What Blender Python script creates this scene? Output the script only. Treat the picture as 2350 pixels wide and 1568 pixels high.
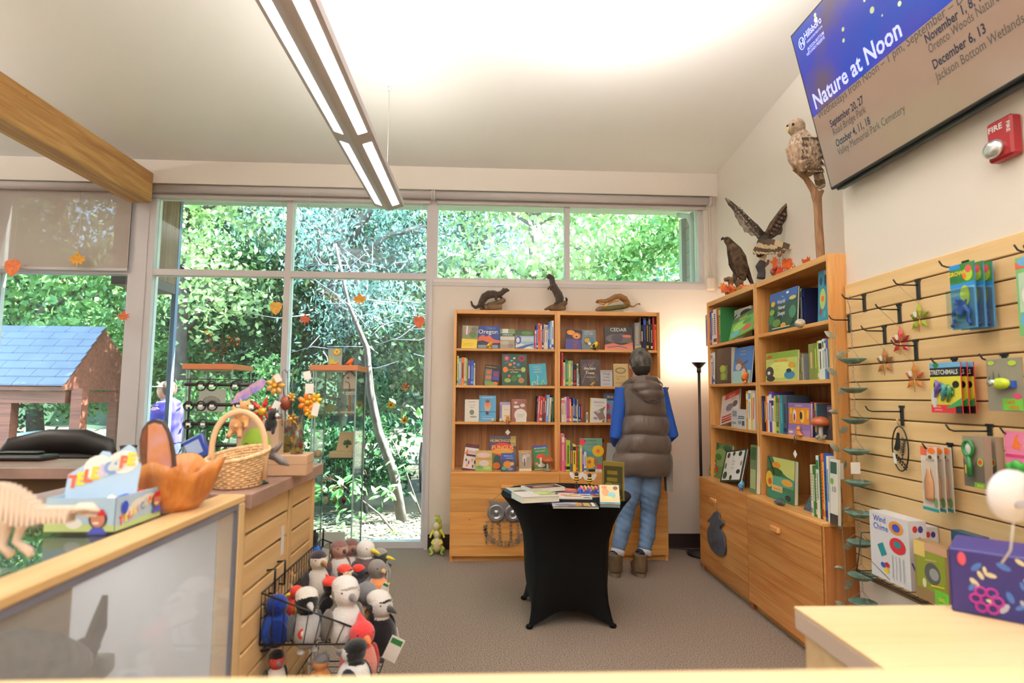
import bpy, math, random
import numpy as np
from mathutils import Vector, Matrix, Euler
from mathutils.bvhtree import BVHTree
for _o in list(bpy.data.objects): bpy.data.objects.remove(_o)
SC = bpy.context.scene; COL = SC.collection
PI = math.pi; R = math.radians
# ---------------------------------------------------------------- camera
F_PX, CX, CY, EYE = 1360.0, 1175.0, 784.0, 1.35
_y = Vector(((1110-CX)/F_PX, (CY-905)/F_PX, -1.0))            # image of the room's depth axis
_vx = (1292-CX)/F_PX
_z = Vector((_vx, (-1.0 - _y.x*_vx)/_y.y, -1.0))              # image of the vertical
_y.normalize(); _z.normalize(); _x = _y.cross(_z)
CAM_R, CAM_U, CAM_B = (Vector((_x[i], _y[i], _z[i])) for i in range(3))
EYEP = Vector((0, 0, EYE))
cam_d = bpy.data.cameras.new('camera'); cam = bpy.data.objects.new('camera', cam_d); COL.objects.link(cam)
_m = Matrix((CAM_R, CAM_U, CAM_B)).transposed().to_4x4(); _m.translation = EYEP; cam.matrix_world = _m
cam_d.sensor_width = 36.0; cam_d.lens = 36.0*F_PX/2350.0; cam_d.clip_start = .05; cam_d.clip_end = 200
cam_d.dof.use_dof = True; cam_d.dof.focus_distance = 4.3; cam_d.dof.aperture_fstop = 2.5
SC.camera = cam
# ---------------------------------------------------------------- world, sun, exposure
SC.view_settings.view_transform = 'Standard'; SC.view_settings.look = 'None'
SC.view_settings.gamma = 1.0; SC.view_settings.use_curve_mapping = False
SC.view_settings.exposure = 0.14
SC.cycles.use_denoising = True; SC.cycles.max_bounces = 8; SC.cycles.diffuse_bounces = 4
SC.cycles.transparent_max_bounces = 16; SC.cycles.glossy_bounces = 3; SC.cycles.transmission_bounces = 6
SC.cycles.caustics_reflective = False; SC.cycles.caustics_refractive = False
SC.cycles.sample_clamp_indirect = 6.0
W = bpy.data.worlds.new('sky'); SC.world = W; W.use_nodes = True
_nt = W.node_tree; _bg = _nt.nodes['Background']; _sky = _nt.nodes.new('ShaderNodeTexSky')
_sky.sky_type = 'NISHITA'; _sky.sun_disc = False; _sky.sun_elevation = R(52); _sky.sun_rotation = R(100)
_nt.links.new(_sky.outputs[0], _bg.inputs[0]); _bg.inputs[1].default_value = 2.8
def lamp(name, kind, loc, energy, color=(1, 1, 1), rot=(0, 0, 0), **k):
    d = bpy.data.lights.new(name, kind); d.energy = energy; d.color = color
    o = bpy.data.objects.new(name, d); COL.objects.link(o); o.location = loc; o.rotation_euler = rot
    for a, b in k.items(): setattr(d, a, b)
    return o
lamp('sun', 'SUN', (3, 8, 12), 88.0, (1, .97, .92), (R(-8), R(40), 0), angle=R(.6))
# added ceiling fill, then the shop's own ceiling lights behind the camera
for _x, _yy, _e in ((-2.6, -1.6, 150), (1.0, -1.6, 120), (-4.6, 2.2, 110), (.75, 1.6, 110)):      # unseen uplights without fixtures, added to brighten the ceiling
    lamp('fill_uplight', 'AREA', (_x, _yy, 3.05), _e, (1, .97, .93), (PI, 0, 0), shape='RECTANGLE', size=.35, size_y=3.2)
lamp('shop_light', 'AREA', (-1.6, -2.6, 3.6), 38, (1, .96, .92), (R(-20), 0, 0), shape='RECTANGLE', size=2.6, size_y=1.0)
lamp('shop_light', 'AREA', (.75, -.6, 3.0), 8, (1, .95, .9), (0, 0, 0), shape='RECTANGLE', size=.12, size_y=2.4)

# ---------------------------------------------------------------- helpers
def at(px, py, X=None, Y=None, Z=None):
    """pixel of the 2350x1568 frame -> the world point on the plane X=, Y= or Z="""
    d = -CAM_B + CAM_R*((px-CX)/F_PX) - CAM_U*((py-CY)/F_PX)
    if X is not None: t = X/d.x
    elif Y is not None: t = Y/d.y
    else: t = (Z-EYE)/d.z
    return EYEP + d*t
def lin(c):
    return tuple(((v/255)/12.92 if v/255 <= .04045 else ((v/255+.055)/1.055)**2.4) for v in c[:3])
MATS = {}
def mat(c, rough=.6, metal=0., emit=0., bump=0., bscale=60., trans=0., var=0., vscale=8., spec=.5, sheen=0., key=None, alpha=1., stretch=(1, 1, 1), c2=None, coat=0.):
    """procedural material; c is an sRGB 0-255 colour"""
    k = (tuple(c), rough, metal, emit, bump, bscale, trans, var, vscale, spec, sheen, alpha, stretch, c2, coat)
    if k in MATS: return MATS[k]
    m = bpy.data.materials.new('m_%03d' % len(MATS)); m.use_nodes = True; MATS[k] = m
    nt = m.node_tree; b = nt.nodes['Principled BSDF']; L = nt.links.new
    col = (*lin(c), 1)
    b.inputs['Base Color'].default_value = col; b.inputs['Roughness'].default_value = rough
    b.inputs['Metallic'].default_value = metal; b.inputs['Specular IOR Level'].default_value = spec
    b.inputs['Transmission Weight'].default_value = trans; b.inputs['Alpha'].default_value = alpha
    if coat: b.inputs['Coat Weight'].default_value = coat
    if sheen: b.inputs['Sheen Weight'].default_value = sheen
    if emit: b.inputs['Emission Color'].default_value = col; b.inputs['Emission Strength'].default_value = emit
    if bump or var:
        tc = nt.nodes.new('ShaderNodeTexCoord'); mp = nt.nodes.new('ShaderNodeMapping'); mp.inputs[3].default_value = stretch
        L(tc.outputs['Object'], mp.inputs[0])
    if bump:
        n = nt.nodes.new('ShaderNodeTexNoise'); n.inputs['Scale'].default_value = bscale; n.inputs['Detail'].default_value = 3
        bp = nt.nodes.new('ShaderNodeBump'); bp.inputs['Strength'].default_value = bump; bp.inputs['Distance'].default_value = .01
        L(mp.outputs[0], n.inputs[0]); L(n.outputs[0], bp.inputs['Height']); L(bp.outputs[0], b.inputs['Normal'])
    if var:
        n = nt.nodes.new('ShaderNodeTexNoise'); n.inputs['Scale'].default_value = vscale; n.inputs['Detail'].default_value = 4
        r = nt.nodes.new('ShaderNodeValToRGB'); r.color_ramp.elements[0].position = .32; r.color_ramp.elements[1].position = .68
        lo = lin(c2) if c2 else tuple(max(0, v*(1-var)) for v in col[:3]); hi = col[:3] if c2 else tuple(min(1, v*(1+var)) for v in col[:3])
        r.color_ramp.elements[0].color = (*lo, 1); r.color_ramp.elements[1].color = (*hi, 1)
        L(mp.outputs[0], n.inputs[0]); L(n.outputs[0], r.inputs[0]); L(r.outputs[0], b.inputs['Base Color'])
    return m
def wood(c, c2, axis=0, knots=0., rough=.42, scale=1., coat=.15):
    """wood grain running along an object axis, with optional dark knots"""
    k = ('wood', tuple(c), tuple(c2), axis, knots, rough, scale)
    if k in MATS: return MATS[k]
    m = bpy.data.materials.new('wood_%03d' % len(MATS)); m.use_nodes = True; MATS[k] = m
    nt = m.node_tree; b = nt.nodes['Principled BSDF']; L = nt.links.new; N = nt.nodes.new
    b.inputs['Roughness'].default_value = rough; b.inputs['Coat Weight'].default_value = coat; b.inputs['Coat Roughness'].default_value = .3
    tc = N('ShaderNodeTexCoord'); mp = N('ShaderNodeMapping'); s = [9*scale]*3; s[axis] = .55*scale; mp.inputs[3].default_value = s
    oi = N('ShaderNodeObjectInfo'); ad = N('ShaderNodeVectorMath'); ad.operation = 'ADD'
    ml = N('ShaderNodeMath'); ml.operation = 'MULTIPLY'; ml.inputs[1].default_value = 17.3
    L(oi.outputs['Random'], ml.inputs[0]); L(tc.outputs['Object'], mp.inputs[0]); L(mp.outputs[0], ad.inputs[0]); L(ml.outputs[0], ad.inputs[1])
    n = N('ShaderNodeTexNoise'); n.inputs['Scale'].default_value = 2.8; n.inputs['Detail'].default_value = 5; n.inputs['Distortion'].default_value = .6
    L(ad.outputs[0], n.inputs[0])
    n2 = N('ShaderNodeTexNoise'); n2.inputs['Scale'].default_value = 9; n2.inputs['Detail'].default_value = 3; L(ad.outputs[0], n2.inputs[0])
    mx = N('ShaderNodeMath'); mx.operation = 'MULTIPLY_ADD'; mx.inputs[1].default_value = .35; L(n2.outputs[0], mx.inputs[0]); L(n.outputs[0], mx.inputs[2])
    r = N('ShaderNodeValToRGB'); e = r.color_ramp.elements; e[0].position = .52; e[1].position = .82
    e[0].color = (*lin(c), 1); e[1].color = (*lin(c2), 1); L(mx.outputs[0], r.inputs[0]); out = r.outputs[0]
    # each board its own tone
    hv = N('ShaderNodeHueSaturation'); mr = N('ShaderNodeMapRange'); mr.inputs[3].default_value = .86; mr.inputs[4].default_value = 1.1
    L(oi.outputs['Random'], mr.inputs[0]); L(mr.outputs[0], hv.inputs['Value']); L(out, hv.inputs['Color']); out = hv.outputs[0]
    if knots:
        mp2 = N('ShaderNodeMapping'); s = [1.]*3; s[axis] = .55; mp2.inputs[3].default_value = s; L(tc.outputs['Object'], mp2.inputs[0])
        v = N('ShaderNodeTexVoronoi'); v.inputs['Scale'].default_value = knots; v.inputs['Randomness'].default_value = 1.; L(mp2.outputs[0], v.inputs[0])
        sp = N('ShaderNodeSeparateColor'); L(v.outputs['Color'], sp.inputs[0])
        th = N('ShaderNodeMath'); th.operation = 'MULTIPLY'; th.inputs[1].default_value = .085; L(sp.outputs[0], th.inputs[0])
        kr = N('ShaderNodeMapRange'); kr.inputs[3].default_value = 1; kr.inputs[4].default_value = 0
        L(v.outputs['Distance'], kr.inputs[0]); L(th.outputs[0], kr.inputs[2])
        m4 = N('ShaderNodeMath'); m4.operation = 'MULTIPLY'; m4.inputs[1].default_value = .6; L(th.outputs[0], m4.inputs[0]); L(m4.outputs[0], kr.inputs[1])
        mc = N('ShaderNodeMixRGB'); mc.inputs[2].default_value = (*lin((84, 38, 14)), 1); L(kr.outputs[0], mc.inputs[0]); L(out, mc.inputs[1]); out = mc.outputs[0]
    L(out, b.inputs['Base Color'])
    bp = N('ShaderNodeBump'); bp.inputs['Strength'].default_value = .06; bp.inputs['Distance'].default_value = .004; L(n2.outputs[0], bp.inputs['Height']); L(bp.outputs[0], b.inputs['Normal'])
    return m
def glass(tint=(225, 240, 236), refl=.06, key='g', rough=0.02):
    k = (key, tint, refl)
    if k in MATS: return MATS[k]
    m = bpy.data.materials.new('glass_%s' % key); m.use_nodes = True; MATS[k] = m
    nt = m.node_tree; nt.nodes.clear(); N = nt.nodes.new; L = nt.links.new
    o = N('ShaderNodeOutputMaterial'); t = N('ShaderNodeBsdfTransparent'); g = N('ShaderNodeBsdfGlossy'); mx = N('ShaderNodeMixShader'); lw = N('ShaderNodeLayerWeight')
    t.inputs[0].default_value = (*lin(tint), 1); g.inputs['Roughness'].default_value = rough; lw.inputs[0].default_value = .12
    ma = N('ShaderNodeMath'); ma.operation = 'MULTIPLY_ADD'; ma.inputs[1].default_value = .5; ma.inputs[2].default_value = refl
    L(lw.outputs['Fresnel'], ma.inputs[0]); L(ma.outputs[0], mx.inputs[0]); L(t.outputs[0], mx.inputs[1]); L(g.outputs[0], mx.inputs[2]); L(mx.outputs[0], o.inputs[0])
    return m
def leafmat(c, c2, tr=.5, rough=.45):
    k = ('leaf', tuple(c), tuple(c2), tr)
    if k in MATS: return MATS[k]
    m = bpy.data.materials.new('leaf_%03d' % len(MATS)); m.use_nodes = True; MATS[k] = m
    nt = m.node_tree; nt.nodes.clear(); N = nt.nodes.new; L = nt.links.new
    o = N('ShaderNodeOutputMaterial'); b = N('ShaderNodeBsdfPrincipled'); t = N('ShaderNodeBsdfTranslucent'); mx = N('ShaderNodeMixShader')
    tc = N('ShaderNodeTexCoord'); n = N('ShaderNodeTexNoise'); n.inputs['Scale'].default_value = 2.5; r = N('ShaderNodeValToRGB')
    r.color_ramp.elements[0].position = .35; r.color_ramp.elements[1].position = .65
    r.color_ramp.elements[0].color = (*lin(c), 1); r.color_ramp.elements[1].color = (*lin(c2), 1)
    L(tc.outputs['Object'], n.inputs[0]); L(n.outputs[0], r.inputs[0]); L(r.outputs[0], b.inputs['Base Color']); L(r.outputs[0], t.inputs[0])
    b.inputs['Roughness'].default_value = rough; mx.inputs[0].default_value = tr
    L(b.outputs[0], mx.inputs[1]); L(t.outputs[0], mx.inputs[2]); L(mx.outputs[0], o.inputs[0])
    return m

class MB:
    """collects shapes (one material per face); build() links them as ONE mesh object"""
    def __init__(s): s.v = []; s.f = []; s.mi = []; s.m = []; s.sm = []; s.M = Matrix.Identity(4)
    def _mi(s, m):
        if m not in s.m: s.m.append(m)
        return s.m.index(m)
    def add(s, vs, fs, m, smooth=False, X=None):
        b = len(s.v); X = s.M @ X if X is not None else s.M; i = s._mi(m)
        s.v.extend((X @ Vector(p))[:] for p in vs); s.f.extend([tuple(b+q for q in f) for f in fs]); s.mi.extend([i]*len(fs)); s.sm.extend([smooth]*len(fs))
        return s
    def box(s, a, b, m, X=None, bev=0.):
        x0, y0, z0 = (min(a[i], b[i]) for i in range(3)); x1, y1, z1 = (max(a[i], b[i]) for i in range(3))
        if bev:
            bev = min(bev, (x1-x0)*.45, (y1-y0)*.45, (z1-z0)*.45); vs = []; fs = []
            q = [(x0, y0, z0), (x1, y0, z0), (x1, y1, z0), (x0, y1, z0), (x0, y0, z1), (x1, y0, z1), (x1, y1, z1), (x0, y1, z1)]
            c = ((x0+x1)/2, (y0+y1)/2, (z0+z1)/2); idx = {}
            for i, p in enumerate(q):
                for ax in range(3):
                    w = [p[k]+(bev if p[k] < c[k] else -bev) if k != ax else p[k] for k in range(3)]; idx[i, ax] = len(vs); vs.append(w)
            F = [((0, 3, 2, 1), 2), ((4, 5, 6, 7), 2), ((0, 1, 5, 4), 1), ((2, 3, 7, 6), 1), ((1, 2, 6, 5), 0), ((3, 0, 4, 7), 0)]
            for f, ax in F: fs.append(tuple(idx[i, ax] for i in f))
            for (fa, aa) in F:
                for (fb, ab) in F:
                    if aa < ab:
                        sh = [i for i in fa if i in fb]
                        if len(sh) == 2: fs.append((idx[sh[0], aa], idx[sh[1], aa], idx[sh[1], ab], idx[sh[0], ab]))
            for i in range(8): fs.append((idx[i, 0], idx[i, 1], idx[i, 2]))
            return s.add(vs, fs, m, False, X)
        vs = [(x0, y0, z0), (x1, y0, z0), (x1, y1, z0), (x0, y1, z0), (x0, y0, z1), (x1, y0, z1), (x1, y1, z1), (x0, y1, z1)]
        return s.add(vs, [(0, 3, 2, 1), (4, 5, 6, 7), (0, 1, 5, 4), (1, 2, 6, 5), (2, 3, 7, 6), (3, 0, 4, 7)], m, False, X)
    def prism(s, pts, y0, y1, m, X=None, flat=False):
        """polygon given in (x, z), extruded from y0 to y1"""
        n = len(pts)
        if flat: return s.add([(p[0], y0, p[1]) for p in pts], [tuple(range(n))], m, False, X)
        vs = [(p[0], y0, p[1]) for p in pts]+[(p[0], y1, p[1]) for p in pts]
        fs = [tuple(range(n)), tuple(range(2*n-1, n-1, -1))]+[(i, i+n, (i+1) % n+n, (i+1) % n) for i in range(n)]
        return s.add(vs, fs, m, False, X)
    def lathe(s, prof, m, seg=20, X=None, smooth=True):
        vs = []; fs = []; n = len(prof)
        for r, z in prof:
            for k in range(seg): a = 2*PI*k/seg; vs.append((r*math.cos(a), r*math.sin(a), z))
        for i in range(n-1):
            for k in range(seg): fs.append((i*seg+k, i*seg+(k+1) % seg, (i+1)*seg+(k+1) % seg, (i+1)*seg+k))
        if prof[0][0] > 1e-5: fs.append(tuple(range(seg-1, -1, -1)))
        if prof[-1][0] > 1e-5: fs.append(tuple((n-1)*seg+k for k in range(seg)))
        return s.add(vs, fs, m, smooth, X)
    def cyl(s, p, q, r, m, seg=12, r2=None, X=None, smooth=True): return s.tube([p, q], [r, r if r2 is None else r2], m, seg, X, smooth)
    def tube(s, pts, rad, m, seg=8, X=None, smooth=True, flat=(1, 1), caps=True, closed=False, up=None):
        pts = [Vector(p) for p in pts]; n = len(pts)
        if not isinstance(rad, (list, tuple)): rad = [rad]*n
        vs = []; fs = []; ref = None
        for i, p in enumerate(pts):
            if closed: t = pts[(i+1) % n]-pts[i-1]
            else: t = pts[min(i+1, n-1)]-pts[max(i-1, 0)]
            if t.length < 1e-9: t = Vector((0, 0, 1))
            t.normalize()
            if ref is None:
                ref = Vector(up) if up else (Vector((0, 0, 1)) if abs(t.z) < .9 else Vector((1, 0, 0)))
            u = t.cross(ref)
            if u.length < 1e-6: u = t.orthogonal()
            u.normalize(); w = u.cross(t); ref = w
            r = rad[i]; ru, rw = (r if isinstance(r, tuple) else (r*flat[0], r*flat[1]))
            for k in range(seg):
                a = 2*PI*k/seg; vs.append(p+u*(ru*math.cos(a))+w*(rw*math.sin(a)))
        for i in range(n if closed else n-1):
            j = (i+1) % n
            for k in range(seg): fs.append((i*seg+k, i*seg+(k+1) % seg, j*seg+(k+1) % seg, j*seg+k))
        if caps and not closed: fs.append(tuple(range(seg-1, -1, -1))); fs.append(tuple((n-1)*seg+k for k in range(seg)))
        return s.add(vs, fs, m, smooth, X)
    def ell(s, c, r, m, seg=14, rings=9, rot=None, X=None, smooth=True):
        if not isinstance(r, (list, tuple)): r = (r, r, r)
        T = Matrix.Translation(Vector(c)) @ (Euler(rot).to_matrix().to_4x4() if rot else Matrix.Identity(4)) @ Matrix.Diagonal((*r, 1))
        prof = [(math.sin(PI*i/rings), -math.cos(PI*i/rings)) for i in range(rings+1)]; prof[0] = (1e-6, -1); prof[-1] = (1e-6, 1)
        return s.lathe(prof, m, seg, (X @ T) if X is not None else T, smooth)
    def text(s, body, m, size, X, align='LEFT', sx=1., bold=0., ext=0.):
        """flat lettering; local x right, z up, in the plane y=0 seen from -y"""
        V, Fc, wd = text_mesh(body, bold); k = {'LEFT': 0, 'CENTER': wd/2, 'RIGHT': wd}[align]
        vs = [((p[0]-k)*size*sx, 0, p[1]*size) for p in V]
        return s.add(vs, Fc, m, False, X)
    def build(s, name, parent=None, world=False, loc=None, rot=None, kind=None):
        me = bpy.data.meshes.new(name); off = Vector((0, 0, 0))
        if world:
            p = parent
            while p is not None: off += p.location; p = p.parent
        vs = s.v if not world or off.length == 0 else [(a-off.x, b-off.y, c-off.z) for a, b, c in s.v]
        me.from_pydata(vs, [], s.f); me.polygons.foreach_set('material_index', s.mi); me.polygons.foreach_set('use_smooth', s.sm)
        for m in s.m: me.materials.append(m)
        me.update()
        o = bpy.data.objects.new(name, me); COL.objects.link(o); o.parent = parent
        if loc is not None: o.location = loc
        if rot is not None: o.rotation_euler = rot
        if kind: o['kind'] = kind
        return o
    def fuse(s, name, parent=None, vox=.01, smooth=4, world=False, deci=0, **k):
        """grow all shapes into ONE continuous skin (voxel union); each face keeps the nearest source colour"""
        src = BVHTree.FromPolygons([Vector(v) for v in s.v], s.f)
        me = bpy.data.meshes.new('t'); me.from_pydata(s.v, [], s.f); me.update()
        o = bpy.data.objects.new('t', me); COL.objects.link(o)
        r = o.modifiers.new('r', 'REMESH'); r.mode = 'VOXEL'; r.voxel_size = vox
        if smooth: q = o.modifiers.new('s', 'SMOOTH'); q.iterations = smooth; q.factor = .5
        if deci: q = o.modifiers.new('d', 'DECIMATE'); q.ratio = deci
        dg = bpy.context.evaluated_depsgraph_get(); ev = o.evaluated_get(dg); m2 = ev.to_mesh()
        out = MB(); out.m = s.m; out.v = [v.co[:] for v in m2.vertices]; out.f = [tuple(p.vertices) for p in m2.polygons]
        for p in m2.polygons:
            h = src.find_nearest(p.center); out.mi.append(s.mi[h[2]] if h[2] is not None else 0)
        out.sm = [True]*len(out.f)
        ev.to_mesh_clear(); bpy.data.objects.remove(o); bpy.data.meshes.remove(me)
        return out.build(name, parent, world, **k)
_TX = {}
def text_mesh(body, bold=0.):
    if (body, bold) not in _TX:
        c = bpy.data.curves.new('t', 'FONT'); c.body = body; c.size = 1.; c.resolution_u = 2; c.offset = bold; c.fill_mode = 'FRONT'
        o = bpy.data.objects.new('t', c); me = o.to_mesh()
        V = [v.co[:] for v in me.vertices]; Fc = [tuple(reversed(p.vertices)) if p.normal.z < 0 else tuple(p.vertices) for p in me.polygons]
        wd = max([v[0] for v in V] or [0]); o.to_mesh_clear(); bpy.data.objects.remove(o); bpy.data.curves.remove(c)
        _TX[body, bold] = (V, Fc, wd)
    return _TX[body, bold]
def tag(o, label=None, cat=None, group=None, kind=None):
    if label: o['label'] = label
    if cat: o['category'] = cat
    if group: o['group'] = group
    if kind: o['kind'] = kind
    return o
def thing(name, label, cat, loc=(0, 0, 0), rz=0., group=None, rot=None, scale=None, kind=None):
    o = bpy.data.objects.new(name, None); COL.objects.link(o); o.location = loc; o.empty_display_size = .05
    o.rotation_euler = rot if rot else (0, 0, rz)
    if scale: o.scale = (scale,)*3 if not isinstance(scale, tuple) else scale
    return tag(o, label, cat, group, kind)
def dup(root, loc, rz=None, label=None, group=None, rot=None, scale=None):
    def cp(o, par):
        c = o.copy(); COL.objects.link(c); c.parent = par
        for ch in list(o.children): cp(ch, c)
        return c
    r = cp(root, None); r.location = loc
    if rz is not None: r.rotation_euler = (0, 0, rz)
    if rot is not None: r.rotation_euler = rot
    if scale is not None: r.scale = (scale,)*3 if not isinstance(scale, tuple) else scale
    return tag(r, label, None, group)
def XF(loc=(0, 0, 0), rot=(0, 0, 0), s=1.):
    return Matrix.Translation(Vector(loc)) @ Euler(rot).to_matrix().to_4x4() @ (Matrix.Diagonal((*((s,)*3 if not isinstance(s, tuple) else s), 1)))
def quadmesh(name, P, m, parent=None, kind=None):
    """P: (n,4,3) array of quads, joined in one mesh"""
    n = len(P); me = bpy.data.meshes.new(name); me.vertices.add(4*n); me.vertices.foreach_set('co', P.reshape(-1).astype(np.float32))
    me.loops.add(4*n); me.loops.foreach_set('vertex_index', np.arange(4*n, dtype=np.int32)); me.polygons.add(n)
    me.polygons.foreach_set('loop_start', np.arange(0, 4*n, 4, dtype=np.int32)); me.polygons.foreach_set('loop_total', np.full(n, 4, dtype=np.int32))
    me.materials.append(m); me.update(calc_edges=True)
    o = bpy.data.objects.new(name, me); COL.objects.link(o); o.parent = parent
    if kind: o['kind'] = kind
    return o
rng = np.random.default_rng(7); random.seed(7)
def leaf_quads(C, size, aspect=.55, droop=0., face=None):
    """kite-shaped leaves at the centres C (n,3)"""
    n = len(C); d = rng.normal(size=(n, 3)); d[:, 2] -= droop; d /= np.linalg.norm(d, axis=1)[:, None]
    e = rng.normal(size=(n, 3))
    e -= (e*d).sum(1)[:, None]*d; e /= np.linalg.norm(e, axis=1)[:, None]
    s = (size*rng.uniform(.6, 1.3, n))[:, None]
    a = C-d*s*.5; b = C+d*s*.5; w = e*s*.5*aspect; mid = C-d*s*.06
    return np.stack([a, mid+w, b, mid-w], axis=1)
# ================================================================ THE ROOM
WALLC = (238, 230, 221)
m_wall = mat(WALLC, .75, bump=.03, bscale=180)
m_ceil = mat((238, 236, 232), .8, bump=.02, bscale=120)
m_frame = mat((216, 211, 214), .4, metal=.0)
m_pine = wood((226, 160, 86), (196, 118, 52), 2, 0.)
m_pine_x = wood((228, 158, 80), (202, 124, 54), 0, 7.)
m_pine_h = wood((216, 158, 90), (196, 130, 66), 0, 0.)
m_pine_y = wood((206, 146, 82), (184, 116, 58), 1, 0.)
YB, YG, XA, XB, YC = 5.34, 5.42, 2.15, 1.90, 2.99
def carpet():
    m = bpy.data.materials.new('carpet'); m.use_nodes = True; nt = m.node_tree; b = nt.nodes['Principled BSDF']; L = nt.links.new; N = nt.nodes.new
    tc = N('ShaderNodeTexCoord'); n = N('ShaderNodeTexNoise'); n.inputs['Scale'].default_value = 170; n.inputs['Detail'].default_value = 2
    n2 = N('ShaderNodeTexNoise'); n2.inputs['Scale'].default_value = 1.5; r = N('ShaderNodeValToRGB')
    e = r.color_ramp.elements; e[0].position = .36; e[0].color = (*lin((80, 66, 56)), 1); e[1].position = .64; e[1].color = (*lin((160, 140, 124)), 1)
    L(tc.outputs['Object'], n.inputs[0]); L(n.outputs[0], r.inputs[0]); L(r.outputs[0], b.inputs['Base Color'])
    b.inputs['Roughness'].default_value = .95; b.inputs['Sheen Weight'].default_value = .2; b.inputs['Specular IOR Level'].default_value = .1
    bp = N('ShaderNodeBump'); bp.inputs['Strength'].default_value = .25; bp.inputs['Distance'].default_value = .002; L(n.outputs[0], bp.inputs['Height']); L(bp.outputs[0], b.inputs['Normal'])
    return m
def struct(name, mb, parent=None, label=None):
    o = mb.build(name, parent)
    if parent is None: o['kind'] = 'structure'
    if label: o['label'] = label
    return o
struct('floor', MB().box((-6.6, -4.2, -.12), (XB+.3, YG+.05, 0), carpet()), label='grey brown loop pile carpet floor')
zc = lambda y: 3.405+.107*(YB-y)
_c = MB(); _c.add([(-6.6, -4.2, zc(-4.2)), (2.4, -4.2, zc(-4.2)), (2.4, 5.45, zc(5.45)), (-6.6, 5.45, zc(5.45)), (-6.6, -4.2, zc(-4.2)+.2), (2.4, -4.2, zc(-4.2)+.2), (2.4, 5.45, zc(5.45)+.2), (-6.6, 5.45, zc(5.45)+.2)],
    [(0, 1, 2, 3), (7, 6, 5, 4), (0, 4, 5, 1), (1, 5, 6, 2), (2, 6, 7, 3), (3, 7, 4, 0)], m_ceil)
struct('ceiling', _c, label='white sloping ceiling')
XW, XC0 = -.485, -.475        # right edge of the window wall; solid wall to its right
SILL = 2.384; HEAD = 3.125
struct('wall_back', MB().box((XW, YB, 0), (XA+.2, YB+.16, SILL), m_wall), label='cream back wall below the high window')
w = MB(); w.box((-6.6, 5.27, 3.20), (XA+.2, YB+.16, zc(5.27)+.03), m_wall)
struct('wall_back_upper', w, label='deep cream wall band above the windows')
struct('wall_back_corner', MB().box((2.04, YB, SILL), (XA+.2, YB+.16, 3.2), m_wall), label='cream strip of wall right of the high window')
w = MB(); w.box((XA, YC, 0), (XA+.2, YB+.1, 3.85), m_wall)
struct('wall_right', w, label='cream wall behind the tall bookcase')
w = MB(); w.box((XB, -4.2, 0), (XB+.4, YC, 4.5), m_wall)
struct('wall_right_front', w, label='cream wall carrying the screen and the slatted panel')
struct('wall_left', MB().box((-6.6, -4.2, 0), (-6.5, 5.45, 4.5), m_wall)); struct('wall_rear', MB().box((-6.6, -4.3, 0), (2.3, -4.2, 4.6), m_wall))
m_base = mat((48, 36, 32), .5)
struct('baseboard_back', MB().box((XW+.01, YB-.012, 0), (XA, YB, .125), m_base), label='dark brown rubber baseboard under the cream wall')
struct('baseboard_right', MB().box((XA-.012, 4.85, 0), (XA, YB-.012, .125), m_base))
# --- windows
gl = glass((232, 243, 241), .035, 'win')
def window(name, x0, x1, z0, z1, xs, zs, label, fw=.055, fd=.1, shade_to=None):
    """frame x0..x1, z0..z1 with mullions at xs and transoms at zs"""
    root = thing(name, label, None, ((x0+x1)/2, YG-.05, z0), kind='structure')
    ya, yb = YG-.05, YG+fd-.05
    f = MB(); f.box((x0, ya, z0), (x0+fw, yb, z1), m_frame); f.box((x1-fw, ya, z0), (x1, yb, z1), m_frame)
    f.box((x0+fw, ya, z1-fw), (x1-fw, yb, z1), m_frame); f.box((x0+fw, ya, z0), (x1-fw, yb, z0+fw), m_frame); f.build('window_frame', root, True)
    X = [x0+fw/2]+xs+[x1-fw/2]; Z = [z0+fw/2]+zs+[z1-fw/2]
    for x in xs: MB().box((x-fw/2, ya, z0+fw), (x+fw/2, yb, z1-fw), m_frame).build('mullion', root, True)
    for z in zs:
        for i in range(len(X)-1): MB().box((X[i]+fw/2, ya+.004, z-fw/2), (X[i+1]-fw/2, yb-.004, z+fw/2), m_frame).build('transom', root, True)
    for i in range(len(X)-1):
        for j in range(len(Z)-1):
            MB().box((X[i]+fw/2, YG, Z[j]+fw/2), (X[i+1]-fw/2, YG+.006, Z[j+1]-fw/2), gl).build('pane', root, True)
    return root
TR = 2.42
window('window_1', -6.3, -3.13, .0, HEAD+.03, [-4.33], [TR], 'large window bay at the left edge behind the lowered shade')
window('window_2', -3.025, XW, .0, HEAD+.03, [-1.785], [TR], 'full height four pane window behind the display cases')
window('window_3', XW, 2.04, SILL-.02, HEAD+.03, [.76], [], 'wide high window above the wall and bookcase', fw=.045)
tr = MB().box((-3.13, YG-.06, 0), (-3.025, YG+.12, 3.2), m_frame); o = tr.build('trim_1'); tag(o, 'grey post between the two tall window bays', kind='structure')
tr = MB().box((XW, YB-.006, SILL-.055), (2.04, YG-.02, SILL-.02), m_frame); tr.build('trim_2')['kind'] = 'structure'
tr = MB().box((XW-.02, YB-.03, 0), (XW+.012, YG-.05, SILL), m_frame); tr.build('trim_3')['kind'] = 'structure'
# beam
m_beam = wood((216, 168, 102), (180, 128, 72), 1, 12., .6)
bm = MB().box((-3.15, -1.2, 3.01), (-2.955, 5.27, 3.29), m_beam, bev=.012); tag(bm.build('ceiling_beam'), 'heavy glued timber beam crossing the upper left', kind='structure')
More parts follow.
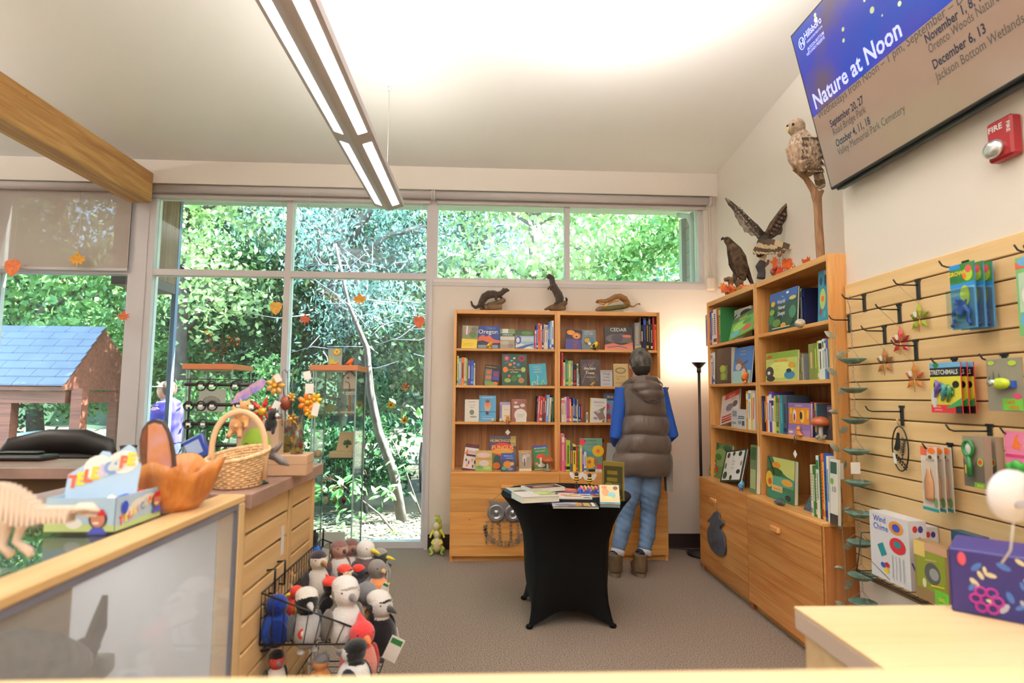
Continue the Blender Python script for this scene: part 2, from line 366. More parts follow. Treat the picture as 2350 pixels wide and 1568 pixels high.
# --- roller shades
m_shade = mat((206, 196, 188), .8, bump=.05, bscale=300); m_rail = mat((202, 194, 194), .45)
def shade(x0, x1, drop, label, chain=None):
    root = thing('roller_shade', label, 'window shade', ((x0+x1)/2, 5.30, 3.11), group=None)
    r = MB(); r.cyl((x0, 5.30, 3.16), (x1, 5.30, 3.16), .036, m_rail, 16); r.build('roller_tube', root, True)
    for x in (x0, x1): MB().cyl((x-.008, 5.30, 3.16), (x+.008, 5.30, 3.16), .042, mat((215, 208, 205), .4), 16).build('end_bracket', root, True)
    z = drop if drop else 3.115
    fb = bpy.data.materials.get('screen_cloth')
    if fb is None:
        fb = bpy.data.materials.new('screen_cloth'); fb.use_nodes = True; nt = fb.node_tree; b = nt.nodes['Principled BSDF']; b.inputs['Base Color'].default_value = (*lin((196, 184, 176)), 1); b.inputs['Roughness'].default_value = .9
        t = nt.nodes.new('ShaderNodeBsdfTransparent'); mx = nt.nodes.new('ShaderNodeMixShader'); mx.inputs[0].default_value = .80
        nt.links.new(t.outputs[0], mx.inputs[1]); nt.links.new(b.outputs[0], mx.inputs[2]); nt.links.new(mx.outputs[0], nt.nodes['Material Output'].inputs[0])
    MB().box((x0+.02, 5.335, z), (x1-.02, 5.337, 3.16), fb).build('shade_cloth', root, True)
    MB().box((x0+.02, 5.328, z-.028), (x1-.02, 5.338, z), m_rail, bev=.004).build('bottom_bar', root, True)
    return root
shade(-6.3, -3.15, 2.44, 'beige roller shade pulled half down over the leftmost window')
shade(-3.02, -.49, None, 'rolled up shade above the four pane window')
s = shade(-.47, 2.085, None, 'rolled up shade above the high window right of the pendant lamp')
c = MB()
for dx in (-.012, .012): c.cyl((2.085+dx, 5.31, 2.44), (2.085+dx, 5.31, 3.15), .0035, mat((220, 210, 200), .5), 6)
c.build('pull_chain', s, True)
MB().box((2.045, 5.28, 2.32), (2.12, 5.338, 2.44), mat((228, 214, 198), .5), bev=.012).build('chain_guide', s, True)

# ================================================================ pendant lamp
m_lamp = mat((190, 182, 186), .45); m_glow = mat((255, 252, 246), .5, emit=9.)
root = thing('pendant_light', 'long grey linear pendant lamp with glowing strips hung from the ceiling', 'lamp', (-.70, 2.6, 2.68))
xl, y0, y1, zk = -.70, .55, 4.22, 2.665
hw = .105
prof = [(xl-hw, zk+.035), (xl, zk), (xl+hw, zk+.035), (xl+hw, zk+.075), (xl+hw*.55, zk+.095), (xl-hw*.55, zk+.095), (xl-hw, zk+.075)]
MB().prism(prof, y0, y1, m_lamp).build('housing', root, True)
def facet(side, a, b, u0, u1):
    """diffuser on a lower facet; u across the facet from keel (0) to rim (1)"""
    P = lambda u: (xl+side*hw*u, zk+.035*u-.0015)
    p, q = P(u0), P(u1)
    m = MB(); m.add([(p[0], a, p[1]), (q[0], a, q[1]), (q[0], b, q[1]), (p[0], b, p[1]), (p[0], a, p[1]+.004), (q[0], a, q[1]+.004), (q[0], b, q[1]+.004), (p[0], b, p[1]+.004)],
        [(0, 3, 2, 1), (4, 5, 6, 7), (0, 1, 5, 4), (1, 2, 6, 5), (2, 3, 7, 6), (3, 0, 4, 7)], m_glow)
    m.build('diffuser', root, True)
for side in (1, -1):
    for a, b in ((3.10, 4.14), (1.83, 2.98), (.62, 1.71)): facet(side, a, b, .36, .80)
MB().box((xl-.05, y0+.05, zk+.0955), (xl+.05, y1-.05, zk+.099), mat((255, 250, 242), .5, emit=22.)).build('uplight_diffuser', root, True)
for yy in (4.10, 1.2):
    MB().cyl((xl, yy, zk+.09), (xl, yy, zc(yy)), .0022, mat((205, 205, 205), .4), 6).build('suspension_cable', root, True)
    MB().cyl((xl, yy, zc(yy)-.03), (xl, yy, zc(yy)+.005), .012, mat((225, 222, 220), .4), 10).build('ceiling_anchor', root, True)
# ================================================================ OUTSIDE
m_soil = mat((96, 82, 62), .9, var=.5, vscale=3., c2=(62, 60, 44), bump=.5, bscale=12)
g = MB(); g.add([(-30, 5.4, -.1), (25, 5.4, -.1), (25, 14, -.1), (-30, 14, -.1), (25, 40, 3.2), (-30, 40, 3.2)], [(0, 1, 2, 3), (3, 2, 4, 5)], m_soil)
tag(g.build('garden_ground'), 'leaf littered soil outside the window rising to the wood', kind='structure')
m_sid = mat((150, 146, 140), .7, bump=.2, bscale=30); m_brn = wood((130, 96, 70), (96, 66, 46), 2, 0., .7)
e = thing('eave', 'roof overhang with pale gutter outside the windows', None, (-.5, 5.9, 3.2), kind='structure')
MB().box((-3.3, 5.52, 3.33), (2.3, 6.3, 3.39), mat((176, 184, 178), .7)).build('soffit', e, True)
MB().box((-3.3, 6.3, 3.38), (2.2, 6.34, 3.60), mat((176, 190, 184), .6)).build('fascia', e, True)
MB().cyl((-3.3, 6.36, 3.43), (2.2, 6.36, 3.43), .045, mat((196, 206, 202), .4), 10).build('gutter', e, True)
e = thing('wing_wall', 'brown side wall of the porch outside the left window', None, (-3.1, 5.6, 0), kind='structure')
MB().box((-3.42, 5.52, 2.42), (-3.11, 6.1, 3.33), m_brn).build('wood_panel', e, True)
MB().box((-3.145, 6.05, 0), (-3.105, 6.1, 3.33), mat((106, 124, 152), .5)).build('corner_post', e, True)
MB().box((-3.42, 5.522, 2.33), (-3.11, 6.08, 2.418), mat((92, 80, 76), .5)).build('lintel', e, True)
e = thing('corner_wall', 'grey sided corner of the building outside the high window', None, (2.1, 5.6, 0), kind='structure')
for k in range(24): MB().box((2.09, 5.52, .1+k*.13), (2.16+.006*(k % 2), 6.02, .225+k*.13), m_sid).build('siding_board', e, True)
MB().box((2.045, 5.98, 0), (2.17, 6.06, 3.2), mat((178, 178, 172), .6)).build('corner_trim', e, True)
MB().tube([(2.05, 5.68, .1), (2.05, 5.68, 3.05), (2.02, 5.7, 3.14), (1.95, 5.8, 3.18)], .028, mat((190, 196, 192), .4), 8).build('downpipe', e, True)
# dark wooded bank closing the view
def bank(name, y, x0, x1, z1, m, seed):
    r_ = np.random.default_rng(seed); nx = 40; vs = []; fs = []
    for j in range(9):
        for i in range(nx+1):
            vs.append((x0+(x1-x0)*i/nx, y+r_.uniform(-.6, .6)+j*.35, -.3+z1*j/8+r_.uniform(-.3, .3)*(1 if j else 0)))
    for j in range(8):
        for i in range(nx): a = j*(nx+1)+i; fs.append((a, a+1, a+nx+2, a+nx+1))
    return tag(MB().add(vs, fs, m).build(name), 'dark overgrown bank closing the view behind the trees', kind='structure')
bank('hillside', 17., -30, 22, 6.2, mat((40, 66, 40), .9, var=.6, vscale=.8, c2=(18, 34, 24)), 3)
lg = [leafmat((36, 72, 50), (74, 112, 66)), leafmat((130, 164, 104), (200, 216, 150)), leafmat((84, 126, 120), (140, 176, 166), .35), leafmat((88, 136, 84), (144, 182, 104))]  # leaf tones carry painted haze, pale bright crowns and dark understory shade
m_bark = mat((92, 82, 78), .9, bump=.6, bscale=18, var=.4, vscale=6)
def branchset(mb, base, top, n, spread, m, r0, rs=None):
    rs = rs or random; base = Vector(base); top = Vector(top); pts = [base.lerp(top, t)+Vector((rs.uniform(-1, 1), rs.uniform(-1, 1), 0))*r0*1.6*(0 < t < 1) for t in (0, .2, .4, .6, .8, 1)]
    mb.tube(pts, [r0*(1-.14*i) for i in range(6)], m, 8); tips = []
    for i in range(n):
        t = rs.uniform(.3, 1.); p = base.lerp(top, t); a = rs.uniform(0, 2*PI); l = spread*rs.uniform(.5, 1.)
        q = p+Vector((math.cos(a)*l, math.sin(a)*l*.7, rs.uniform(-.1, .7)*l)); mid = p.lerp(q, .5)+Vector((0, 0, .12*l))
        mb.tube([p, mid, q], [r0*.34, r0*.2, r0*.06], m, 5); tips += [q, mid]
        for k in range(2):
            s_ = q+Vector((rs.uniform(-.4, .4), rs.uniform(-.3, .3), rs.uniform(-.3, .3)))*l*.7; mb.tube([mid, q.lerp(s_, .5), s_], [r0*.14, r0*.08, r0*.03], m, 4); tips.append(s_)
    return tips
def tree(name, label, base, h, spread, nb, nleaf, lsize, lm, trunk_r=.12, lean=(0, 0), puff=.35, droop=0., cat='tree', cm=None, group=None, asp=.55, seed=1):
    rs = random.Random(seed); root = thing(name, label, cat, base, group=group); tb = MB(); b = Vector((0, 0, 0)); t = Vector((lean[0], lean[1], h))
    tips = branchset(tb, b, t, nb, spread, m_bark, trunk_r, rs); tb.build('trunk', root)
    C = np.array([p[:] for p in tips]); C = C[rng.integers(0, len(C), nleaf)]+rng.normal(size=(nleaf, 3))*np.array([puff, puff, puff*.75])*spread*.5
    C = C[C[:, 2]+base[2] > .02]
    quadmesh('foliage', leaf_quads(C, lsize, asp, droop), lm, root, 'stuff'); return root
T_ = [ # name,label,x,y,h,spread,nb,nleaf,lsize,mat,trunk
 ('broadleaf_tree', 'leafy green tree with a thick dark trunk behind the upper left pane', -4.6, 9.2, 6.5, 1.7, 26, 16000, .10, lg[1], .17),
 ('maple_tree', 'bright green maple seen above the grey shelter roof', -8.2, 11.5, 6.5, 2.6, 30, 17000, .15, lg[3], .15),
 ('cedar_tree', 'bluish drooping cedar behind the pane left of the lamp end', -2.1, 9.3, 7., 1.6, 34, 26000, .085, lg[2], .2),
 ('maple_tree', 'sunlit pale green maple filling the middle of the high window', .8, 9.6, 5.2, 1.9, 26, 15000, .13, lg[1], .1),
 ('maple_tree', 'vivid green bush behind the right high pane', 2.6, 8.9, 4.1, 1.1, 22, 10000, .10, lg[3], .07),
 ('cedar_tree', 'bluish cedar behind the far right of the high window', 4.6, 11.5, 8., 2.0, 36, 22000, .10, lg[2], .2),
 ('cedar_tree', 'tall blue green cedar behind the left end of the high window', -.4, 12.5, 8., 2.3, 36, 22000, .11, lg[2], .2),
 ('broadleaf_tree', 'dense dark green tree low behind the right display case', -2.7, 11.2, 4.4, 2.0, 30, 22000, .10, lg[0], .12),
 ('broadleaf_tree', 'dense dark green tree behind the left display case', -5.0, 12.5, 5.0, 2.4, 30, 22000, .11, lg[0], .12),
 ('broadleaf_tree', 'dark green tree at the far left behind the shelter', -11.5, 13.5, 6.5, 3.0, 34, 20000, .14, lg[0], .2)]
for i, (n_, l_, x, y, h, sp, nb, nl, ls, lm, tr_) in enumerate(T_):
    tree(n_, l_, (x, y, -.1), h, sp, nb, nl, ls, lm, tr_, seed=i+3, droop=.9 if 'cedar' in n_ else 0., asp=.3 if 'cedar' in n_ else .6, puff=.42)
# understory
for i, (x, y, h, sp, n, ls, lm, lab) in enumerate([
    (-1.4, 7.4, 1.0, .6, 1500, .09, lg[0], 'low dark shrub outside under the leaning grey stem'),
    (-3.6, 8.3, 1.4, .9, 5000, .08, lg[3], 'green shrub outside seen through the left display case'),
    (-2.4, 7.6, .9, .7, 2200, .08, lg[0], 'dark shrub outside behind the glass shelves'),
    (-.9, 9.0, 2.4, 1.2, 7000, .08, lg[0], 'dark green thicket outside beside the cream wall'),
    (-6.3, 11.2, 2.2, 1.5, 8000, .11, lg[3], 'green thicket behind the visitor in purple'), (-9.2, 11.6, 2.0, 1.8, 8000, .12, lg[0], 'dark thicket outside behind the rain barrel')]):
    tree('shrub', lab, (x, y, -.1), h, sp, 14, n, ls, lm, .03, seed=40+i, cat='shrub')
# the leaning grey stem with its near sunlit branches
root = thing('young_tree', 'slim grey leaning tree with big sunlit leaves close outside the window', 'tree', (-1.0, 6.9, -.1)); tb = MB()
S = [at(925, 1215, Y=6.9), at(905, 1090, Y=6.9), at(868, 990, Y=6.9), at(850, 900, Y=6.9), at(842, 800, Y=7.), at(800, 700, Y=7.1), at(770, 560, Y=7.2)]
tb.tube(S, [.062, .056, .05, .045, .035, .025, .015], m_bark, 8)
rs = random.Random(5)
for i in range(46):
    p = at(rs.uniform(700, 960), rs.uniform(600, 860), Y=rs.uniform(6.6, 8.2)); q = p+Vector((rs.uniform(-.7, .7), rs.uniform(-.4, .4), rs.uniform(-.25, .45)))
    tb.tube([p, p.lerp(q, .5)+Vector((0, 0, rs.uniform(-.08, .08))), q], [.007, .005, .002], mat((130, 130, 146), .8), 5)
tb.tube([at(920, 1240, Y=6.3), at(870, 1180, Y=6.3), at(780, 1110, Y=6.2), at(720, 1080, Y=6.2)], [.014, .011, .008, .004], m_bark, 5)
tb.tube([at(965, 1180, Y=6.4), at(930, 1080, Y=6.4), at(900, 1010, Y=6.4)], [.014, .01, .005], m_bark, 5)
tb.build('trunk', root, True)
def leafshape(mb, p, d, n, L, m):
    d = d.normalized(); s_ = d.cross(n).normalized(); n = s_.cross(d)
    pr = [(0, 0), (.25, .2), (.55, .26), (.8, .17), (1, 0)]
    vs = [p+d*L*t+s_*L*w_-n*L*.15*t*t for t, w_ in pr]+[p+d*L*t-s_*L*w_-n*L*.15*t*t for t, w_ in pr[1:4]]+[p+d*L*t+n*L*(.05-.15*t*t) for t, _ in pr[1:4]]
    mb.add(vs, [(0, 1, 8), (1, 2, 9, 8), (2, 3, 10, 9), (3, 4, 10), (0, 8, 5), (8, 9, 6, 5), (9, 10, 7, 6), (10, 4, 7)], m, True)
ml = leafmat((92, 158, 84), (150, 206, 120), .3, .3)
spots = [(770, 1120, 16, 6.2), (835, 1110, 20, 6.2), (890, 1125, 12, 6.2), (800, 1175, 9, 6.2), (870, 1200, 6, 6.3), (935, 930, 8, 6.4), (925, 1060, 7, 6.4), (960, 1000, 6, 6.4), (940, 1225, 4, 6.3)]
pool = []
for (px, py, n, Y) in spots:
    for k in range(n): pool.append(at(px+rs.gauss(0, 26), py+rs.gauss(0, 14), Y=Y+rs.uniform(-.2, .2)))
for p in pool:
    lb = MB(); leafshape(lb, Vector(), Vector((rs.uniform(-1, 1), rs.uniform(-.6, .1), rs.uniform(-.9, 0))), Vector((rs.uniform(-.3, .3), rs.uniform(-.5, .2), 1)), rs.uniform(.08, .13), ml)
    o = lb.build('leaf', root); o.location = p-root.location
# bright ground litter
C = np.stack([rng.uniform(-3.0, 1.2, 5000), rng.uniform(5.6, 7.4, 5000), rng.uniform(-.09, -.06, 5000)], 1)
P = leaf_quads(C, .06, .6); P[:, :, 2] = -.09+np.abs(P[:, :, 2]+.075)*.35
o = quadmesh('leaf_litter', P, leafmat((150, 140, 118), (200, 194, 176), .1)); tag(o, 'sunlit dry leaf litter on the ground outside', 'leaf litter', kind='stuff')
# shelter with shingled roof
sh = thing('garden_shelter', 'brown timber shelter with grey shingled roof in the garden', 'shelter', (-6.5, 8.6, -.1))
m_sh = mat((100, 104, 120), .65, var=.12, vscale=3, bump=.2, bscale=40); m_tim = wood((150, 84, 62), (112, 60, 44), 0, 0., .7)
ra, rb = at(245, 752, Y=9.1), at(148, 888, Y=8.15); x_l = -9.4
ez, rz_, ey, ry = rb.z, ra.z, 8.15, 9.1
MB().add([(x_l, ey, ez), (rb.x, ey, ez), (ra.x, ry, rz_), (x_l, ry, rz_), (x_l, ey, ez-.05), (rb.x, ey, ez-.05), (ra.x, ry, rz_-.05), (x_l, ry, rz_-.05)],
    [(0, 1, 2, 3), (7, 6, 5, 4), (0, 4, 5, 1), (1, 5, 6, 2), (3, 2, 6, 7), (0, 3, 7, 4)], m_tim).build('roof_deck', sh, True)
NR = 8
for j in range(NR):
    t0, t1 = j/NR, (j+1.12)/NR
    xr0 = rb.x+(ra.x-rb.x)*t0; x = xr0
    while x > x_l+.2:
        w_ = .33 if x != xr0 or j % 2 == 0 else .18; xa = x-w_+.006
        y0_, y1_, z0_, z1_ = ey+(ry-ey)*t0-.03, ey+(ry-ey)*t1-.03, ez+(rz_-ez)*t0+.012, ez+(rz_-ez)*min(t1, 1.)+.004
        MB().add([(xa, y0_, z0_), (x, y0_, z0_), (x, y1_, z1_), (xa, y1_, z1_), (xa, y0_, z0_+.022), (x, y0_, z0_+.022), (x, y1_, z1_+.008), (xa, y1_, z1_+.008)],
            [(3, 2, 1, 0), (4, 5, 6, 7), (0, 1, 5, 4), (1, 2, 6, 5), (2, 3, 7, 6), (3, 0, 4, 7)], m_sh).build('shingle', sh, True); x -= w_
MB().add([(ra.x-.02, ry, rz_-.03), (rb.x-.01, ey, ez-.04), (rb.x-.01, 10.05, ez-.04), (ra.x-.12, ry, rz_-.03), (rb.x-.11, ey, ez-.04), (rb.x-.11, 10.05, ez-.04)], [(0, 1, 2), (5, 4, 3), (0, 3, 4, 1), (1, 4, 5, 2), (2, 5, 3, 0)], m_tim).build('gable_board', sh, True)
for (px, Y) in ((180, 8.3), (262, 10.), (20, 8.3)):
    p = at(px, 960, Y=Y); MB().box((p.x-.07, Y-.07, -.1), (p.x+.07, Y+.07, ez-.02), m_tim).build('post', sh, True)
MB().box((x_l, 8.22, ez-.22), (rb.x-.03, 8.30, ez-.055), m_tim).build('eave_beam', sh, True)
MB().box((rb.x-.10, 8.35, ez-.22), (rb.x-.03, 10.0, ez-.06), m_tim).build('side_beam', sh, True)
p = at(100, 1010, Y=8.9)
bn = thing('rain_barrel', 'ribbed green barrel with pale lid under the garden shelter', 'barrel', (p.x, 8.9, -.1)); pr = []
for k in range(17): pr.append((.30+.012*(k % 2), k*.05))
MB().lathe(pr, mat((60, 120, 110), .4), 24).build('barrel_body', bn); MB().lathe([(.33, .82), (.33, .85), (.1, .88), (1e-5, .885)], mat((210, 220, 225), .4), 24).build('lid', bn)
# ================================================================ BOOKCASES
PAL = dict(red=(196, 48, 40), crimson=(160, 30, 50), pink=(226, 110, 140), orange=(236, 120, 44), yellow=(240, 208, 60), cream=(236, 226, 200), white=(240, 240, 236),
    blue=(44, 84, 176), navy=(26, 36, 80), violet=(96, 66, 160), purple=(146, 62, 160), green=(46, 122, 66), lime=(172, 200, 64), olive=(120, 130, 60), teal=(40, 140, 150),
    black=(24, 24, 28), grey=(140, 144, 148), brown=(104, 70, 48), skyblue=(110, 176, 222), tan=(200, 170, 124), slate=(70, 86, 104), aqua=(80, 180, 190), darkgreen=(28, 70, 46), maroon=(90, 28, 34), gold=(214, 160, 50))
ORD = 'first second third fourth fifth sixth seventh eighth ninth tenth eleventh twelfth thirteenth fourteenth fifteenth sixteenth seventeenth eighteenth nineteenth twentieth'.split()
cm = lambda n, **k: mat(PAL[n] if isinstance(n, str) else n, k.pop('rough', .45), **k)
m_page = mat((238, 232, 214), .85)
def art_mesh(w, h, els, parent, name='cover_art', X=None, step=.00022, base=.0006):
    """flat print in cover units (0..1); els: r rect, e ellipse, p polygon, t text, l line"""
    a = MB(); tx = MB(); k = 0
    for el in els:
        k += 1; y = -base-step*k; c = el[-1] if el[0] != 't' else el[5]
        m = cm(c) if isinstance(c, (str, tuple)) else c
        if el[0] == 'r': _, u0, v0, u1, v1, _c = el; a.prism([(u0*w, v0*h), (u1*w, v0*h), (u1*w, v1*h), (u0*w, v1*h)], y, y, m, X, True)
        elif el[0] == 'e':
            _, cu, cv, ru, rv, _c = el; a.prism([(cu*w+ru*w*math.cos(q*PI/8), cv*h+rv*h*math.sin(q*PI/8)) for q in range(16)], y, y, m, X, True)
        elif el[0] == 'p': a.prism([(u*w, v*h) for u, v in el[1]], y, y, m, X, True)
        elif el[0] == 'l':
            _, pts, wd, _c = el
            for (u0, v0), (u1, v1) in zip(pts, pts[1:]):
                d = Vector(((u1-u0)*w, 0, (v1-v0)*h)); n = Vector((-d.z, 0, d.x)).normalized()*wd*w*.5
                a.prism([(u0*w+n.x, v0*h+n.z), (u0*w-n.x, v0*h-n.z), (u1*w-n.x, v1*h-n.z), (u1*w+n.x, v1*h+n.z)], y, y, m, X, True)
        elif el[0] == 't':
            _, cu, cv, sz, body, _c = el[:6]; al = el[6] if len(el) > 6 else 'CENTER'; bo = el[7] if len(el) > 7 else .0
            fit = 1.; wd = text_mesh(body, bo)[2]*sz*h
            if wd > w*.94: fit = w*.94/wd
            T = XF((cu*w, y, cv*h)); T = X @ T if X is not None else T; tx.text(body, m, sz*h, T, al, fit, bo)
    if a.f: a.build(name, parent)
    if tx.f: tx.build('lettering', parent)
def face_book(loc, rz, w, h, t, cov, els, label, tilt=.14, roll=0., group=None, cat='book'):
    """a book shown front cover out: x right, z up, leaning back"""
    root = thing('book', label, cat, loc, group=group); root.rotation_euler = (Matrix.Rotation(rz, 3, 'Z') @ Matrix.Rotation(-tilt, 3, 'X') @ Matrix.Rotation(-roll, 3, 'Y')).to_euler()
    c = cm(cov); k = MB(); k.box((0, 0, 0), (w, .0025, h), c); k.box((0, t-.0025, 0), (w, t, h), c); k.box((0, 0, 0), (.003, t, h), c); k.build('cover', root)
    MB().box((.003, .0025, .003), (w-.003, t-.0025, h-.003), m_page).build('pages', root)
    if els: art_mesh(w, h, els, root)
    return root
def spine_book(loc, rz, t, h, d, cov, acc, label, group, roll=0., seed=0):
    root = thing('book', label, 'book', loc, group=group); root.rotation_euler = (Matrix.Rotation(rz, 3, 'Z') @ Matrix.Rotation(-roll, 3, 'Y')).to_euler()
    c = cm(cov); k = MB(); k.box((0, .002, 0), (.0018, d, h), c); k.box((t-.0018, .002, 0), (t, d, h), c); k.box((0, 0, 0), (t, .003, h), c, bev=.0012); k.build('cover', root)
    MB().box((.0018, .003, .003), (t-.0018, d-.003, h-.003), m_page).build('pages', root)
    r_ = random.Random(seed); a = MB(); m = cm(acc); ty = r_.choice([0, 1, 2]); y = -.0006
    z0 = h*r_.uniform(.22, .36); z1 = h*r_.uniform(.72, .88)
    if ty == 0: a.box((t*.32, y, z0), (t*.68, .001, z1), m)
    elif ty == 1:
        a.box((.001, y, h*.06), (t-.001, .001, h*.16), m); z = z0
        while z < z1: a.box((t*.3, y, z), (t*.7, .001, z+h*.035), m); z += h*.055
    else: a.box((.001, y, h*.78), (t-.001, .001, h*.93), m); a.box((t*.36, y, z0), (t*.62, .001, h*.72), m)
    a.build('spine_print', root)
    return root
def back_plank_row(root, A, B, z0, z1, n, axis):
    """vertical boards of the back panel, from A to B (2 numbers along axis) at depth given in axis tuple"""
    ax, d0, d1 = axis; w_ = (B-A)/n
    for i in range(n):
        a, b = A+i*w_+.0003, A+(i+1)*w_-.0003; q = .002*(i % 2)
        mb = MB(); mb.box((a, d0+q, z0), (b, d1, z1), m_bk) if ax == 'x' else mb.box((d0+q, a, z0), (d1, b, z1), m_bk); mb.build('back_plank', root, True)
m_bk = wood((206, 150, 98), (178, 116, 72), 2, 5.)
m_side = wood((226, 172, 104), (208, 144, 78), 2, 0.); m_shelfw = wood((230, 176, 108), (214, 150, 82), 0, 0.); m_shelfy = wood((226, 172, 104), (206, 142, 76), 1, 0.)
m_doorx = wood((226, 168, 96), (210, 142, 70), 0, 9., scale=.8); m_doory = wood((214, 154, 88), (192, 122, 60), 1, 9., scale=.8)
# --- bookcase against the back wall
BX0, BXM, BX1, BF, BL, BT, CT = -.262, .632, 1.53, 5.08, 4.92, 2.075, .715
SZ = [at(1100, 799.5, Y=BF).z, at(1100, 884.5, Y=BF).z, at(1100, 968.5, Y=BF).z, CT]
def bookcase_back():
    for k, (x0, x1) in enumerate(((BX0, BXM), (BXM, BX1))):
        r = thing('bookcase', ['pine bookcase against the back wall, unit under the two dark minks', 'pine bookcase against the back wall, unit the shopper stands before'][k], 'bookcase', ((x0+x1)/2, BF, 0), group=None)
        for (a, b) in ((x0, x0+.024), (x1-.024, x1)): MB().box((a, BF, CT), (b, YB-.002, BT), m_side, bev=.002).build('side_panel', r, True)
        MB().box((x0+.024, BF+.001, BT-.034), (x1-.024, YB-.002, BT), m_shelfw, bev=.002).build('top_board', r, True)
        for z in SZ[:3]: MB().box((x0+.024, BF+.006, z-.022), (x1-.024, YB-.02, z), m_shelfw, bev=.002).build('shelf', r, True)
        back_plank_row(r, x0+.024, x1-.024, CT, BT-.034, 11, ('x', YB-.016, YB-.003))
        for (a, b) in ((x0, x0+.024), (x1-.024, x1)): MB().box((a, BL+.018, 0), (b, YB-.02, CT-.022), m_side).build('cabinet_side', r, True)
        MB().box((x0, BL+.004, CT-.022), (x1, YB-.02, CT), m_shelfw, bev=.003).build('cabinet_top', r, True)
        MB().box((x0+.024, BL+.035, 0), (x1-.024, BL+.055, .05), m_shelfw).build('plinth', r, True)
        # the door front of glued boards
        zs = [.047, .13, .225, .32, .40, .50, .60, .706]; g = .004
        d = MB().box((x0+.002, BL+.003, .047), (x1-.002, BL+.018, .706), m_pine_h).build('door', r, True)
        for a, b in zip(zs, zs[1:]): MB().box((x0+g*.5, BL, a+.0008), (x1-g*.5, BL+.006, b-.0008), m_doorx).build('plank', d, True)
        c = (x0+x1)/2+(.015 if k == 0 else 0); MB().box((c-.052, BL-.022, .585), (c+.052, BL, .615), m_shelfw, bev=.006).build('door_handle', d, True)
        MB().box((x0, BF-.02, CT-.003), (x1, BF, CT+.001), m_shelfw).build('ledge', r, True)
bookcase_back()
# --- bookcase along the right wall
RX, RL, RY0, RYM, RY1, RT, RC = 1.805, 1.712, 4.70, 3.845, 2.99, 2.105, .715
RZ = [(at(1625, 795, X=RX).z+at(1738, 766, X=RX).z)/2, (at(1626, 884, X=RX).z+at(1742, 875, X=RX).z)/2, (at(1629, 977, X=RX).z+at(1746, 987, X=RX).z)/2, RC]
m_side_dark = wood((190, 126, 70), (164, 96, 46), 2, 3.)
for k, (ya, yb) in enumerate(((RYM, RY0), (RY1, RYM))):
    r = thing('bookcase', ['pine bookcase along the right wall, unit nearer the corner lamp', 'pine bookcase along the right wall, unit nearer the slatted panel'][k], 'bookcase', (RX, (ya+yb)/2, 0))
    for (a, b) in ((ya, ya+.024), (yb-.024, yb)): MB().box((RX, a, RC), (XA-.003, b, RT), m_side, bev=.002).build('side_panel', r, True)
    MB().box((RX+.001, ya+.024, RT-.036), (XA-.003, yb-.024, RT), m_shelfy, bev=.002).build('top_board', r, True)
    for z in RZ[:3]: MB().box((RX+.005, ya+.024, z-.022), (XA-.02, yb-.024, z), m_shelfy, bev=.002).build('shelf', r, True)
    back_plank_row(r, ya+.024, yb-.024, RC, RT-.036, 11, ('y', XA-.018, XA-.004))
    for (a, b) in ((ya, ya+.024), (yb-.024, yb)): MB().box((RL+.018, a, 0), (XA-.003, b, RC-.022), m_side_dark).build('cabinet_side', r, True)
    MB().box((RL+.004, ya, RC-.022), (XA-.02, yb, RC), m_shelfy, bev=.003).build('cabinet_top', r, True)
    MB().box((RL+.04, ya+.024, 0), (RL+.06, yb-.024, .05), m_shelfy).build('plinth', r, True)
    zs = [.05, .15, .25, .345, .44, .535, .62, .70]
    d = MB().box((RL+.003, ya+.002, .05), (RL+.018, yb-.002, .70), m_pine_y).build('door', r, True)
    for a, b in zip(zs, zs[1:]): MB().box((RL, ya+.002, a+.0008), (RL+.006, yb-.002, b-.0008), m_doory).build('plank', d, True)
    c = at(1640, 1145, X=RL).y if k == 0 else at(1783, 1205, X=RL).y
    MB().box((RL-.024, c-.05, .565), (RL, c+.05, .598), m_shelfy, bev=.006).build('door_handle', d, True)

# ---------------------------------------------------------------- books, back bookcase
yb_ = lambda s: BF+.012 if s < 3 else BL+.06
def FB(s, x0, x1, y0, cov, els, label, tilt=.12, roll=0., t=.014, dy=0.):
    """cover-out book on shelf s of the back bookcase, spanning pixels x0..x1 with its top at y0"""
    Y = yb_(s)+dy; z = SZ[s]+.0005; yy = {0: 799, 1: 884, 2: 968, 3: 1078}[s]
    a, b = at(x0, yy, Y=Y), at(x1, yy, Y=Y); h = at(x0, y0, Y=Y+.02).z-z
    return face_book((a.x, Y, z), 0, b.x-a.x, h/math.cos(tilt), t, cov, els, label, tilt, roll)
FB(0, 1058, 1094, 746, 'yellow', [('r', 0, .42, 1, 1, (128, 140, 96)), ('e', .3, .75, .2, .16, (170, 130, 130)), ('e', .7, .62, .25, .14, (86, 110, 50)), ('e', .75, .85, .2, .1, (120, 100, 110)), ('r', .25, .6, .33, .98, 'white'), ('r', .12, .2, .8, .22, 'gold'), ('r', .12, .13, .7, .15, 'gold')], 'guidebook with green waterfall photo above a yellow band, top left shelf', roll=-.06)
FB(0, 1091, 1148, 748, (40, 62, 140), [('r', 0, 0, 1, .32, (60, 66, 90)), ('p', [(0, .3), (.12, .5), (.3, .62), (.42, .52), (.55, .60), (.72, .42), (1, .36), (1, .22), (0, .22)], (214, 100, 66)), ('p', [(0, .3), (.3, .36), (.6, .24), (1, .26), (1, .12), (0, .12)], (30, 34, 50)), ('r', .1, .03, .9, .16, (150, 160, 184)), ('t', .62, .86, .13, 'Only In', 'skyblue'), ('t', .5, .66, .27, 'Oregon', 'white', 'CENTER', .012)], 'dark blue book titled Oregon with orange snow peak', dy=.03)
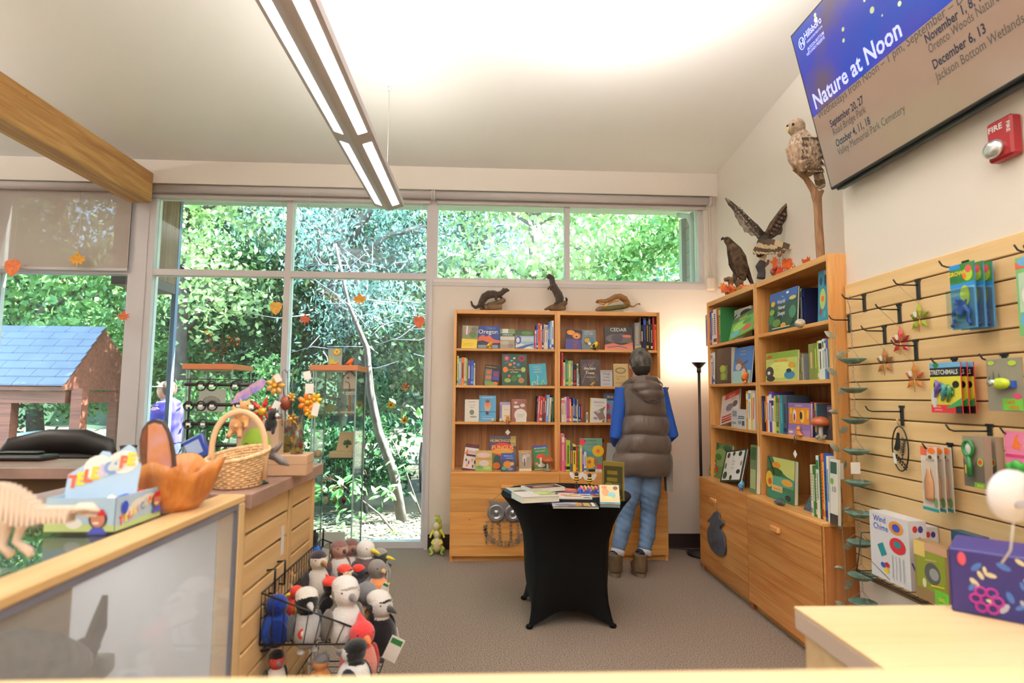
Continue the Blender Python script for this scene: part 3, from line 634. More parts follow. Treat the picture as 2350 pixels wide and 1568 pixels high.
FB(0, 1148, 1181, 755, (226, 224, 210), [('r', 0, .8, 1, 1, (120, 150, 90)), ('r', 0, .62, 1, .78, (40, 84, 50)), ('t', .5, .66, .12, 'OREGON', 'white', 'CENTER', .02), ('r', 0, 0, 1, .44, (160, 146, 126)), ('e', .3, .3, .3, .1, (190, 180, 160)), ('e', .75, .15, .2, .1, (130, 110, 100)), ('r', .15, .78, .55, 1.0, 'white')], 'small Oregon field guide with dark green title bar', dy=.01)
FB(0, 1183, 1226, 758, (150, 190, 220), [('r', 0, .7, 1, 1, (60, 90, 40)), ('e', .6, .85, .3, .1, (90, 130, 50)), ('e', .16, .48, .16, .22, (70, 80, 160)), ('e', .13, .47, .09, .14, 'white'), ('r', .3, .4, .95, .62, (206, 220, 240)), ('r', .4, .46, .8, .5, 'yellow'), ('p', [(0, 0), (0, .18), (.3, .3), (.5, .2), (.8, .12), (1, 0)], 'white'), ('p', [(0, 0), (0, .05), (.5, .2), (1, .3), (1, .24), (.6, .1), (.4, 0)], (60, 90, 150))], 'pale blue guidebook with snowy mountain and green treetop strip', dy=.01)
FB(1, 1109, 1144, 836, 'black', [('r', .05, .1, .5, .8, (110, 110, 80)), ('e', .3, .65, .16, .08, (206, 90, 70)), ('e', .3, .4, .2, .08, (190, 110, 90)), ('r', .55, .3, .97, .72, (66, 70, 160)), ('e', .76, .56, .14, .1, 'crimson'), ('r', .08, .02, .92, .2, (120, 150, 80)), ('e', .8, .14, .14, .07, 'orange'), ('t', .06, .86, .1, 'Wildflowers', 'gold', 'LEFT', .01)], 'black wildflower guide with small flower photos', roll=-.08)
FB(1, 1151, 1209, 812, (24, 76, 56), [('e', .2, .86, .13, .1, (150, 60, 80)), ('e', .8, .86, .14, .11, (150, 40, 60)), ('e', .2, .86, .06, .05, (220, 130, 140)), ('e', .8, .86, .06, .05, (90, 20, 50)), ('l', [(.3, .75), (.12, .7)], .03, 'teal'), ('e', .34, .66, .07, .05, 'orange'), ('e', .66, .66, .07, .05, (90, 120, 200)), ('e', .15, .5, .1, .09, (236, 120, 50)), ('e', .86, .5, .09, .08, (190, 200, 120)), ('e', .5, .22, .13, .1, (60, 110, 40)), ('e', .24, .16, .13, .07, (150, 170, 80)), ('e', .78, .16, .12, .09, (170, 120, 60)), ('e', .3, .3, .05, .04, (220, 90, 60)), ('e', .7, .3, .08, .05, (70, 170, 110)), ('e', .5, .86, .05, .03, 'cream'), ('e', .4, .78, .05, .03, 'skyblue'), ('e', .5, .7, .05, .04, 'pink'), ('t', .5, .56, .06, 'The', 'cream'), ('t', .5, .47, .085, 'Secret World', 'gold', 'CENTER', .015), ('t', .5, .40, .07, 'of Plants', 'cream')], 'tall dark green Secret World of Plants book with painted flowers')
FB(1, 1217, 1256, 836, (48, 160, 184), [('t', .5, .82, .1, 'WHAT A', 'white'), ('t', .5, .70, .1, 'PLANT', 'white'), ('t', .5, .58, .1, 'KNOWS', 'white'), ('l', [(.45, 0), (.42, .2), (.5, .36), (.44, .46)], .04, 'cream'), ('l', [(.12, 0), (.14, .14), (.3, .18), (.36, .04)], .04, (210, 220, 120)), ('l', [(.66, 0), (.7, .12), (.8, .22), (.86, .02)], .04, (210, 220, 120))], 'teal paperback titled What a Plant Knows', roll=.07)
FB(2, 1066, 1099, 917, (236, 230, 218), [('e', .5, .42, .16, .12, (120, 130, 110)), ('e', .6, .22, .25, .04, (150, 150, 140)), ('t', .5, .72, .06, 'in love with', (110, 100, 90)), ('t', .5, .62, .07, 'nature', (120, 90, 70)), ('r', .25, .88, .75, .9, 'grey')], 'white hardback with small grey plant sketch')
FB(2, 1099, 1138, 908, (86, 160, 206), [('e', .5, .6, .2, .22, (196, 170, 150)), ('e', .52, .68, .17, .12, (226, 128, 70)), ('e', .5, .78, .13, .07, (90, 90, 100)), ('l', [(0, .38), (1, .37)], .025, (40, 50, 70)), ('r', .4, .26, .56, .4, (50, 50, 60)), ('r', .2, .1, .8, .12, 'white'), ('r', .2, .19, .8, .2, 'white'), ('r', .15, .91, .85, .93, 'white')], 'sky blue book with plump orange breasted bird on a wire', dy=.02)
FB(2, 1147, 1171, 923, (236, 224, 206), [('r', 0, 0, .2, 1, (130, 126, 170)), ('r', 0, .86, 1, 1, (160, 150, 190)), ('r', .4, .3, .8, .33, 'gold'), ('r', .4, .6, .9, .63, 'tan')], 'small cream booklet with lavender spine strip')
FB(2, 1173, 1208, 916, (146, 84, 66), [('e', .62, .3, .42, .28, (240, 232, 224)), ('r', .3, 0, 1, .3, (240, 232, 224)), ('e', .35, .66, .2, .06, 'white'), ('e', .75, .72, .16, .08, 'white'), ('e', .3, .84, .12, .05, (226, 200, 190)), ('r', .4, .3, .85, .32, 'grey'), ('r', .42, .22, .8, .235, 'grey')], 'brown book with white scrolling tree shape')
FB(3, 1060, 1092, 1017, (242, 232, 228), [('r', 0, .86, 1, 1, (92, 34, 34)), ('p', [(.02, .6), (.2, .82), (.3, .62)], (226, 110, 50)), ('r', .16, .55, 1, .62, (80, 30, 34)), ('r', .3, .66, .95, .76, (226, 190, 200)), ('r', 0, 0, 1, .1, (92, 34, 34)), ('e', .2, .4, .06, .05, (60, 70, 70)), ('e', .4, .32, .05, .08, 'crimson'), ('e', .62, .42, .06, .05, 'orange'), ('e', .84, .36, .06, .07, (80, 50, 40)), ('e', .3, .2, .08, .04, 'orange'), ('e', .72, .2, .05, .06, 'maroon')], 'leaning white and maroon book with rows of tiny pictures', roll=-.13, dy=.05)
FB(3, 1122, 1184, 1001, (80, 76, 96), [('r', .8, .7, 1, 1, (170, 150, 80)), ('r', .72, 0, 1, .6, (110, 110, 60)), ('r', 0, 0, .25, .5, (120, 130, 60)), ('e', .5, .60, .43, .20, (222, 60, 44)), ('e', .5, .54, .41, .08, (240, 170, 70)), ('r', .44, .1, .58, .5, (240, 190, 90)), ('e', .3, .28, .12, .16, (60, 90, 90)), ('e', .28, .12, .14, .1, 'orange'), ('e', .7, .16, .1, .1, (236, 140, 50)), ('t', .5, .82, .12, 'HUMONGOUS', (240, 190, 120), 'CENTER', .02), ('t', .5, .60, .17, 'FUNGUS', (244, 200, 120), 'CENTER', .02)], 'large Humongous Fungus book with red cap mushroom', dy=.10, tilt=.1)
FB(3, 1091, 1129, 1034, (206, 180, 110), [('e', .5, .78, .42, .13, (236, 200, 196)), ('r', .0, .55, 1, .64, (196, 150, 90)), ('e', .52, .38, .3, .16, (236, 216, 206)), ('r', 0, 0, 1, .24, (150, 180, 100)), ('e', .25, .2, .2, .08, (110, 160, 90)), ('e', .7, .16, .25, .08, (200, 210, 120)), ('t', .5, .78, .07, 'mushroom', (240, 240, 230))], 'small book with pale pink mushroom over green grass', tilt=.08)
FB(3, 1150, 1182, 1040, (66, 74, 110), [('r', 0, .64, 1, 1, (64, 90, 170)), ('e', .45, .38, .3, .2, (220, 140, 60)), ('e', .78, .42, .14, .1, (230, 180, 100)), ('e', .2, .18, .18, .1, (90, 170, 110)), ('e', .65, .14, .2, .08, (140, 150, 190)), ('t', .5, .82, .1, 'Mushrooms', 'white', 'CENTER', .015), ('t', .6, .70, .09, 'Northwest', 'white', 'CENTER', .01)], 'small blue Mushrooms Northwest guide in front of the big fungus book', tilt=.06, dy=-.01)
FB(3, 1191, 1220, 1034, (170, 156, 140), [('r', 0, .84, 1, 1, (200, 160, 110)), ('e', .45, .6, .16, .2, (226, 210, 206)), ('r', .4, .25, .5, .6, (110, 100, 96)), ('e', .7, .75, .2, .08, (200, 196, 206)), ('r', 0, 0, 1, .13, (246, 230, 190)), ('t', .5, .88, .07, 'mushrooms', 'white')], 'grey card deck box with pale mushroom photo and cream base', tilt=.05, t=.03, roll=.02)
FB(3, 1226, 1262, 1024, (60, 128, 74), [('r', 0, .9, 1, 1, (60, 80, 160)), ('t', .5, .86, .08, 'MUSHROOMS', 'white', 'CENTER', .01), ('t', .5, .74, .07, 'NORTHWEST', 'cream', 'CENTER', .01), ('e', .5, .54, .3, .1, (226, 70, 44)), ('r', .42, .2, .56, .5, (240, 226, 200)), ('e', .5, .18, .24, .08, 'white'), ('e', .2, .26, .1, .06, 'orange'), ('r', 0, 0, 1, .06, (170, 160, 100))], 'green mushroom guide with red capped mushroom, leaning right', roll=.09, dy=.06)
# right bay
FB(0, 1296, 1333, 755, (66, 62, 132), [('r', 0, .55, 1, 1, (40, 34, 40)), ('e', .3, .85, .26, .12, (230, 150, 60)), ('e', .66, .72, .26, .16, (224, 120, 50)), ('e', .66, .70, .14, .09, (240, 190, 90)), ('e', .66, .68, .08, .05, 'maroon'), ('r', .55, .1, .75, .12, 'orange'), ('r', .55, .18, .75, .2, 'orange'), ('r', .5, .27, .75, .29, 'orange'), ('r', .5, .36, .8, .38, 'pink'), ('r', .45, .45, .8, .47, 'pink')], 'indigo book with orange swirling top, right bay', roll=-.10)
FB(0, 1335, 1368, 757, (126, 134, 140), [('r', .04, .03, .96, .97, (110, 122, 132)), ('e', .5, .42, .34, .22, (60, 76, 60)), ('e', .45, .46, .26, .12, 'gold'), ('e', .72, .5, .18, .14, (70, 120, 140)), ('e', .55, .3, .12, .08, 'white'), ('t', .5, .86, .08, 'WHERE WE', 'white', 'CENTER', .01), ('t', .5, .76, .08, 'CALL HOME', 'white', 'CENTER', .01)], 'grey book titled Where We Call Home')
FB(0, 1388, 1453, 750, (58, 54, 52), [('r', 0, 0, 1, .22, (222, 140, 120)), ('e', .5, .5, .46, .2, (110, 100, 104)), ('e', .45, .5, .2, .2, (80, 72, 84)), ('e', .8, .6, .16, .06, (214, 110, 80)), ('p', [(0, .22), (.3, .3), (.6, .2), (1, .34), (1, .2), (0, .12)], (220, 120, 100)), ('e', .86, .38, .14, .08, (110, 100, 70)), ('l', [(.1, .1), (.5, .16), (.8, .08)], .03, (120, 90, 96)), ('t', .5, .80, .22, 'CEDAR', 'white', 'CENTER', .01)], 'wide dark book titled CEDAR', dy=.02)
FB(1, 1332, 1377, 825, (70, 56, 58), [('e', .4, .7, .3, .16, (100, 80, 84)), ('e', .7, .3, .24, .2, (92, 76, 66)), ('l', [(.1, .1), (.3, .5), (.7, .9)], .06, (116, 96, 92)), ('l', [(.9, .1), (.6, .4), (.3, .95)], .05, (50, 40, 44)), ('r', .3, .33, .75, .345, 'cream'), ('t', .5, .62, .14, 'Ancient', 'cream', 'CENTER', .01), ('t', .5, .45, .14, 'Trees', 'cream', 'CENTER', .01)], 'tall dark brown Ancient Trees book')
FB(1, 1378, 1406, 850, (196, 196, 200), [('t', .5, .72, .17, 'Things', (120, 50, 50)), ('t', .5, .52, .15, 'Trees', (90, 50, 50)), ('t', .5, .32, .17, 'Know', (120, 50, 50)), ('r', .2, .12, .8, .15, 'grey'), ('r', 0, .9, 1, .93, 'grey')], 'small pale grey book titled Things Trees Know', tilt=.06)
FB(1, 1408, 1443, 835, (206, 178, 124), [('e', .5, .7, .36, .14, (130, 116, 80)), ('e', .5, .7, .28, .09, (196, 170, 116)), ('t', .5, .4, .09, 'DOUGLAS', (130, 100, 60)), ('t', .3, .28, .1, 'FIR', (130, 100, 60)), ('r', .15, .14, .6, .16, (150, 120, 80))], 'tan Douglas Fir book with a wreath emblem')
FB(2, 1353, 1391, 913, (232, 226, 218), [('r', 0, 0, .05, 1, 'yellow'), ('t', .52, .8, .11, 'BIRDING', (130, 130, 130)), ('t', .52, .68, .08, 'by season', (150, 150, 150)), ('p', [(.2, .42), (.55, .54), (.95, .7), (.8, .46), (.95, .2), (.6, .1), (.45, .26)], (130, 112, 104)), ('e', .5, .46, .14, .06, (200, 190, 180)), ('e', .35, .18, .14, .06, (150, 130, 150))], 'white birding book with grey bird drawing beside the shopper', roll=-.06)
FB(2, 1386, 1426, 902, (84, 96, 116), [('r', 0, 0, 1, .78, (110, 140, 180)), ('t', .4, .84, .1, 'Birds', 'cream', 'CENTER', .01), ('r', 0, .74, 1, .79, (30, 36, 60)), ('e', .2, .52, .16, .12, (206, 50, 80)), ('e', .7, .4, .24, .26, (170, 120, 80)), ('e', .25, .2, .18, .1, (150, 70, 80)), ('e', .3, .06, .1, .05, 'orange')], 'slate blue Birds book half hidden by the shopper', dy=.05)
FB(3, 1332, 1384, 1006, (110, 150, 130), [('e', .12, .88, .14, .1, (220, 50, 80)), ('e', .8, .6, .26, .18, (240, 190, 40)), ('e', .42, .24, .28, .18, (240, 180, 30)), ('e', .8, .6, .08, .06, 'orange'), ('e', .4, .26, .08, .06, (180, 100, 30)), ('p', [(.02, .6), (.3, .42), (.6, .46), (.5, .56), (.26, .6), (.1, .74)], (60, 140, 140)), ('e', .85, .1, .13, .09, (220, 50, 90)), ('e', .7, .26, .1, .12, (150, 110, 80)), ('e', .05, .3, .08, .1, (60, 50, 120)), ('t', .45, .9, .07, 'Birds, Bees &', (30, 60, 60), 'CENTER', .01), ('t', .55, .78, .08, 'Butterflies', (70, 110, 100))], 'large bright gardening book with yellow flowers and hummingbird', dy=.07)
def row(px0, px1, shelf, items, where, zpix, group, right=False, depth=.17, roll=0., dy=0., ytops=None, tmax=None):
    """a row of books standing spine out between two pixels; items: (cover, accent, relative width, top pixel)"""
    tot = sum(i[2] for i in items)
    if not right: Y = yb_(shelf)+dy; a, b = at(px0, zpix, Y=Y).x, at(px1, zpix, Y=Y).x; z = SZ[shelf]+.0005
    else: Xp = RX+.012+dy if shelf < 3 else RL+.05+dy; a, b = at(px0, zpix, X=Xp).y, at(px1, zpix, X=Xp).y; z = RZ[shelf]+.0005
    u = a
    for k, (cv, ac, wd, yt) in enumerate(items):
        t = abs(b-a)*wd/tot; px = px0+(px1-px0)*(sum(i[2] for i in items[:k])+wd/2)/tot
        h = (at(px, yt, Y=Y) if not right else at(px, yt, X=Xp)).z-z; h = max(.06, h)
        lab = '%s spined book, %s from left %s' % (cv if isinstance(cv, str) else 'patterned', ORD[k], where)
        loc = (u+.0004, Y+.0015*(k % 3), z) if not right else (Xp+.0015*(k % 3), u-.0004, z)
        spine_book(loc, 0 if not right else -PI/2, t-.0008, h/max(.5, math.cos(roll)), depth-.01*(k % 3), cv, ac, lab, group, roll, seed=k*7+int(px0))
        u += t if not right else -t
row(1227, 1271, 0, [('pink', 'white', 1, 757), ('blue', 'white', 1, 745), ('orange', 'red', 1.2, 742), ('pink', 'cream', 1, 744), ('navy', 'white', 1, 745), ('cream', 'red', .8, 744), ('white', 'grey', 1.6, 746), ('blue', 'white', 1, 740), ('skyblue', 'white', 1, 738), ('white', 'blue', 1.4, 736)], 'on the top shelf, left bay of back bookcase', 799, 'spine out books, back bookcase top left shelf')
row(1048, 1090, 1, [('yellow', 'olive', .8, 817), ('skyblue', 'white', 1.3, 822), ('orange', 'black', 1.4, 820), ('cream', 'grey', .8, 821), ('lime', 'olive', .8, 823), ('violet', 'cream', 1.5, 827), ('blue', 'skyblue', 1.5, 827), ('white', 'grey', .7, 834)], 'on the second shelf, left bay of back bookcase', 884, 'spine out books, back bookcase second left shelf')
row(1230, 1270, 2, [('black', 'grey', .6, 910), ('pink', 'white', 1, 909), ('red', 'cream', 1.5, 909), ('slate', 'orange', .8, 909), ('crimson', 'cream', 1, 906), ('skyblue', 'white', 1.6, 906), ('cream', 'gold', 1, 912), ('black', 'grey', .8, 909), ('green', 'darkgreen', .7, 909)], 'in the slanting row, third shelf, left bay', 967, 'slanting books, back bookcase third left shelf', roll=-.05)
row(1457, 1507, 0, [('grey', 'tan', 2.6, 741), ('brown', 'cream', .6, 729), ('black', 'cream', 1.2, 746), ('navy', 'blue', 1.5, 730), ('black', 'gold', 1.3, 736), ('black', 'grey', 1, 728), ('black', 'cream', 1, 744), ('crimson', 'red', 1, 729), ('orange', 'red', 1, 745)], 'on the top shelf, right bay of back bookcase', 800, 'spine out books, back bookcase top right shelf')
row(1288, 1330, 1, [('red', 'crimson', 1, 809), ('cream', 'grey', .9, 832), ('green', 'lime', .8, 825), ('teal', 'cream', .7, 828), ('lime', 'cream', 1.3, 828), ('grey', 'cream', .9, 828), ('black', 'red', 1.8, 836), ('white', 'green', .7, 835), ('teal', 'white', .6, 856)], 'on the second shelf, right bay of back bookcase', 884, 'spine out books, back bookcase second right shelf')
row(1288, 1337, 2, [('cream', 'pink', 1.6, 914), ('cream', 'grey', 1, 911), ('purple', 'pink', 1.3, 910), ('orange', 'white', 1, 916), ('gold', 'orange', .7, 932), ('blue', 'white', 1.1, 914), ('navy', 'white', .9, 917), ('cream', 'grey', .5, 917), ('navy', 'skyblue', 1.4, 928), ('crimson', 'pink', .8, 928)], 'on the third shelf, right bay of back bookcase', 968, 'spine out books, back bookcase third right shelf')
row(1289, 1346, 3, [('pink', 'cream', 1.4, 997), ('pink', 'crimson', .7, 1006), ('lime', 'black', 2.0, 1012), ('slate', 'orange', 1.2, 1023), ('yellow', 'black', 1.5, 1021), ('red', 'orange', .8, 1024), ('green', 'olive', 1, 1024), ('yellow', 'cream', 1.2, 1025), ('violet', 'cream', .8, 1035), ('white', 'blue', 1.2, 1038)], 'on the bottom shelf, right bay of back bookcase', 1080, 'spine out books, back bookcase bottom right shelf')
# ---------------------------------------------------------------- books, right bookcase
def RB(s, x0, x1, ybot, ytop, cov, els, label, tilt=.12, roll=0., t=.014, dx=0.):
    Xp = (RX+.014 if s < 3 else RL+.06)+dx; z = RZ[s]+.0005
    a, b = at(x0, ybot, X=Xp), at(x1, ybot, X=Xp); h = at((x0+x1)/2, ytop, X=Xp+.02).z-z
    return face_book((Xp, a.y, z), -PI/2, a.y-b.y, h/math.cos(tilt), t, cov, els, label, tilt, roll)
RB(0, 1656, 1722, 780, 713, 'white', [('e', .25, .86, .13, .06, (50, 90, 140)), ('e', .85, .82, .2, .12, (70, 66, 40)), ('e', .1, .3, .14, .2, (120, 150, 90)), ('e', .15, .08, .1, .07, (60, 80, 60)), ('l', [(.4, .7), (.55, .85)], .02, 'black'), ('t', .12, .56, .2, 'SEPTE', (50, 70, 150), 'LEFT'), ('t', .12, .28, .2, 'MIND', (50, 70, 150), 'LEFT')], 'white nature book with large blue capitals, top of right bookcase', dx=.10, tilt=.05)
RB(0, 1672, 1722, 780, 728, (96, 160, 60), [('r', 0, .78, 1, 1, (60, 100, 60)), ('e', .4, .5, .3, .2, (150, 200, 90)), ('e', .25, .2, .2, .14, (90, 180, 200)), ('e', .75, .25, .18, .12, (206, 70, 50)), ('e', .7, .55, .18, .1, (70, 130, 60)), ('t', .5, .78, .13, 'DINOSAURS', 'yellow', 'CENTER', .02)], 'small green dinosaurs book leaning before the white book', tilt=.3, roll=.16)
RB(1, 1641, 1677, 880, 800, 'black', [('r', .35, .1, .8, .5, (90, 130, 60)), ('e', .5, .42, .18, .1, (170, 190, 80)), ('e', .55, .2, .15, .1, (150, 170, 60))], 'wide black book with small green boots picture', tilt=.03, t=.05)
RB(1, 1680, 1721, 876, 797, (60, 120, 190), [('r', 0, 0, 1, .34, (150, 200, 200)), ('p', [(.1, .62), (.4, .5), (.6, .34), (.9, .2), (.7, .44), (.5, .6), (.2, .72)], (120, 84, 70)), ('e', .3, .45, .16, .1, (200, 190, 180)), ('l', [(.5, .5), (.8, .6)], .05, (60, 50, 50)), ('e', .6, .3, .12, .1, (220, 190, 170)), ('t', .5, .86, .06, 'WATERFOWL', 'gold', 'CENTER', .01), ('t', .5, .78, .05, 'of the northwest', 'cream')], 'blue book with a wading bird cover, right bookcase')
RB(2, 1652, 1690, 975, 909, (226, 216, 214), [('r', .2, .8, 1, 1, (196, 50, 50)), ('t', .6, .83, .11, 'BUGS OF', 'white'), ('t', .7, .7, .09, 'PACIFIC', 'red'), ('e', .5, .5, .2, .12, (110, 106, 120)), ('e', .8, .55, .14, .1, (80, 70, 70)), ('r', .1, .05, .8, .1, 'red'), ('r', .1, .13, .8, .18, 'red'), ('r', .1, .22, .7, .26, 'red')], 'pale book with red title and insects, leaning right', tilt=.2, roll=.22)
RB(2, 1678, 1712, 978, 939, (214, 214, 216), [('r', .1, .6, .4, .9, 'grey'), ('r', .5, .2, .7, .4, 'grey'), ('r', .1, .2, .35, .3, 'grey'), ('r', .5, .5, .9, .55, 'slate'), ('r', .5, .6, .9, .65, 'slate'), ('r', .75, .15, .9, .4, 'slate')], 'small grey white printed card box beside insect book', tilt=.02, t=.03, dx=-.004)
RB(3, 1627, 1673, 1094, 1018, (96, 140, 84), [('e', .5, .6, .36, .26, (130, 170, 100)), ('e', .2, .9, .2, .12, (40, 90, 60)), ('e', .8, .9, .2, .1, (50, 100, 70)), ('e', .4, .6, .16, .1, (60, 120, 60)), ('e', .22, .42, .12, .09, (50, 30, 24)), ('e', .24, .40, .07, .06, (226, 180, 150)), ('p', [(.25, .36), (.42, .3), (.5, .14), (.36, .18)], 'red'), ('l', [(.3, .3), (.1, .2)], .03, (226, 180, 150)), ('t', .7, .5, .07, 'The Garden', (210, 110, 90)), ('e', .15, .08, .2, .06, (190, 180, 60))], 'green picture book with dark haired child, right bookcase bottom', dx=.05)
RB(3, 1652, 1695, 1100, 1040, (40, 60, 48), [('r', .07, .05, .94, .95, 'white'), ('e', .2, .84, .07, .09, (50, 60, 50)), ('e', .45, .88, .06, .07, (60, 70, 60)), ('e', .75, .86, .08, .08, (40, 60, 50)), ('e', .2, .2, .1, .12, (40, 70, 50)), ('e', .8, .3, .09, .07, (60, 60, 50)), ('e', .5, .12, .06, .08, (40, 60, 50)), ('e', .15, .5, .05, .1, (120, 120, 110)), ('e', .88, .55, .04, .08, (170, 120, 100)), ('t', .5, .62, .06, 'Foraging', 'grey'), ('t', .5, .52, .06, 'with kids', 'grey'), ('t', .5, .4, .07, 'Journal', 'grey')], 'white journal with dark leaf sketches leaning at an angle', tilt=.3, roll=.16, dx=-.01)
RB(3, 1720, 1735, 1122, 1022, (110, 130, 90), [('r', .1, .7, .9, .96, (60, 90, 50)), ('r', .1, .1, .9, .5, (170, 180, 130))], 'tall mossy green book next to the divider', tilt=.05, t=.03)
RB(0, 1764, 1828, 757, 668, (34, 70, 66), [('r', 0, .82, 1, 1, (50, 84, 160)), ('e', .5, .8, .5, .12, (50, 84, 150)), ('e', .66, .92, .05, .03, 'white'), ('e', .14, .72, .08, .07, 'gold'), ('e', .1, .3, .12, .12, (50, 110, 60)), ('e', .86, .4, .12, .16, (60, 120, 90)), ('e', .85, .75, .12, .05, (206, 190, 110)), ('e', .3, .2, .16, .1, (90, 130, 60)), ('e', .55, .12, .1, .06, (200, 150, 60)), ('e', .75, .18, .14, .1, (40, 80, 50)), ('e', .12, .5, .1, .08, (120, 150, 60)), ('t', .5, .83, .06, 'The', 'white'), ('t', .45, .68, .145, 'World', 'white', 'CENTER', .01), ('t', .48, .53, .145, 'Never', 'white', 'CENTER', .01), ('t', .47, .38, .145, 'Sleeps', 'white', 'CENTER', .01), ('r', .15, .05, .8, .08, 'tan')], 'dark blue green picture book The World Never Sleeps', tilt=.07)
RB(0, 1876, 1899, 726, 622, (50, 130, 160), [('e', .5, .45, .3, .2, (180, 200, 110)), ('e', .3, .8, .14, .08, (40, 50, 90)), ('e', .75, .8, .12, .12, (30, 50, 80)), ('e', .5, .45, .16, .06, 'orange'), ('e', .3, .2, .1, .06, 'crimson'), ('e', .7, .15, .14, .07, (60, 160, 160)), ('r', .6, .9, .9, .98, 'grey')], 'aqua blue book at the near end of the top shelf', tilt=.05, dx=.03)
RB(1, 1757, 1829, 871, 808, (190, 200, 110), [('r', 0, .78, 1, 1, (130, 160, 60)), ('e', .5, .4, .4, .3, (222, 226, 130)), ('e', .14, .32, .14, .2, (70, 66, 70)), ('e', .18, .1, .14, .1, (50, 50, 56)), ('e', .12, .3, .05, .06, 'white'), ('e', .78, .2, .16, .14, (60, 130, 170)), ('e', .76, .34, .08, .07, (30, 40, 50)), ('e', .84, .52, .1, .1, 'gold'), ('e', .12, .86, .1, .05, (200, 70, 40)), ('t', .5, .66, .13, 'WILD ANIMALS', (230, 150, 60), 'CENTER', .03), ('t', .42, .5, .05, 'animals and birds', 'tan'), ('t', .42, .4, .05, 'sticker book', 'tan')], 'yellow green children book with raccoon and blue bird', tilt=.05)
RB(2, 1809, 1860, 992, 925, (140, 110, 170), [('r', .05, .36, .95, .86, (226, 140, 40)), ('e', .3, .6, .08, .2, 'white'), ('e', .65, .6, .1, .2, (240, 200, 90)), ('e', .6, .62, .06, .12, (60, 40, 50)), ('e', .3, .56, .04, .12, (150, 60, 40)), ('e', .15, .74, .06, .1, (240, 190, 60)), ('e', .9, .66, .05, .14, (240, 190, 60)), ('r', 0, 0, 1, .18, (170, 130, 180)), ('e', .15, .1, .1, .03, 'cream'), ('t', .5, .9, .07, 'Sleeping forest', 'white')], 'purple and orange fairy tale book at the third shelf', tilt=.03)
RB(2, 1898, 1912, 998, 930, (60, 46, 50), [('e', .5, .5, .3, .2, (100, 76, 60)), ('r', .1, .8, .9, .95, (120, 80, 110))], 'thin dark brown book beside mushroom figurine', tilt=.02)
RB(3, 1760, 1822, 1142, 1052, (70, 120, 80), [('p', [(.2, 1), (1, 1), (1, .55), (.75, .6), (.5, .7), (.3, .85)], (200, 206, 120)), ('e', .35, .82, .16, .08, (220, 150, 50)), ('e', .3, .66, .3, .1, (50, 96, 50)), ('r', .2, .34, 1, .56, (90, 160, 140)), ('e', .75, .46, .2, .08, (226, 170, 70)), ('e', .1, .45, .14, .2, (230, 190, 60)), ('e', .12, .4, .07, .08, (200, 90, 50)), ('e', .5, .12, .5, .14, (50, 130, 110)), ('r', .2, .2, .6, .34, (230, 190, 120)), ('t', .4, .24, .07, 'On the Trail', (110, 70, 40)), ('e', .8, .12, .1, .07, (30, 50, 50)), ('l', [(.05, 1), (.3, .6)], .04, (60, 40, 30))], 'big green cut out nature board book on the lowest shelf', tilt=.05, t=.025, dx=.04)
RB(3, 1905, 1923, 1188, 1054, (238, 234, 226), [('r', .1, .78, .9, .96, (50, 90, 80)), ('r', 0, 0, 1, .16, (60, 56, 50)), ('t', .5, .5, .12, '10', (60, 60, 60)), ('e', .3, .66, .2, .05, (120, 170, 60))], 'tall white book with green firs at the near end', tilt=.03, dx=-.02)
row(1620, 1654, 0, [('grey', 'blue', 1.2, 722), ('blue', 'orange', 1.5, 716), ('white', 'grey', .8, 717), ('white', 'black', 1.4, 709), ('red', 'brown', .8, 706), ('green', 'lime', .8, 705)], 'on right bookcase, top shelf by corner lamp', 792, 'spine out books, right bookcase top far shelf', True)
row(1626, 1640, 1, [('black', 'white', 1, 812), ('white', 'grey', 1, 811), ('blue', 'cream', 1, 817), ('white', 'blue', 1, 809)], 'on right bookcase, second shelf by corner lamp', 882, 'spine out books, right bookcase second far shelf', True)
row(1712, 1732, 2, [('gold', 'white', 1, 898), ('white', 'skyblue', 1.2, 896), ('yellow', 'orange', 1, 904), ('white', 'red', 1, 902)], 'on third shelf beside the insect book', 978, 'spine out books, right bookcase third far shelf', True, roll=-.05)
row(1830, 1846, 0, [('darkgreen', 'black', 1.2, 660), ('white', 'grey', .8, 662), ('navy', 'blue', 1.1, 661)], 'behind the stone turtle on the top shelf', 735, 'dark books behind the stone turtle', True, dy=.06)
row(1831, 1845, 1, [('grey', 'cream', 1, 810), ('olive', 'black', 1, 810), ('brown', 'grey', 1, 811), ('grey', 'tan', 1, 812)], 'in the stack beside the raccoon book', 863, 'thin discs and booklets beside raccoon book', True, dy=.02)
row(1857, 1908, 1, [('olive', 'tan', 2.2, 789), ('olive', 'lime', 1, 787), ('lime', 'cream', .8, 782), ('white', 'black', 1.3, 781), ('white', 'green', .6, 777), ('teal', 'cream', .8, 781), ('violet', 'white', .8, 778), ('lime', 'green', .9, 778)], 'on right bookcase, near end of second shelf', 860, 'spine out books, right bookcase second near shelf', True)
row(1744, 1806, 2, [('blue', 'navy', 1, 897), ('navy', 'blue', 1, 909), ('black', 'gold', 1, 909), ('orange', 'cream', .7, 909), ('white', 'skyblue', .7, 909), ('violet', 'white', 1.3, 899), ('white', 'navy', 1, 914), ('yellow', 'green', .6, 909), ('green', 'lime', 1.2, 906), ('grey', 'red', .6, 907), ('teal', 'aqua', 1.2, 908), ('slate', 'navy', 1.6, 908)], 'in long third shelf row, right bookcase', 988, 'spine out books, right bookcase third near shelf', True)
row(1862, 1877, 2, [('red', 'gold', 1, 923), ('navy', 'red', 1, 924), ('gold', 'navy', 1, 925), ('slate', 'teal', .8, 926)], 'beside the mushroom figurine, third near shelf', 994, 'spine out books beside mushroom figurine', True, dy=.02)
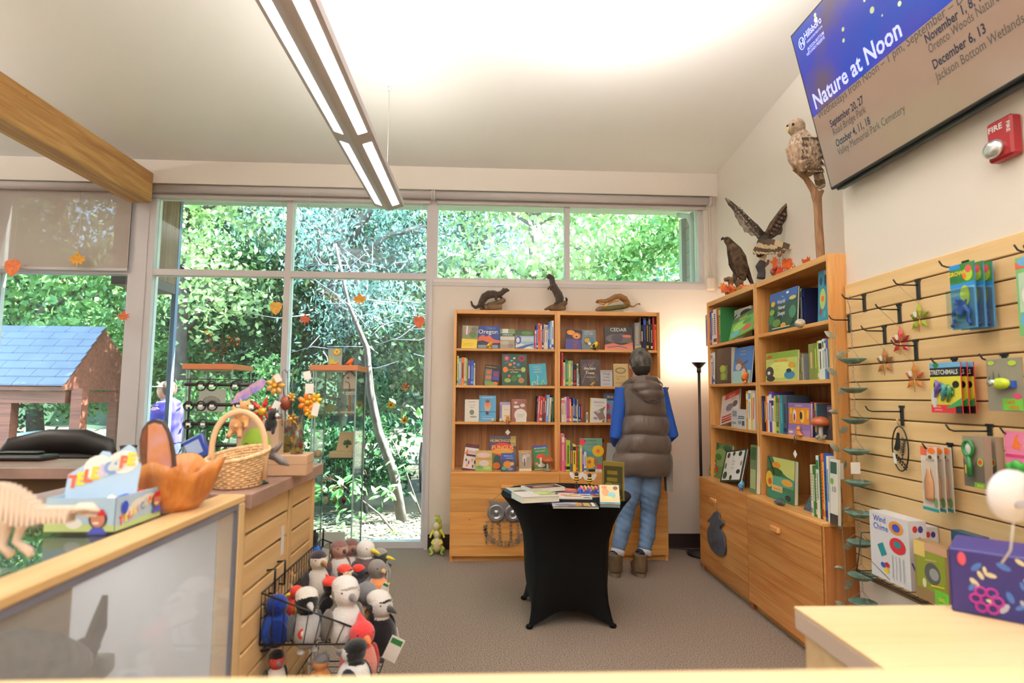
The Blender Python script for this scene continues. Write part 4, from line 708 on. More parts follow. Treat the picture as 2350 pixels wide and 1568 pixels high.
row(1862, 1904, 3, [('cream', 'grey', 1, 1068), ('green', 'cream', 1, 1070), ('olive', 'cream', .8, 1073), ('white', 'green', 1.2, 1047), ('darkgreen', 'green', .8, 1047), ('orange', 'red', .9, 1042), ('yellow', 'orange', .5, 1062), ('blue', 'navy', 1, 1042), ('white', 'teal', 1, 1048)], 'on cabinet top, near end of right bookcase', 1172, 'spine out books, right bookcase bottom near shelf', True)
# ================================================================ CORNER LAMP
m_blk = mat((26, 22, 22), .4); m_ironb = mat((22, 22, 24), .45)
lp = Vector((1.90, 5.10, 0)); zb = at(1607, 832, Y=5.10).z; lp.x = at(1607, 1000, Y=5.10).x
r = thing('floor_lamp', 'black torchiere floor lamp glowing in the corner between the bookcases', 'lamp', lp)
MB().lathe([(.125, 0), (.13, .01), (.12, .022), (.03, .034), (.014, .05)], m_blk, 28).build('base', r)
MB().cyl((0, 0, .04), (0, 0, zb-.07), .0125, m_blk, 14).build('pole', r)
MB().cyl((0, 0, zb-.09), (0, 0, zb-.045), .019, m_blk, 14).build('pole_collar', r)
MB().lathe([(.016, zb-.055), (.022, zb-.045), (.038, zb-.03), (.058, zb-.008), (.064, zb), (.06, zb), (.05, zb-.008), (.02, zb-.03), (.001, zb-.034)], m_blk, 28).build('shade_cup', r)
MB().lathe([(.001, zb-.028), (.03, zb-.024), (.045, zb-.01), (.057, zb+.002)], mat((255, 240, 214), .5, emit=6.), 24).build('glass_bowl', r)
lamp('lamp_light', 'POINT', (lp.x, lp.y, zb+.06), 9, (1, .80, .60), shadow_soft_size=.04)
c = MB(); c.tube([(lp.x+.05, lp.y+.03, .03), (lp.x-.02, lp.y+.13, .012), (lp.x-.2, YB-.05, .012), (lp.x-.32, YB-.03, .03)], .004, m_blk, 6); tag(c.build('power_cord'), 'black lamp cord lying along the dark baseboard', 'cord')
# ================================================================ MOUNTED ANIMALS on the bookcases
m_mink = mat((70, 54, 44), .8, var=.4, vscale=40, bump=.6, bscale=160, stretch=(1, 1, 3), sheen=.3); m_minkd = mat((38, 30, 26), .8, bump=.5, bscale=120)
m_weas = mat((150, 106, 60), .8, var=.25, vscale=40, bump=.4, bscale=160); m_weasl = mat((226, 190, 130), .8)
m_drift = mat((142, 112, 84), .9, var=.45, vscale=18, c2=(86, 66, 50), bump=.8, bscale=30); m_moss = mat((104, 104, 60), .95, bump=.8, bscale=60)
m_eye = mat((12, 10, 10), .1)
def PT(px, py, Y, dy=0.): return at(px, py, Y=Y+dy)
def ptube(mb, pts, Y, m, seg=10, flat=(1, 1), s=None):
    """tube through (px, py, radius_px[, dy]) points"""
    k = Y/F_PX; P = [PT(p[0], p[1], Y, p[3] if len(p) > 3 else 0) for p in pts]; mb.tube(P, [p[2]*k for p in pts], m, seg, flat=flat)
def mount(label, base_px, Y, body, base, name='mounted_mink', eyes=(), vox=.0035, cat='mounted animal', mbase=None):
    b0 = PT(*base_px, Y); r = thing(name, label, cat, (b0.x, Y, BT))
    mb = MB()
    for pts, m in body: ptube(mb, pts, Y, m)
    mb.fuse('body', r, vox, 3, True)
    mb = MB()
    for pts, m in base: ptube(mb, pts, Y, m, 9)
    mb.fuse('driftwood', r, .006, 1, True)
    for (px, py, dy) in eyes: MB().ell(PT(px, py, Y, dy), .0035, m_eye, 8, 6).build('eye', r, True)
    return r
Y = 5.2
mount('dark mink on driftwood, walking right, above the left bay', (1125, 711), Y,
  [([(1081, 691, 2), (1084, 701, 3), (1091, 706, 4), (1099, 703, 5), (1105, 694, 8), (1112, 682, 10), (1122, 676, 10), (1134, 675, 9), (1143, 677, 8), (1151, 673, 6.5), (1157, 668, 6.5), (1163, 666, 5), (1169, 667, 2)], m_mink),
   ([(1106, 692, 8, -.02), (1104, 700, 5, -.02), (1110, 706, 3, -.02)], m_mink), ([(1108, 692, 8, .02), (1108, 700, 5, .02), (1114, 706, 3, .02)], m_mink),
   ([(1139, 680, 5, -.015), (1138, 688, 3, -.015), (1141, 691, 2.2, -.015)], m_mink), ([(1147, 678, 5, .015), (1150, 684, 3, .015), (1155, 686, 2.2, .015)], m_mink),
   ([(1154, 661, 2), (1155, 664, 2.5)], m_mink)],
  [([(1101, 709, 3), (1112, 706, 6), (1128, 702, 9), (1142, 697, 8), (1155, 690, 6), (1160, 688, 4)], m_drift), ([(1112, 707, 5, -.03), (1132, 706, 6, -.03), (1152, 705, 6, -.02)], m_drift), ([(1120, 699, 4, -.02), (1130, 696, 3, -.02)], m_moss)], eyes=[(1160, 665, -.021)])
mount('dark mink standing upright on driftwood above the bookcase divider', (1278, 712), Y,
  [([(1254, 637, 3, -.005), (1260, 634, 7), (1266, 638, 7.5), (1268, 650, 7), (1273, 662, 9), (1281, 676, 10.5), (1285, 686, 10), (1284, 695, 8)], m_mink), ([(1290, 698, 5), (1298, 697, 3), (1301, 688, 2.6), (1298, 683, 2)], m_minkd),
   ([(1268, 657, 4, -.02), (1262, 659, 2.6, -.03), (1258, 663, 2, -.03), (1258, 666, 1.4, -.03)], m_mink), ([(1268, 658, 4, .015), (1264, 661, 2.6, .01), (1263, 667, 1.6, .01)], m_mink),
   ([(1281, 690, 8, -.015), (1278, 696, 4, -.02), (1272, 697, 2.5, -.02)], m_mink)],
  [([(1249, 711, 2), (1262, 706, 5), (1278, 702, 7), (1292, 699, 8), (1300, 693, 5)], m_drift), ([(1262, 709, 5), (1285, 708, 6), (1298, 706, 6)], m_drift)], eyes=[(1259, 633, -.026)])
mount('slim golden brown weasel arched over a log above the right bay', (1410, 714), Y,
  [([(1367, 694, 2), (1372, 692, 4.5), (1380, 692, 5.5), (1390, 693, 6.5), (1400, 689, 7), (1412, 682, 7), (1423, 681, 7.5), (1434, 687, 8), (1441, 696, 6), (1446, 703, 3), (1454, 704, 1.8), (1462, 698, 1.6), (1468, 697, 1.8), (1469, 700, 1.6)], m_weas),
   ([(1374, 695, 3), (1385, 697, 4), (1396, 696, 4), (1408, 690, 4), (1420, 688, 4)], m_weasl), ([(1394, 697, 4, -.012), (1392, 702, 2.5, -.015), (1386, 703, 1.8, -.015)], m_weasl),
   ([(1436, 696, 6, -.012), (1434, 702, 3, -.015), (1428, 703, 1.8, -.015)], m_weas), ([(1377, 687, 1.6), (1378, 689, 2)], m_weas)],
  [([(1367, 712, 3), (1376, 709, 6), (1400, 708, 6), (1425, 705, 6), (1442, 703, 4)], m_drift), ([(1385, 710, 5, -.01), (1410, 707, 5, -.015), (1438, 703, 4, -.01)], m_moss)], name='mounted_weasel', eyes=[(1371, 690, -.016)])
def card(px, py, Y, w, h, label, z=BT):
    p = PT(px, py, Y); b = MB(); b.box((-w/2, 0, 0), (w/2, .002, h), mat((240, 232, 220), .6)); b.add([(-w/2, 0, h), (w/2, 0, h), (w/2, .02, 0), (-w/2, .02, 0)], [(0, 1, 2, 3)], mat((240, 232, 220), .6))
    o = b.build('info_card'); o.location = (p.x, Y, z); tag(o, label, 'sign'); return o
card(1209, 708, 5.11, .078, .016, 'small white label card between the two dark minks'); card(1443, 708, 5.11, .09, .02, 'small white label card in front of the weasel log')
# --- birds on the right bookcase
def feathers(mb, roots, tips, w, m, m2=None, th=.003):
    """overlapping blade feathers from roots to tips (lists of Vectors)"""
    for i, (a, b) in enumerate(zip(roots, tips)):
        a = Vector(a); b = Vector(b); d = (b-a); L = d.length; d.normalize(); n = Vector((.25, -1, .1)); s = d.cross(n).normalized(); n = s.cross(d).normalized(); o = n*(.0016*(i % 3))
        k = 6 if m2 else 1
        pr = [(0, .55), (.3, .95), (.6, 1), (.85, .85), (.96, .5), (1, .08)]
        for j in range(5):
            (t0, w0), (t1, w1) = pr[j], pr[j+1]
            q = [a+d*L*t0+s*w*w0*.5, a+d*L*t1+s*w*w1*.5, a+d*L*t1-s*w*w1*.5, a+d*L*t0-s*w*w0*.5]
            mm = m if not m2 or j % 2 == 0 else m2
            mb.add([p+o for p in q]+[p+o+n*th for p in q], [(0, 1, 2, 3), (7, 6, 5, 4), (0, 4, 5, 1), (1, 5, 6, 2), (2, 6, 7, 3), (3, 7, 4, 0)], mm)
XT = 1.95
def yat(px, py): return at(px, py, X=XT).y
m_hawk = mat((112, 88, 66), .85, var=.6, vscale=34, c2=(52, 38, 30), bump=.7, bscale=90); m_hawk2 = mat((58, 46, 40), .8, var=.4, vscale=20, bump=.4, bscale=80)
m_claw = mat((190, 160, 90), .5); m_beak = mat((50, 46, 46), .3)
Yh = yat(1690, 650)
r = thing('mounted_hawk', 'dark brown perched hawk on a forked stump, far end of right bookcase', 'mounted bird', (PT(1690, 650, Yh).x, Yh, RT))
mb = MB(); ptube(mb, [(1664, 546, 6), (1668, 550, 10), (1676, 560, 12), (1684, 575, 20), (1692, 595, 25), (1699, 615, 22), (1703, 632, 14), (1706, 645, 8)], Yh, m_hawk, 14, (1, .8)); ptube(mb, [(1690, 625, 8, -.01), (1686, 640, 6, -.01), (1684, 648, 4, -.01)], Yh, m_hawk); ptube(mb, [(1704, 628, 9, .02), (1706, 645, 6, .02)], Yh, m_hawk)
mb.fuse('body', r, .006, 3, True)
mb = MB(); ptube(mb, [(1660, 547, 4), (1656, 549, 2.4), (1655, 552, .8)], Yh, m_beak, 8); mb.build('beak', r, True); MB().ell(PT(1664, 546, Yh, -.022), .005, m_eye, 8, 6).build('eye', r, True)
mb = MB(); feathers(mb, [PT(1700+i*1.2, 572+i*5, Yh, .02-.004*i) for i in range(9)], [PT(1716+i*1.2, 618+i*4, Yh, .03-.004*i) for i in range(9)], .032, m_hawk2); mb.build('wing', r, True)
mb = MB(); feathers(mb, [PT(1672, 575+i*6, Yh, -.02) for i in range(6)], [PT(1676+i*2.5, 612+i*4, Yh, -.03) for i in range(6)], .026, m_hawk2); mb.build('wing', r, True)
mb = MB(); feathers(mb, [PT(1708+i, 618, Yh, .03) for i in range(4)], [PT(1724+i*1.5, 652, Yh, .03) for i in range(4)], .024, m_hawk2); mb.build('tail', r, True)
mb = MB(); ptube(mb, [(1662, 643, 5), (1672, 640, 6), (1690, 646, 7), (1705, 648, 6)], Yh, m_drift); ptube(mb, [(1678, 642, 6), (1676, 655, 6), (1676, 668, 7)], Yh, m_drift); ptube(mb, [(1688, 646, 5), (1694, 658, 5), (1697, 666, 6)], Yh, m_drift); mb.fuse('stump', r, .006, 1, True)
Yf = yat(1745, 620)
m_wingl = mat((150, 138, 122), .85, var=.5, vscale=30, c2=(80, 70, 60)); m_band = mat((86, 70, 54), .8); m_band2 = mat((206, 186, 150), .8)
r = thing('mounted_hawk', 'hawk with raised open wings and banded fan tail', 'mounted bird', (PT(1745, 640, Yf).x, Yf, RT))
mb = MB(); ptube(mb, [(1742, 590, 6), (1746, 572, 12), (1750, 556, 13), (1754, 545, 11), (1758, 536, 7, .03)], Yf, m_hawk2, 12); ptube(mb, [(1745, 585, 5), (1746, 600, 3)], Yf, m_band2); ptube(mb, [(1756, 580, 5), (1755, 602, 2.5)], Yf, m_band2); mb.fuse('body', r, .006, 3, True)
def wingprism(mb, px, Y, m, y0=0., th=.008):
    P = [PT(x, y, Y) for x, y in px]; mb.prism([(p.x, p.z) for p in P], Y+y0-th, Y+y0, m)
mb = MB(); wingprism(mb, [(1664, 455), (1672, 458), (1681, 466), (1694, 478), (1708, 492), (1722, 504), (1738, 516), (1752, 534), (1752, 554), (1742, 552), (1733, 541), (1724, 542), (1716, 534), (1708, 533), (1704, 522), (1697, 516), (1693, 506), (1687, 497), (1684, 486), (1678, 478), (1672, 468)], Yf, m_wingl)
ptube(mb, [(1752, 540, 6, -.006), (1738, 522, 5, -.006), (1720, 504, 4, -.006), (1700, 484, 3, -.006), (1680, 465, 2, -.006), (1666, 455, 1)], Yf, m_hawk2, 8)
feathers(mb, [PT(1690-i*3, 484-i*4.5, Yf, -.006) for i in range(5)], [PT(1668-i*1.5+2, 462-i*3+6, Yf, .004*i-.006) for i in range(5)], .016, m_hawk2)
feathers(mb, [PT(1748-i*5.5, 530-i*6, Yf, -.012) for i in range(10)], [PT(1738-i*6, 548-i*7.2, Yf, -.012) for i in range(10)], .020, m_wingl, m_hawk2); mb.build('wing', r, True)
mb = MB(); wingprism(mb, [(1847, 440), (1838, 444), (1824, 452), (1808, 464), (1795, 478), (1784, 492), (1774, 506), (1762, 524), (1756, 536), (1760, 550), (1772, 548), (1784, 540), (1792, 538), (1795, 528), (1794, 518), (1801, 508), (1806, 494), (1816, 482), (1824, 468), (1836, 458), (1845, 448)], Yf, m_hawk2)
ptube(mb, [(1756, 545, 6, -.006), (1770, 515, 5, -.006), (1795, 480, 4, -.006), (1820, 456, 3, -.006), (1845, 442, 1)], Yf, m_hawk, 8)
feathers(mb, [PT(1762+i*6, 532-i*8, Yf, -.012) for i in range(10)], [PT(1778+i*6, 540-i*9.4, Yf, -.012) for i in range(10)], .022, m_hawk2, m_hawk)
feathers(mb, [PT(1812+i*3, 470-i*3, Yf, -.006) for i in range(5)], [PT(1836+i*2.6, 454-i*3, Yf, -.006) for i in range(5)], .016, m_hawk2); mb.build('wing', r, True)
mb = MB(); n = 12
feathers(mb, [PT(1752+.6*i, 552, Yf, -.03) for i in range(n)], [PT(1729+i*8.3, 583-.16*(i-3.2)**2+(2 if i < 9 else -3), Yf, -.05-.004*(i % 2)) for i in range(n)], .048, m_band, m_band2); mb.build('tail', r, True)
mb = MB(); ptube(mb, [(1746, 640, 10), (1748, 625, 9), (1744, 612, 11), (1750, 600, 8)], Yf, mat((60, 56, 56), .9, bump=.8, bscale=30)); ptube(mb, [(1752, 612, 5), (1762, 604, 4), (1764, 596, 3)], Yf, m_drift); mb.fuse('stump', r, .006, 1, True)
Yo = yat(1880, 560)
m_owl = mat((214, 192, 168), .85, var=.5, vscale=80, c2=(104, 72, 50), stretch=(1, 1, .5), bump=.5, bscale=80); m_owlb = mat((206, 184, 160), .85, var=.45, vscale=60, c2=(134, 100, 74), stretch=(1, 1, .4), bump=.4, bscale=70); m_owlf = mat((176, 152, 130), .85, var=.3, vscale=60)
m_bar = mat((96, 76, 56), .8)
r = thing('mounted_owl', 'barred owl perched on a tall forked branch in front of the wall', 'mounted bird', (PT(1882, 570, Yo).x, Yo, RT))
mb = MB(); mb.ell(PT(1827, 292, Yo, -.01), (.052, .05, .052), m_owlf, 18, 12); ptube(mb, [(1834, 306, 20), (1836, 318, 27), (1838, 335, 36), (1843, 355, 40), (1852, 374, 36), (1862, 388, 26), (1870, 398, 14)], Yo, m_owl, 18, (1, .85)); ptube(mb, [(1838, 372, 20, -.04), (1842, 388, 11, -.035), (1842, 396, 6, -.03)], Yo, m_owlb); ptube(mb, [(1816, 335, 16, -.03), (1826, 362, 18, -.035), (1832, 380, 14, -.03)], Yo, m_owlb)
mb.fuse('body', r, .006, 3, True)
MB().ell(PT(1820, 285, Yo, -.052), (.008, .006, .009), m_eye, 12, 8).build('eye', r, True); MB().ell(PT(1807, 289, Yo, -.02), (.006, .006, .008), m_eye, 10, 8).build('eye', r, True)
mb = MB(); ptube(mb, [(1809, 293, 3, -.04), (1808, 299, 2.2, -.05), (1809, 304, .7, -.05)], Yo, mat((214, 190, 110), .4), 8); mb.build('beak', r, True)
mb = MB(); feathers(mb, [PT(1840+(i % 8)*4.6, 316+(i//8)*14, Yo, -.088+.006*(i//8)+.003*(i % 8)) for i in range(40)], [PT(1856+(i % 8)*5, 340+(i//8)*14, Yo, -.088+.006*(i//8)+.004*(i % 8)) for i in range(40)], .018, m_bar, m_owl); mb.build('wing', r, True)
mb = MB(); feathers(mb, [PT(1868+i*2.4, 385, Yo, -.02) for i in range(6)], [PT(1876+i*3, 436-abs(i-2)*2, Yo, -.02-.003*(i % 2)) for i in range(6)], .028, m_bar, m_owlb); mb.build('tail', r, True)
mb = MB(); mbk = mat((150, 112, 80), .85, var=.3, vscale=20, bump=.9, bscale=40, stretch=(3, 3, .6)); ptube(mb, [(1884, 600, 10), (1880, 540, 10), (1878, 500, 9.5), (1876, 465, 10), (1874, 450, 12), (1868, 438, 9), (1850, 410, 7), (1832, 392, 8), (1824, 385, 9)], Yo, mbk, 10); ptube(mb, [(1876, 455, 9), (1884, 442, 6), (1890, 436, 3)], Yo, mbk); mb.fuse('branch', r, .007, 1, True)
mb = MB()
for dx in (-3, 2, 6): ptube(mb, [(1844+dx, 392, 2.4, -.02), (1838+dx, 396, 2, -.045), (1838+dx, 402, 1, -.045)], Yo, m_bar, 6)
mb.build('talons', r, True)
# --- autumn leaves, acorns and cards along the top
def maple(mb, L, m, X=None, th=.0012):
    P = [(0, -.5), (.06, -.12), (.3, -.25), (.26, -.08), (.5, .02), (.34, .1), (.42, .28), (.2, .22), (.12, .34), (0, .55)]
    P = P+[(-x, z) for x, z in reversed(P[1:-1])]; mb.prism([(x*L, z*L) for x, z in P], 0, th, m, X)
def spray(px, py, Yp, n, sp, label, cols):
    p = PT(px, py, Yp); rt = thing('leaf_spray', label, 'decoration', (p.x, Yp, RT)); rs = random.Random(px); me = {}
    st = MB(); st.tube([(-sp*.6, 0, .006), (0, .01, .02), (sp*.6, 0, .008)], .0025, m_bar, 6); st.build('stem', rt)
    for i in range(n):
        c = cols[i % len(cols)]
        if c not in me: mm = MB(); maple(mm, .085, mat(c, .6, var=.2, vscale=20)); me[c] = mm.build('leaf', rt); o = me[c]
        else: o = me[c].copy(); COL.objects.link(o)
        o.location = (rs.uniform(-sp, sp), rs.uniform(-.05, .05), rs.uniform(.02, .03+.5*sp)); o.rotation_euler = (rs.uniform(-.9, .9), rs.uniform(0, 6), rs.uniform(-.9, .9))
    return rt
spray(1678, 668, Yh-.1, 9, .07, 'orange maple leaf spray at the foot of the perched hawk', [(206, 84, 40), (226, 130, 50), (150, 140, 60)])
spray(1706, 645, Yh-.2, 7, .05, 'orange leaf cluster at the tail of the perched hawk', [(214, 92, 44), (236, 150, 80)])
Yl = yat(1818, 600); spray(1818, 600, Yl, 14, .13, 'long spray of orange maple leaves between the hawk and owl', [(200, 66, 36), (226, 110, 50), (190, 90, 40)])
def acorn(px, py, lab):
    p = PT(px, py, Yl-.06); r = thing('acorn', lab, 'decoration', (p.x, p.y, RT if p.z < RT+.05 else p.z-.012)); MB().lathe([(.001, 0), (.010, .004), (.013, .012), (.012, .02), (.001, .024)], mat((130, 70, 40), .35), 12, XF((0, 0, 0))).build('nut', r); MB().lathe([(.0135, .014), (.014, .02), (.006, .026), (.002, .03), (.001, .034)], m_bar, 12).build('acorn_cap', r)
    w = MB().tube([(0, 0, .03), (.01, .03, .03), (.04, .06, .005-(r.location.z-RT))], .0012, m_bar, 5); w.build('wire', r)
acorn(1789, 586, 'glossy brown acorn left of the orange leaf spray, lower'); acorn(1797, 578, 'glossy brown acorn left of the orange leaf spray, upper'); acorn(1773, 626, 'glossy brown acorn resting before the open winged hawk')
o = card(1872, 580, yat(1872, 580)-.02, .12, .03, 'white label card lying before the owl branch', RT)
o = card(1738, 648, yat(1738, 648)-.02, .05, .02, 'small white card at the base of the open winged hawk', RT)
# ================================================================ ROUND TABLE
TC = Vector((.525, 3.80, 0)); TZ = .735; TR_ = .405
r = thing('cocktail_table', 'round table in a stretched black fabric cover, in the middle of the floor', 'table', TC)
m_blackf = mat((9, 9, 10), .8, spec=.2, bump=.03, bscale=400)
def cover():
    n = 96; S = [0, .03, .08, .15, .25, .38, .5, .62, .74, .84, .92, .97, 1.]
    vs = []; fs = []
    for j, s in enumerate(S):
        for k in range(n):
            a = 2*PI*k/n; c4 = abs(math.cos(2*a)); corner = (1-c4)**1.0    # 1 towards the four feet
            rt = TR_; rb = .225+.135*corner**2.2
            wst = .262+.03*corner
            if s < .5: t = s/.5; rr = wst+(rt-wst)*(1-t)**2.1
            else: t = (s-.5)/.5; rr = wst+(rb-wst)*t**2.4
            zb_ = .004+.085*(1-corner**1.4); z = (TZ-.014)*(1-s)+zb_*s
            if s == 0: z = TZ-.014
            vs.append((rr*math.cos(a), rr*math.sin(a), z))
    for j in range(len(S)-1):
        for k in range(n): fs.append((j*n+(k+1) % n, j*n+k, (j+1)*n+k, (j+1)*n+(k+1) % n))
    b = MB().add(vs, fs, m_blackf, True); b.lathe([(TR_, TZ-.014), (TR_+.003, TZ-.008), (TR_, TZ-.002), (TR_-.006, TZ), (.001, TZ)], m_blackf, n); return b
cover().build('fabric_cover', r)
for a in range(4):
    q = PI/4+a*PI/2; x, y = .345*math.cos(q), .345*math.sin(q); MB().ell((x, y, .012), (.022, .022, .014), m_blackf, 12, 6).build('foot', r)
MB().cyl((0, 0, .02), (0, 0, TZ-.03), .03, m_ironb, 12).build('post', r)
def flat_book(px, py, w, d, h, rot, cov, els, label, z0=TZ, cat='book', name='book', pages=True):
    p = at(px, py, Z=z0+.001); r = thing(name, label, cat, (p.x, p.y, z0+.001), R(rot))
    b = MB(); b.box((-w/2, -d/2, 0), (w/2, d/2, .0016), cm(cov)); b.box((-w/2, -d/2, h-.0016), (w/2, d/2, h), cm(cov)); b.box((-w/2, -d/2, 0), (-w/2+.002, d/2, h), cm(cov)); b.build('cover', r)
    if pages: MB().box((-w/2+.002, -d/2+.002, .0016), (w/2-.002, d/2-.002, h-.0016), m_page).build('pages', r)
    if els: art_mesh(w, d, els, r, X=XF((-w/2, -d/2, h), (R(-90), 0, 0)))
    return r
flat_book(1215, 1131, .27, .22, .018, 14, (60, 90, 130), [('r', .02, .02, .98, .98, (206, 214, 196)), ('e', .3, .3, .25, .2, (120, 100, 86)), ('e', .6, .7, .3, .2, (150, 190, 160))], 'large picture book with blue edge at the back left of the round table')
flat_book(1246, 1124, .24, .15, .02, 18, 'white', [('r', .06, .1, .94, .9, (74, 52, 44)), ('e', .5, .5, .3, .2, (170, 120, 100)), ('e', .3, .4, .12, .12, (206, 160, 130))], 'white edged book with brown photo lying on the blue edged book', z0=TZ+.019)
flat_book(1302, 1130, .15, .17, .012, -28, (200, 90, 80), [('r', .0, .0, 1, .3, (130, 90, 140)), ('e', .5, .6, .3, .2, (226, 130, 90))], 'red orange paperback half under the brown photo book')
flat_book(1228, 1147, .23, .19, .033, 16, 'white', [('r', .55, .2, 1, .95, (170, 180, 110)), ('e', .7, .6, .2, .2, (210, 216, 150)), ('r', 0, 0, .5, 1, (238, 232, 230))], 'thick white paperback at the left front of the round table', name='book')
flat_book(1318, 1141, .20, .16, .006, -4, 'white', [('e', .2, .7, .12, .14, 'orange'), ('e', .5, .75, .14, .1, 'gold'), ('e', .8, .7, .12, .1, (180, 90, 110)), ('r', .2, .3, .7, .42, 'orange'), ('r', .75, .1, .95, .2, 'black'), ('e', .35, .6, .08, .08, (120, 160, 90))], 'white leaflet with orange lettering band on the round table')
flat_book(1357, 1139, .14, .10, .005, 24, (220, 190, 170), [('r', .5, .1, .9, .5, 'brown'), ('e', .3, .5, .2, .2, 'teal'), ('e', .7, .7, .14, .2, 'red')], 'small colourful leaflet behind the grey activity book')
g_ = flat_book(1319, 1163, .25, .13, .010, -3, (70, 74, 84), [('p', [(0, 0), (0, .7), (.3, 1), (.6, 1), (.5, .3), (.2, .1)], (170, 170, 190)), ('e', .3, .4, .25, .3, (110, 112, 130)), ('r', .52, .25, .66, .9, (226, 160, 60)), ('r', .69, .2, .83, .88, (236, 190, 100)), ('r', .87, .12, .94, .95, 'white')]+[('r', .52, .3+.13*k, .84, .33+.13*k, 'slate') for k in range(4)]+[('r', .02, 0, .07, .1, 'yellow'), ('r', .2, 0, .33, .06, 'yellow'), ('r', .47, 0, .60, .06, 'yellow'), ('r', .75, 0, .88, .06, 'yellow')], 'grey and yellow activity book at the front edge of the round table')
p = at(1357, 1135, Z=TZ); r = thing('toy_packet', 'blue red and green wrapped sweets packet at the back of the table', 'packet', (p.x, p.y+.03, TZ+.001)); b = MB()
for i in range(20):
    for j in range(3): b.ell((-.07+.0075*i, -.03+.025*j, .018+.008*(i*7 % 3)), (.009, .013, .014), cm(['blue', 'lime', 'red', 'skyblue', 'pink', 'violet'][(i*5+j*3) % 6]), 8, 5)
b.box((-.08, -.045, 0), (.08, .045, .018), cm('blue')); b.build('wrapped_sweets', r)
p = at(1402, 1158, Z=TZ); face_book((p.x-.063, p.y, TZ+.002), R(-8), .115, .13, .035, (70, 130, 150), [('r', .02, .1, .98, .98, (236, 206, 160)), ('e', .3, .6, .18, .2, (220, 150, 100)), ('e', .6, .45, .2, .16, (120, 180, 190)), ('e', .8, .82, .12, .1, (110, 80, 60)), ('e', .45, .3, .2, .1, (240, 220, 150)), ('e', .25, .85, .14, .08, (230, 130, 90)), ('t', .5, .02, .09, 'PUZZLE', (40, 60, 80))], 'small cream and teal puzzle box propped on the right of the table', tilt=.75, cat='box')
p = at(1412, 1152, Z=TZ); r = thing('display_sign', 'yellow framed photo sign in an upright stand on the round table', 'sign', (p.x, p.y+.05, TZ+.001), R(-38)); w_, h_ = .135, at(1396, 1060, Y=p.y+.05).z-TZ
MB().box((-w_/2, 0, 0), (w_/2, .006, h_), mat((206, 170, 80), .4)).build('panel', r); MB().box((-w_/2-.003, -.004, 0), (w_/2+.003, -.002, h_), glass((235, 240, 236), .05, 'acry')).build('acrylic_sleeve', r); MB().box((-w_/2, -.04, 0), (w_/2, .045, .004), glass((225, 235, 235), .05, 'acry2')).build('stand_foot', r)
art_mesh(w_, h_, [('r', .06, .05, .94, .88, (120, 96, 70)), ('r', .2, .66, .7, .76, (196, 160, 50)), ('r', .2, .48, .7, .58, (196, 160, 60)), ('e', .3, .36, .2, .1, (226, 180, 60)), ('e', .65, .34, .22, .1, (206, 150, 50)), ('e', .5, .2, .35, .08, (90, 70, 60)), ('e', .3, .12, .12, .04, (240, 230, 220)), ('e', .7, .1, .14, .04, (230, 200, 120)), ('r', .4, .02, .6, .09, 'white')], r, X=XF((-w_/2, 0, 0)))
def bee(px, pyt, pyb, label, flip):
    p = at(px, pyb, Z=TZ); Yb = p.y; zt = at(px, pyt, Y=Yb).z-TZ; r = thing('bee_ornament', label, 'ornament', (p.x, Yb, TZ+.001), group=None)
    MB().lathe([(.02, 0), (.018, .004), (.003, .008)], mat((226, 220, 210), .4), 14).build('base', r); hb = zt-.07
    l = MB()
    for s_ in (-1, 1): l.tube([(s_*.004, 0, .006), (s_*.009, 0, hb*.5), (s_*.004, 0, hb)], .0014, mat((90, 54, 40), .5), 5)
    l.build('legs', r); b = MB(); c = [cm('black'), cm('yellow')]
    for i, (z_, q) in enumerate(((0, .004), (.007, .011), (.014, .015), (.021, .017), (.028, .016), (.036, .013))): b.lathe([(q, hb+z_), ([.011, .015, .017, .016, .013, .012][i], hb+z_+.007)], c[(i) % 2], 14)
    b.ell((0, 0, hb+.052), (.012, .011, .016), c[0], 12, 8); b.build('body', r)
    for s_ in (-1, 1):
        w = MB(); w.prism([(s_*.008, hb+.035), (s_*.02, hb+.062), (s_*.043, hb+.068), (s_*.045, hb+.052), (s_*.036, hb+.036), (s_*.03, hb+.026), (s_*.012, hb+.024)], -.002, .001, mat((226, 222, 226), .35)); w.build('wing', r)
bee(1323, 1083, 1128, 'larger wooden bee ornament on wire legs, left of the pair', 1); bee(1353, 1086, 1130, 'smaller wooden bee ornament on wire legs, right of the pair', -1)
# ================================================================ ORNAMENTS on shelves, floor and cabinet doors
def tinybird(px, py, Y, z, cols, label, s=1., X=None):
    p = at(px, py, Y=Y) if X is None else at(px, py, X=X); r = thing('bird_figurine', label, 'figurine', (p.x, p.y, z+.0005), 0 if X is None else -PI/2); a, b, c = (cm(q) for q in cols)
    m = MB(); m.tube([(-.034*s, 0, .012*s), (-.018*s, 0, .022*s), (0, 0, .03*s), (.012*s, 0, .045*s), (.014*s, 0, .056*s), (.014*s, 0, .062*s)], [.004*s, .012*s, .019*s, .015*s, .011*s, .004*s], a, 12); m.fuse('body', r, .003*s, 2)
    MB().tube([(.022*s, 0, .055*s), (.032*s, 0, .053*s)], [.0035*s, .0006], b, 6).build('beak', r); MB().ell((-.006*s, -.013*s, .03*s), (.017*s, .005*s, .010*s), c, 10, 6, rot=(0, -.5, 0)).build('wing', r); MB().ell((.016*s, -.009*s, .057*s), .002*s, m_eye, 6, 5).build('eye', r)
    MB().lathe([(.012*s, 0), (.01*s, .004), (.006*s, .016*s)], c, 10).build('base', r)
tinybird(1124, 798, BF+.0, SZ[0], ('gold', 'tan', 'yellow'), 'small golden wooden bird in front of the Oregon book', 1.0)
tinybird(1365, 800, BF+.0, SZ[0], ('yellow', 'black', 'black'), 'yellow and black finch figurine beside the Where We Call Home book', 1.15)
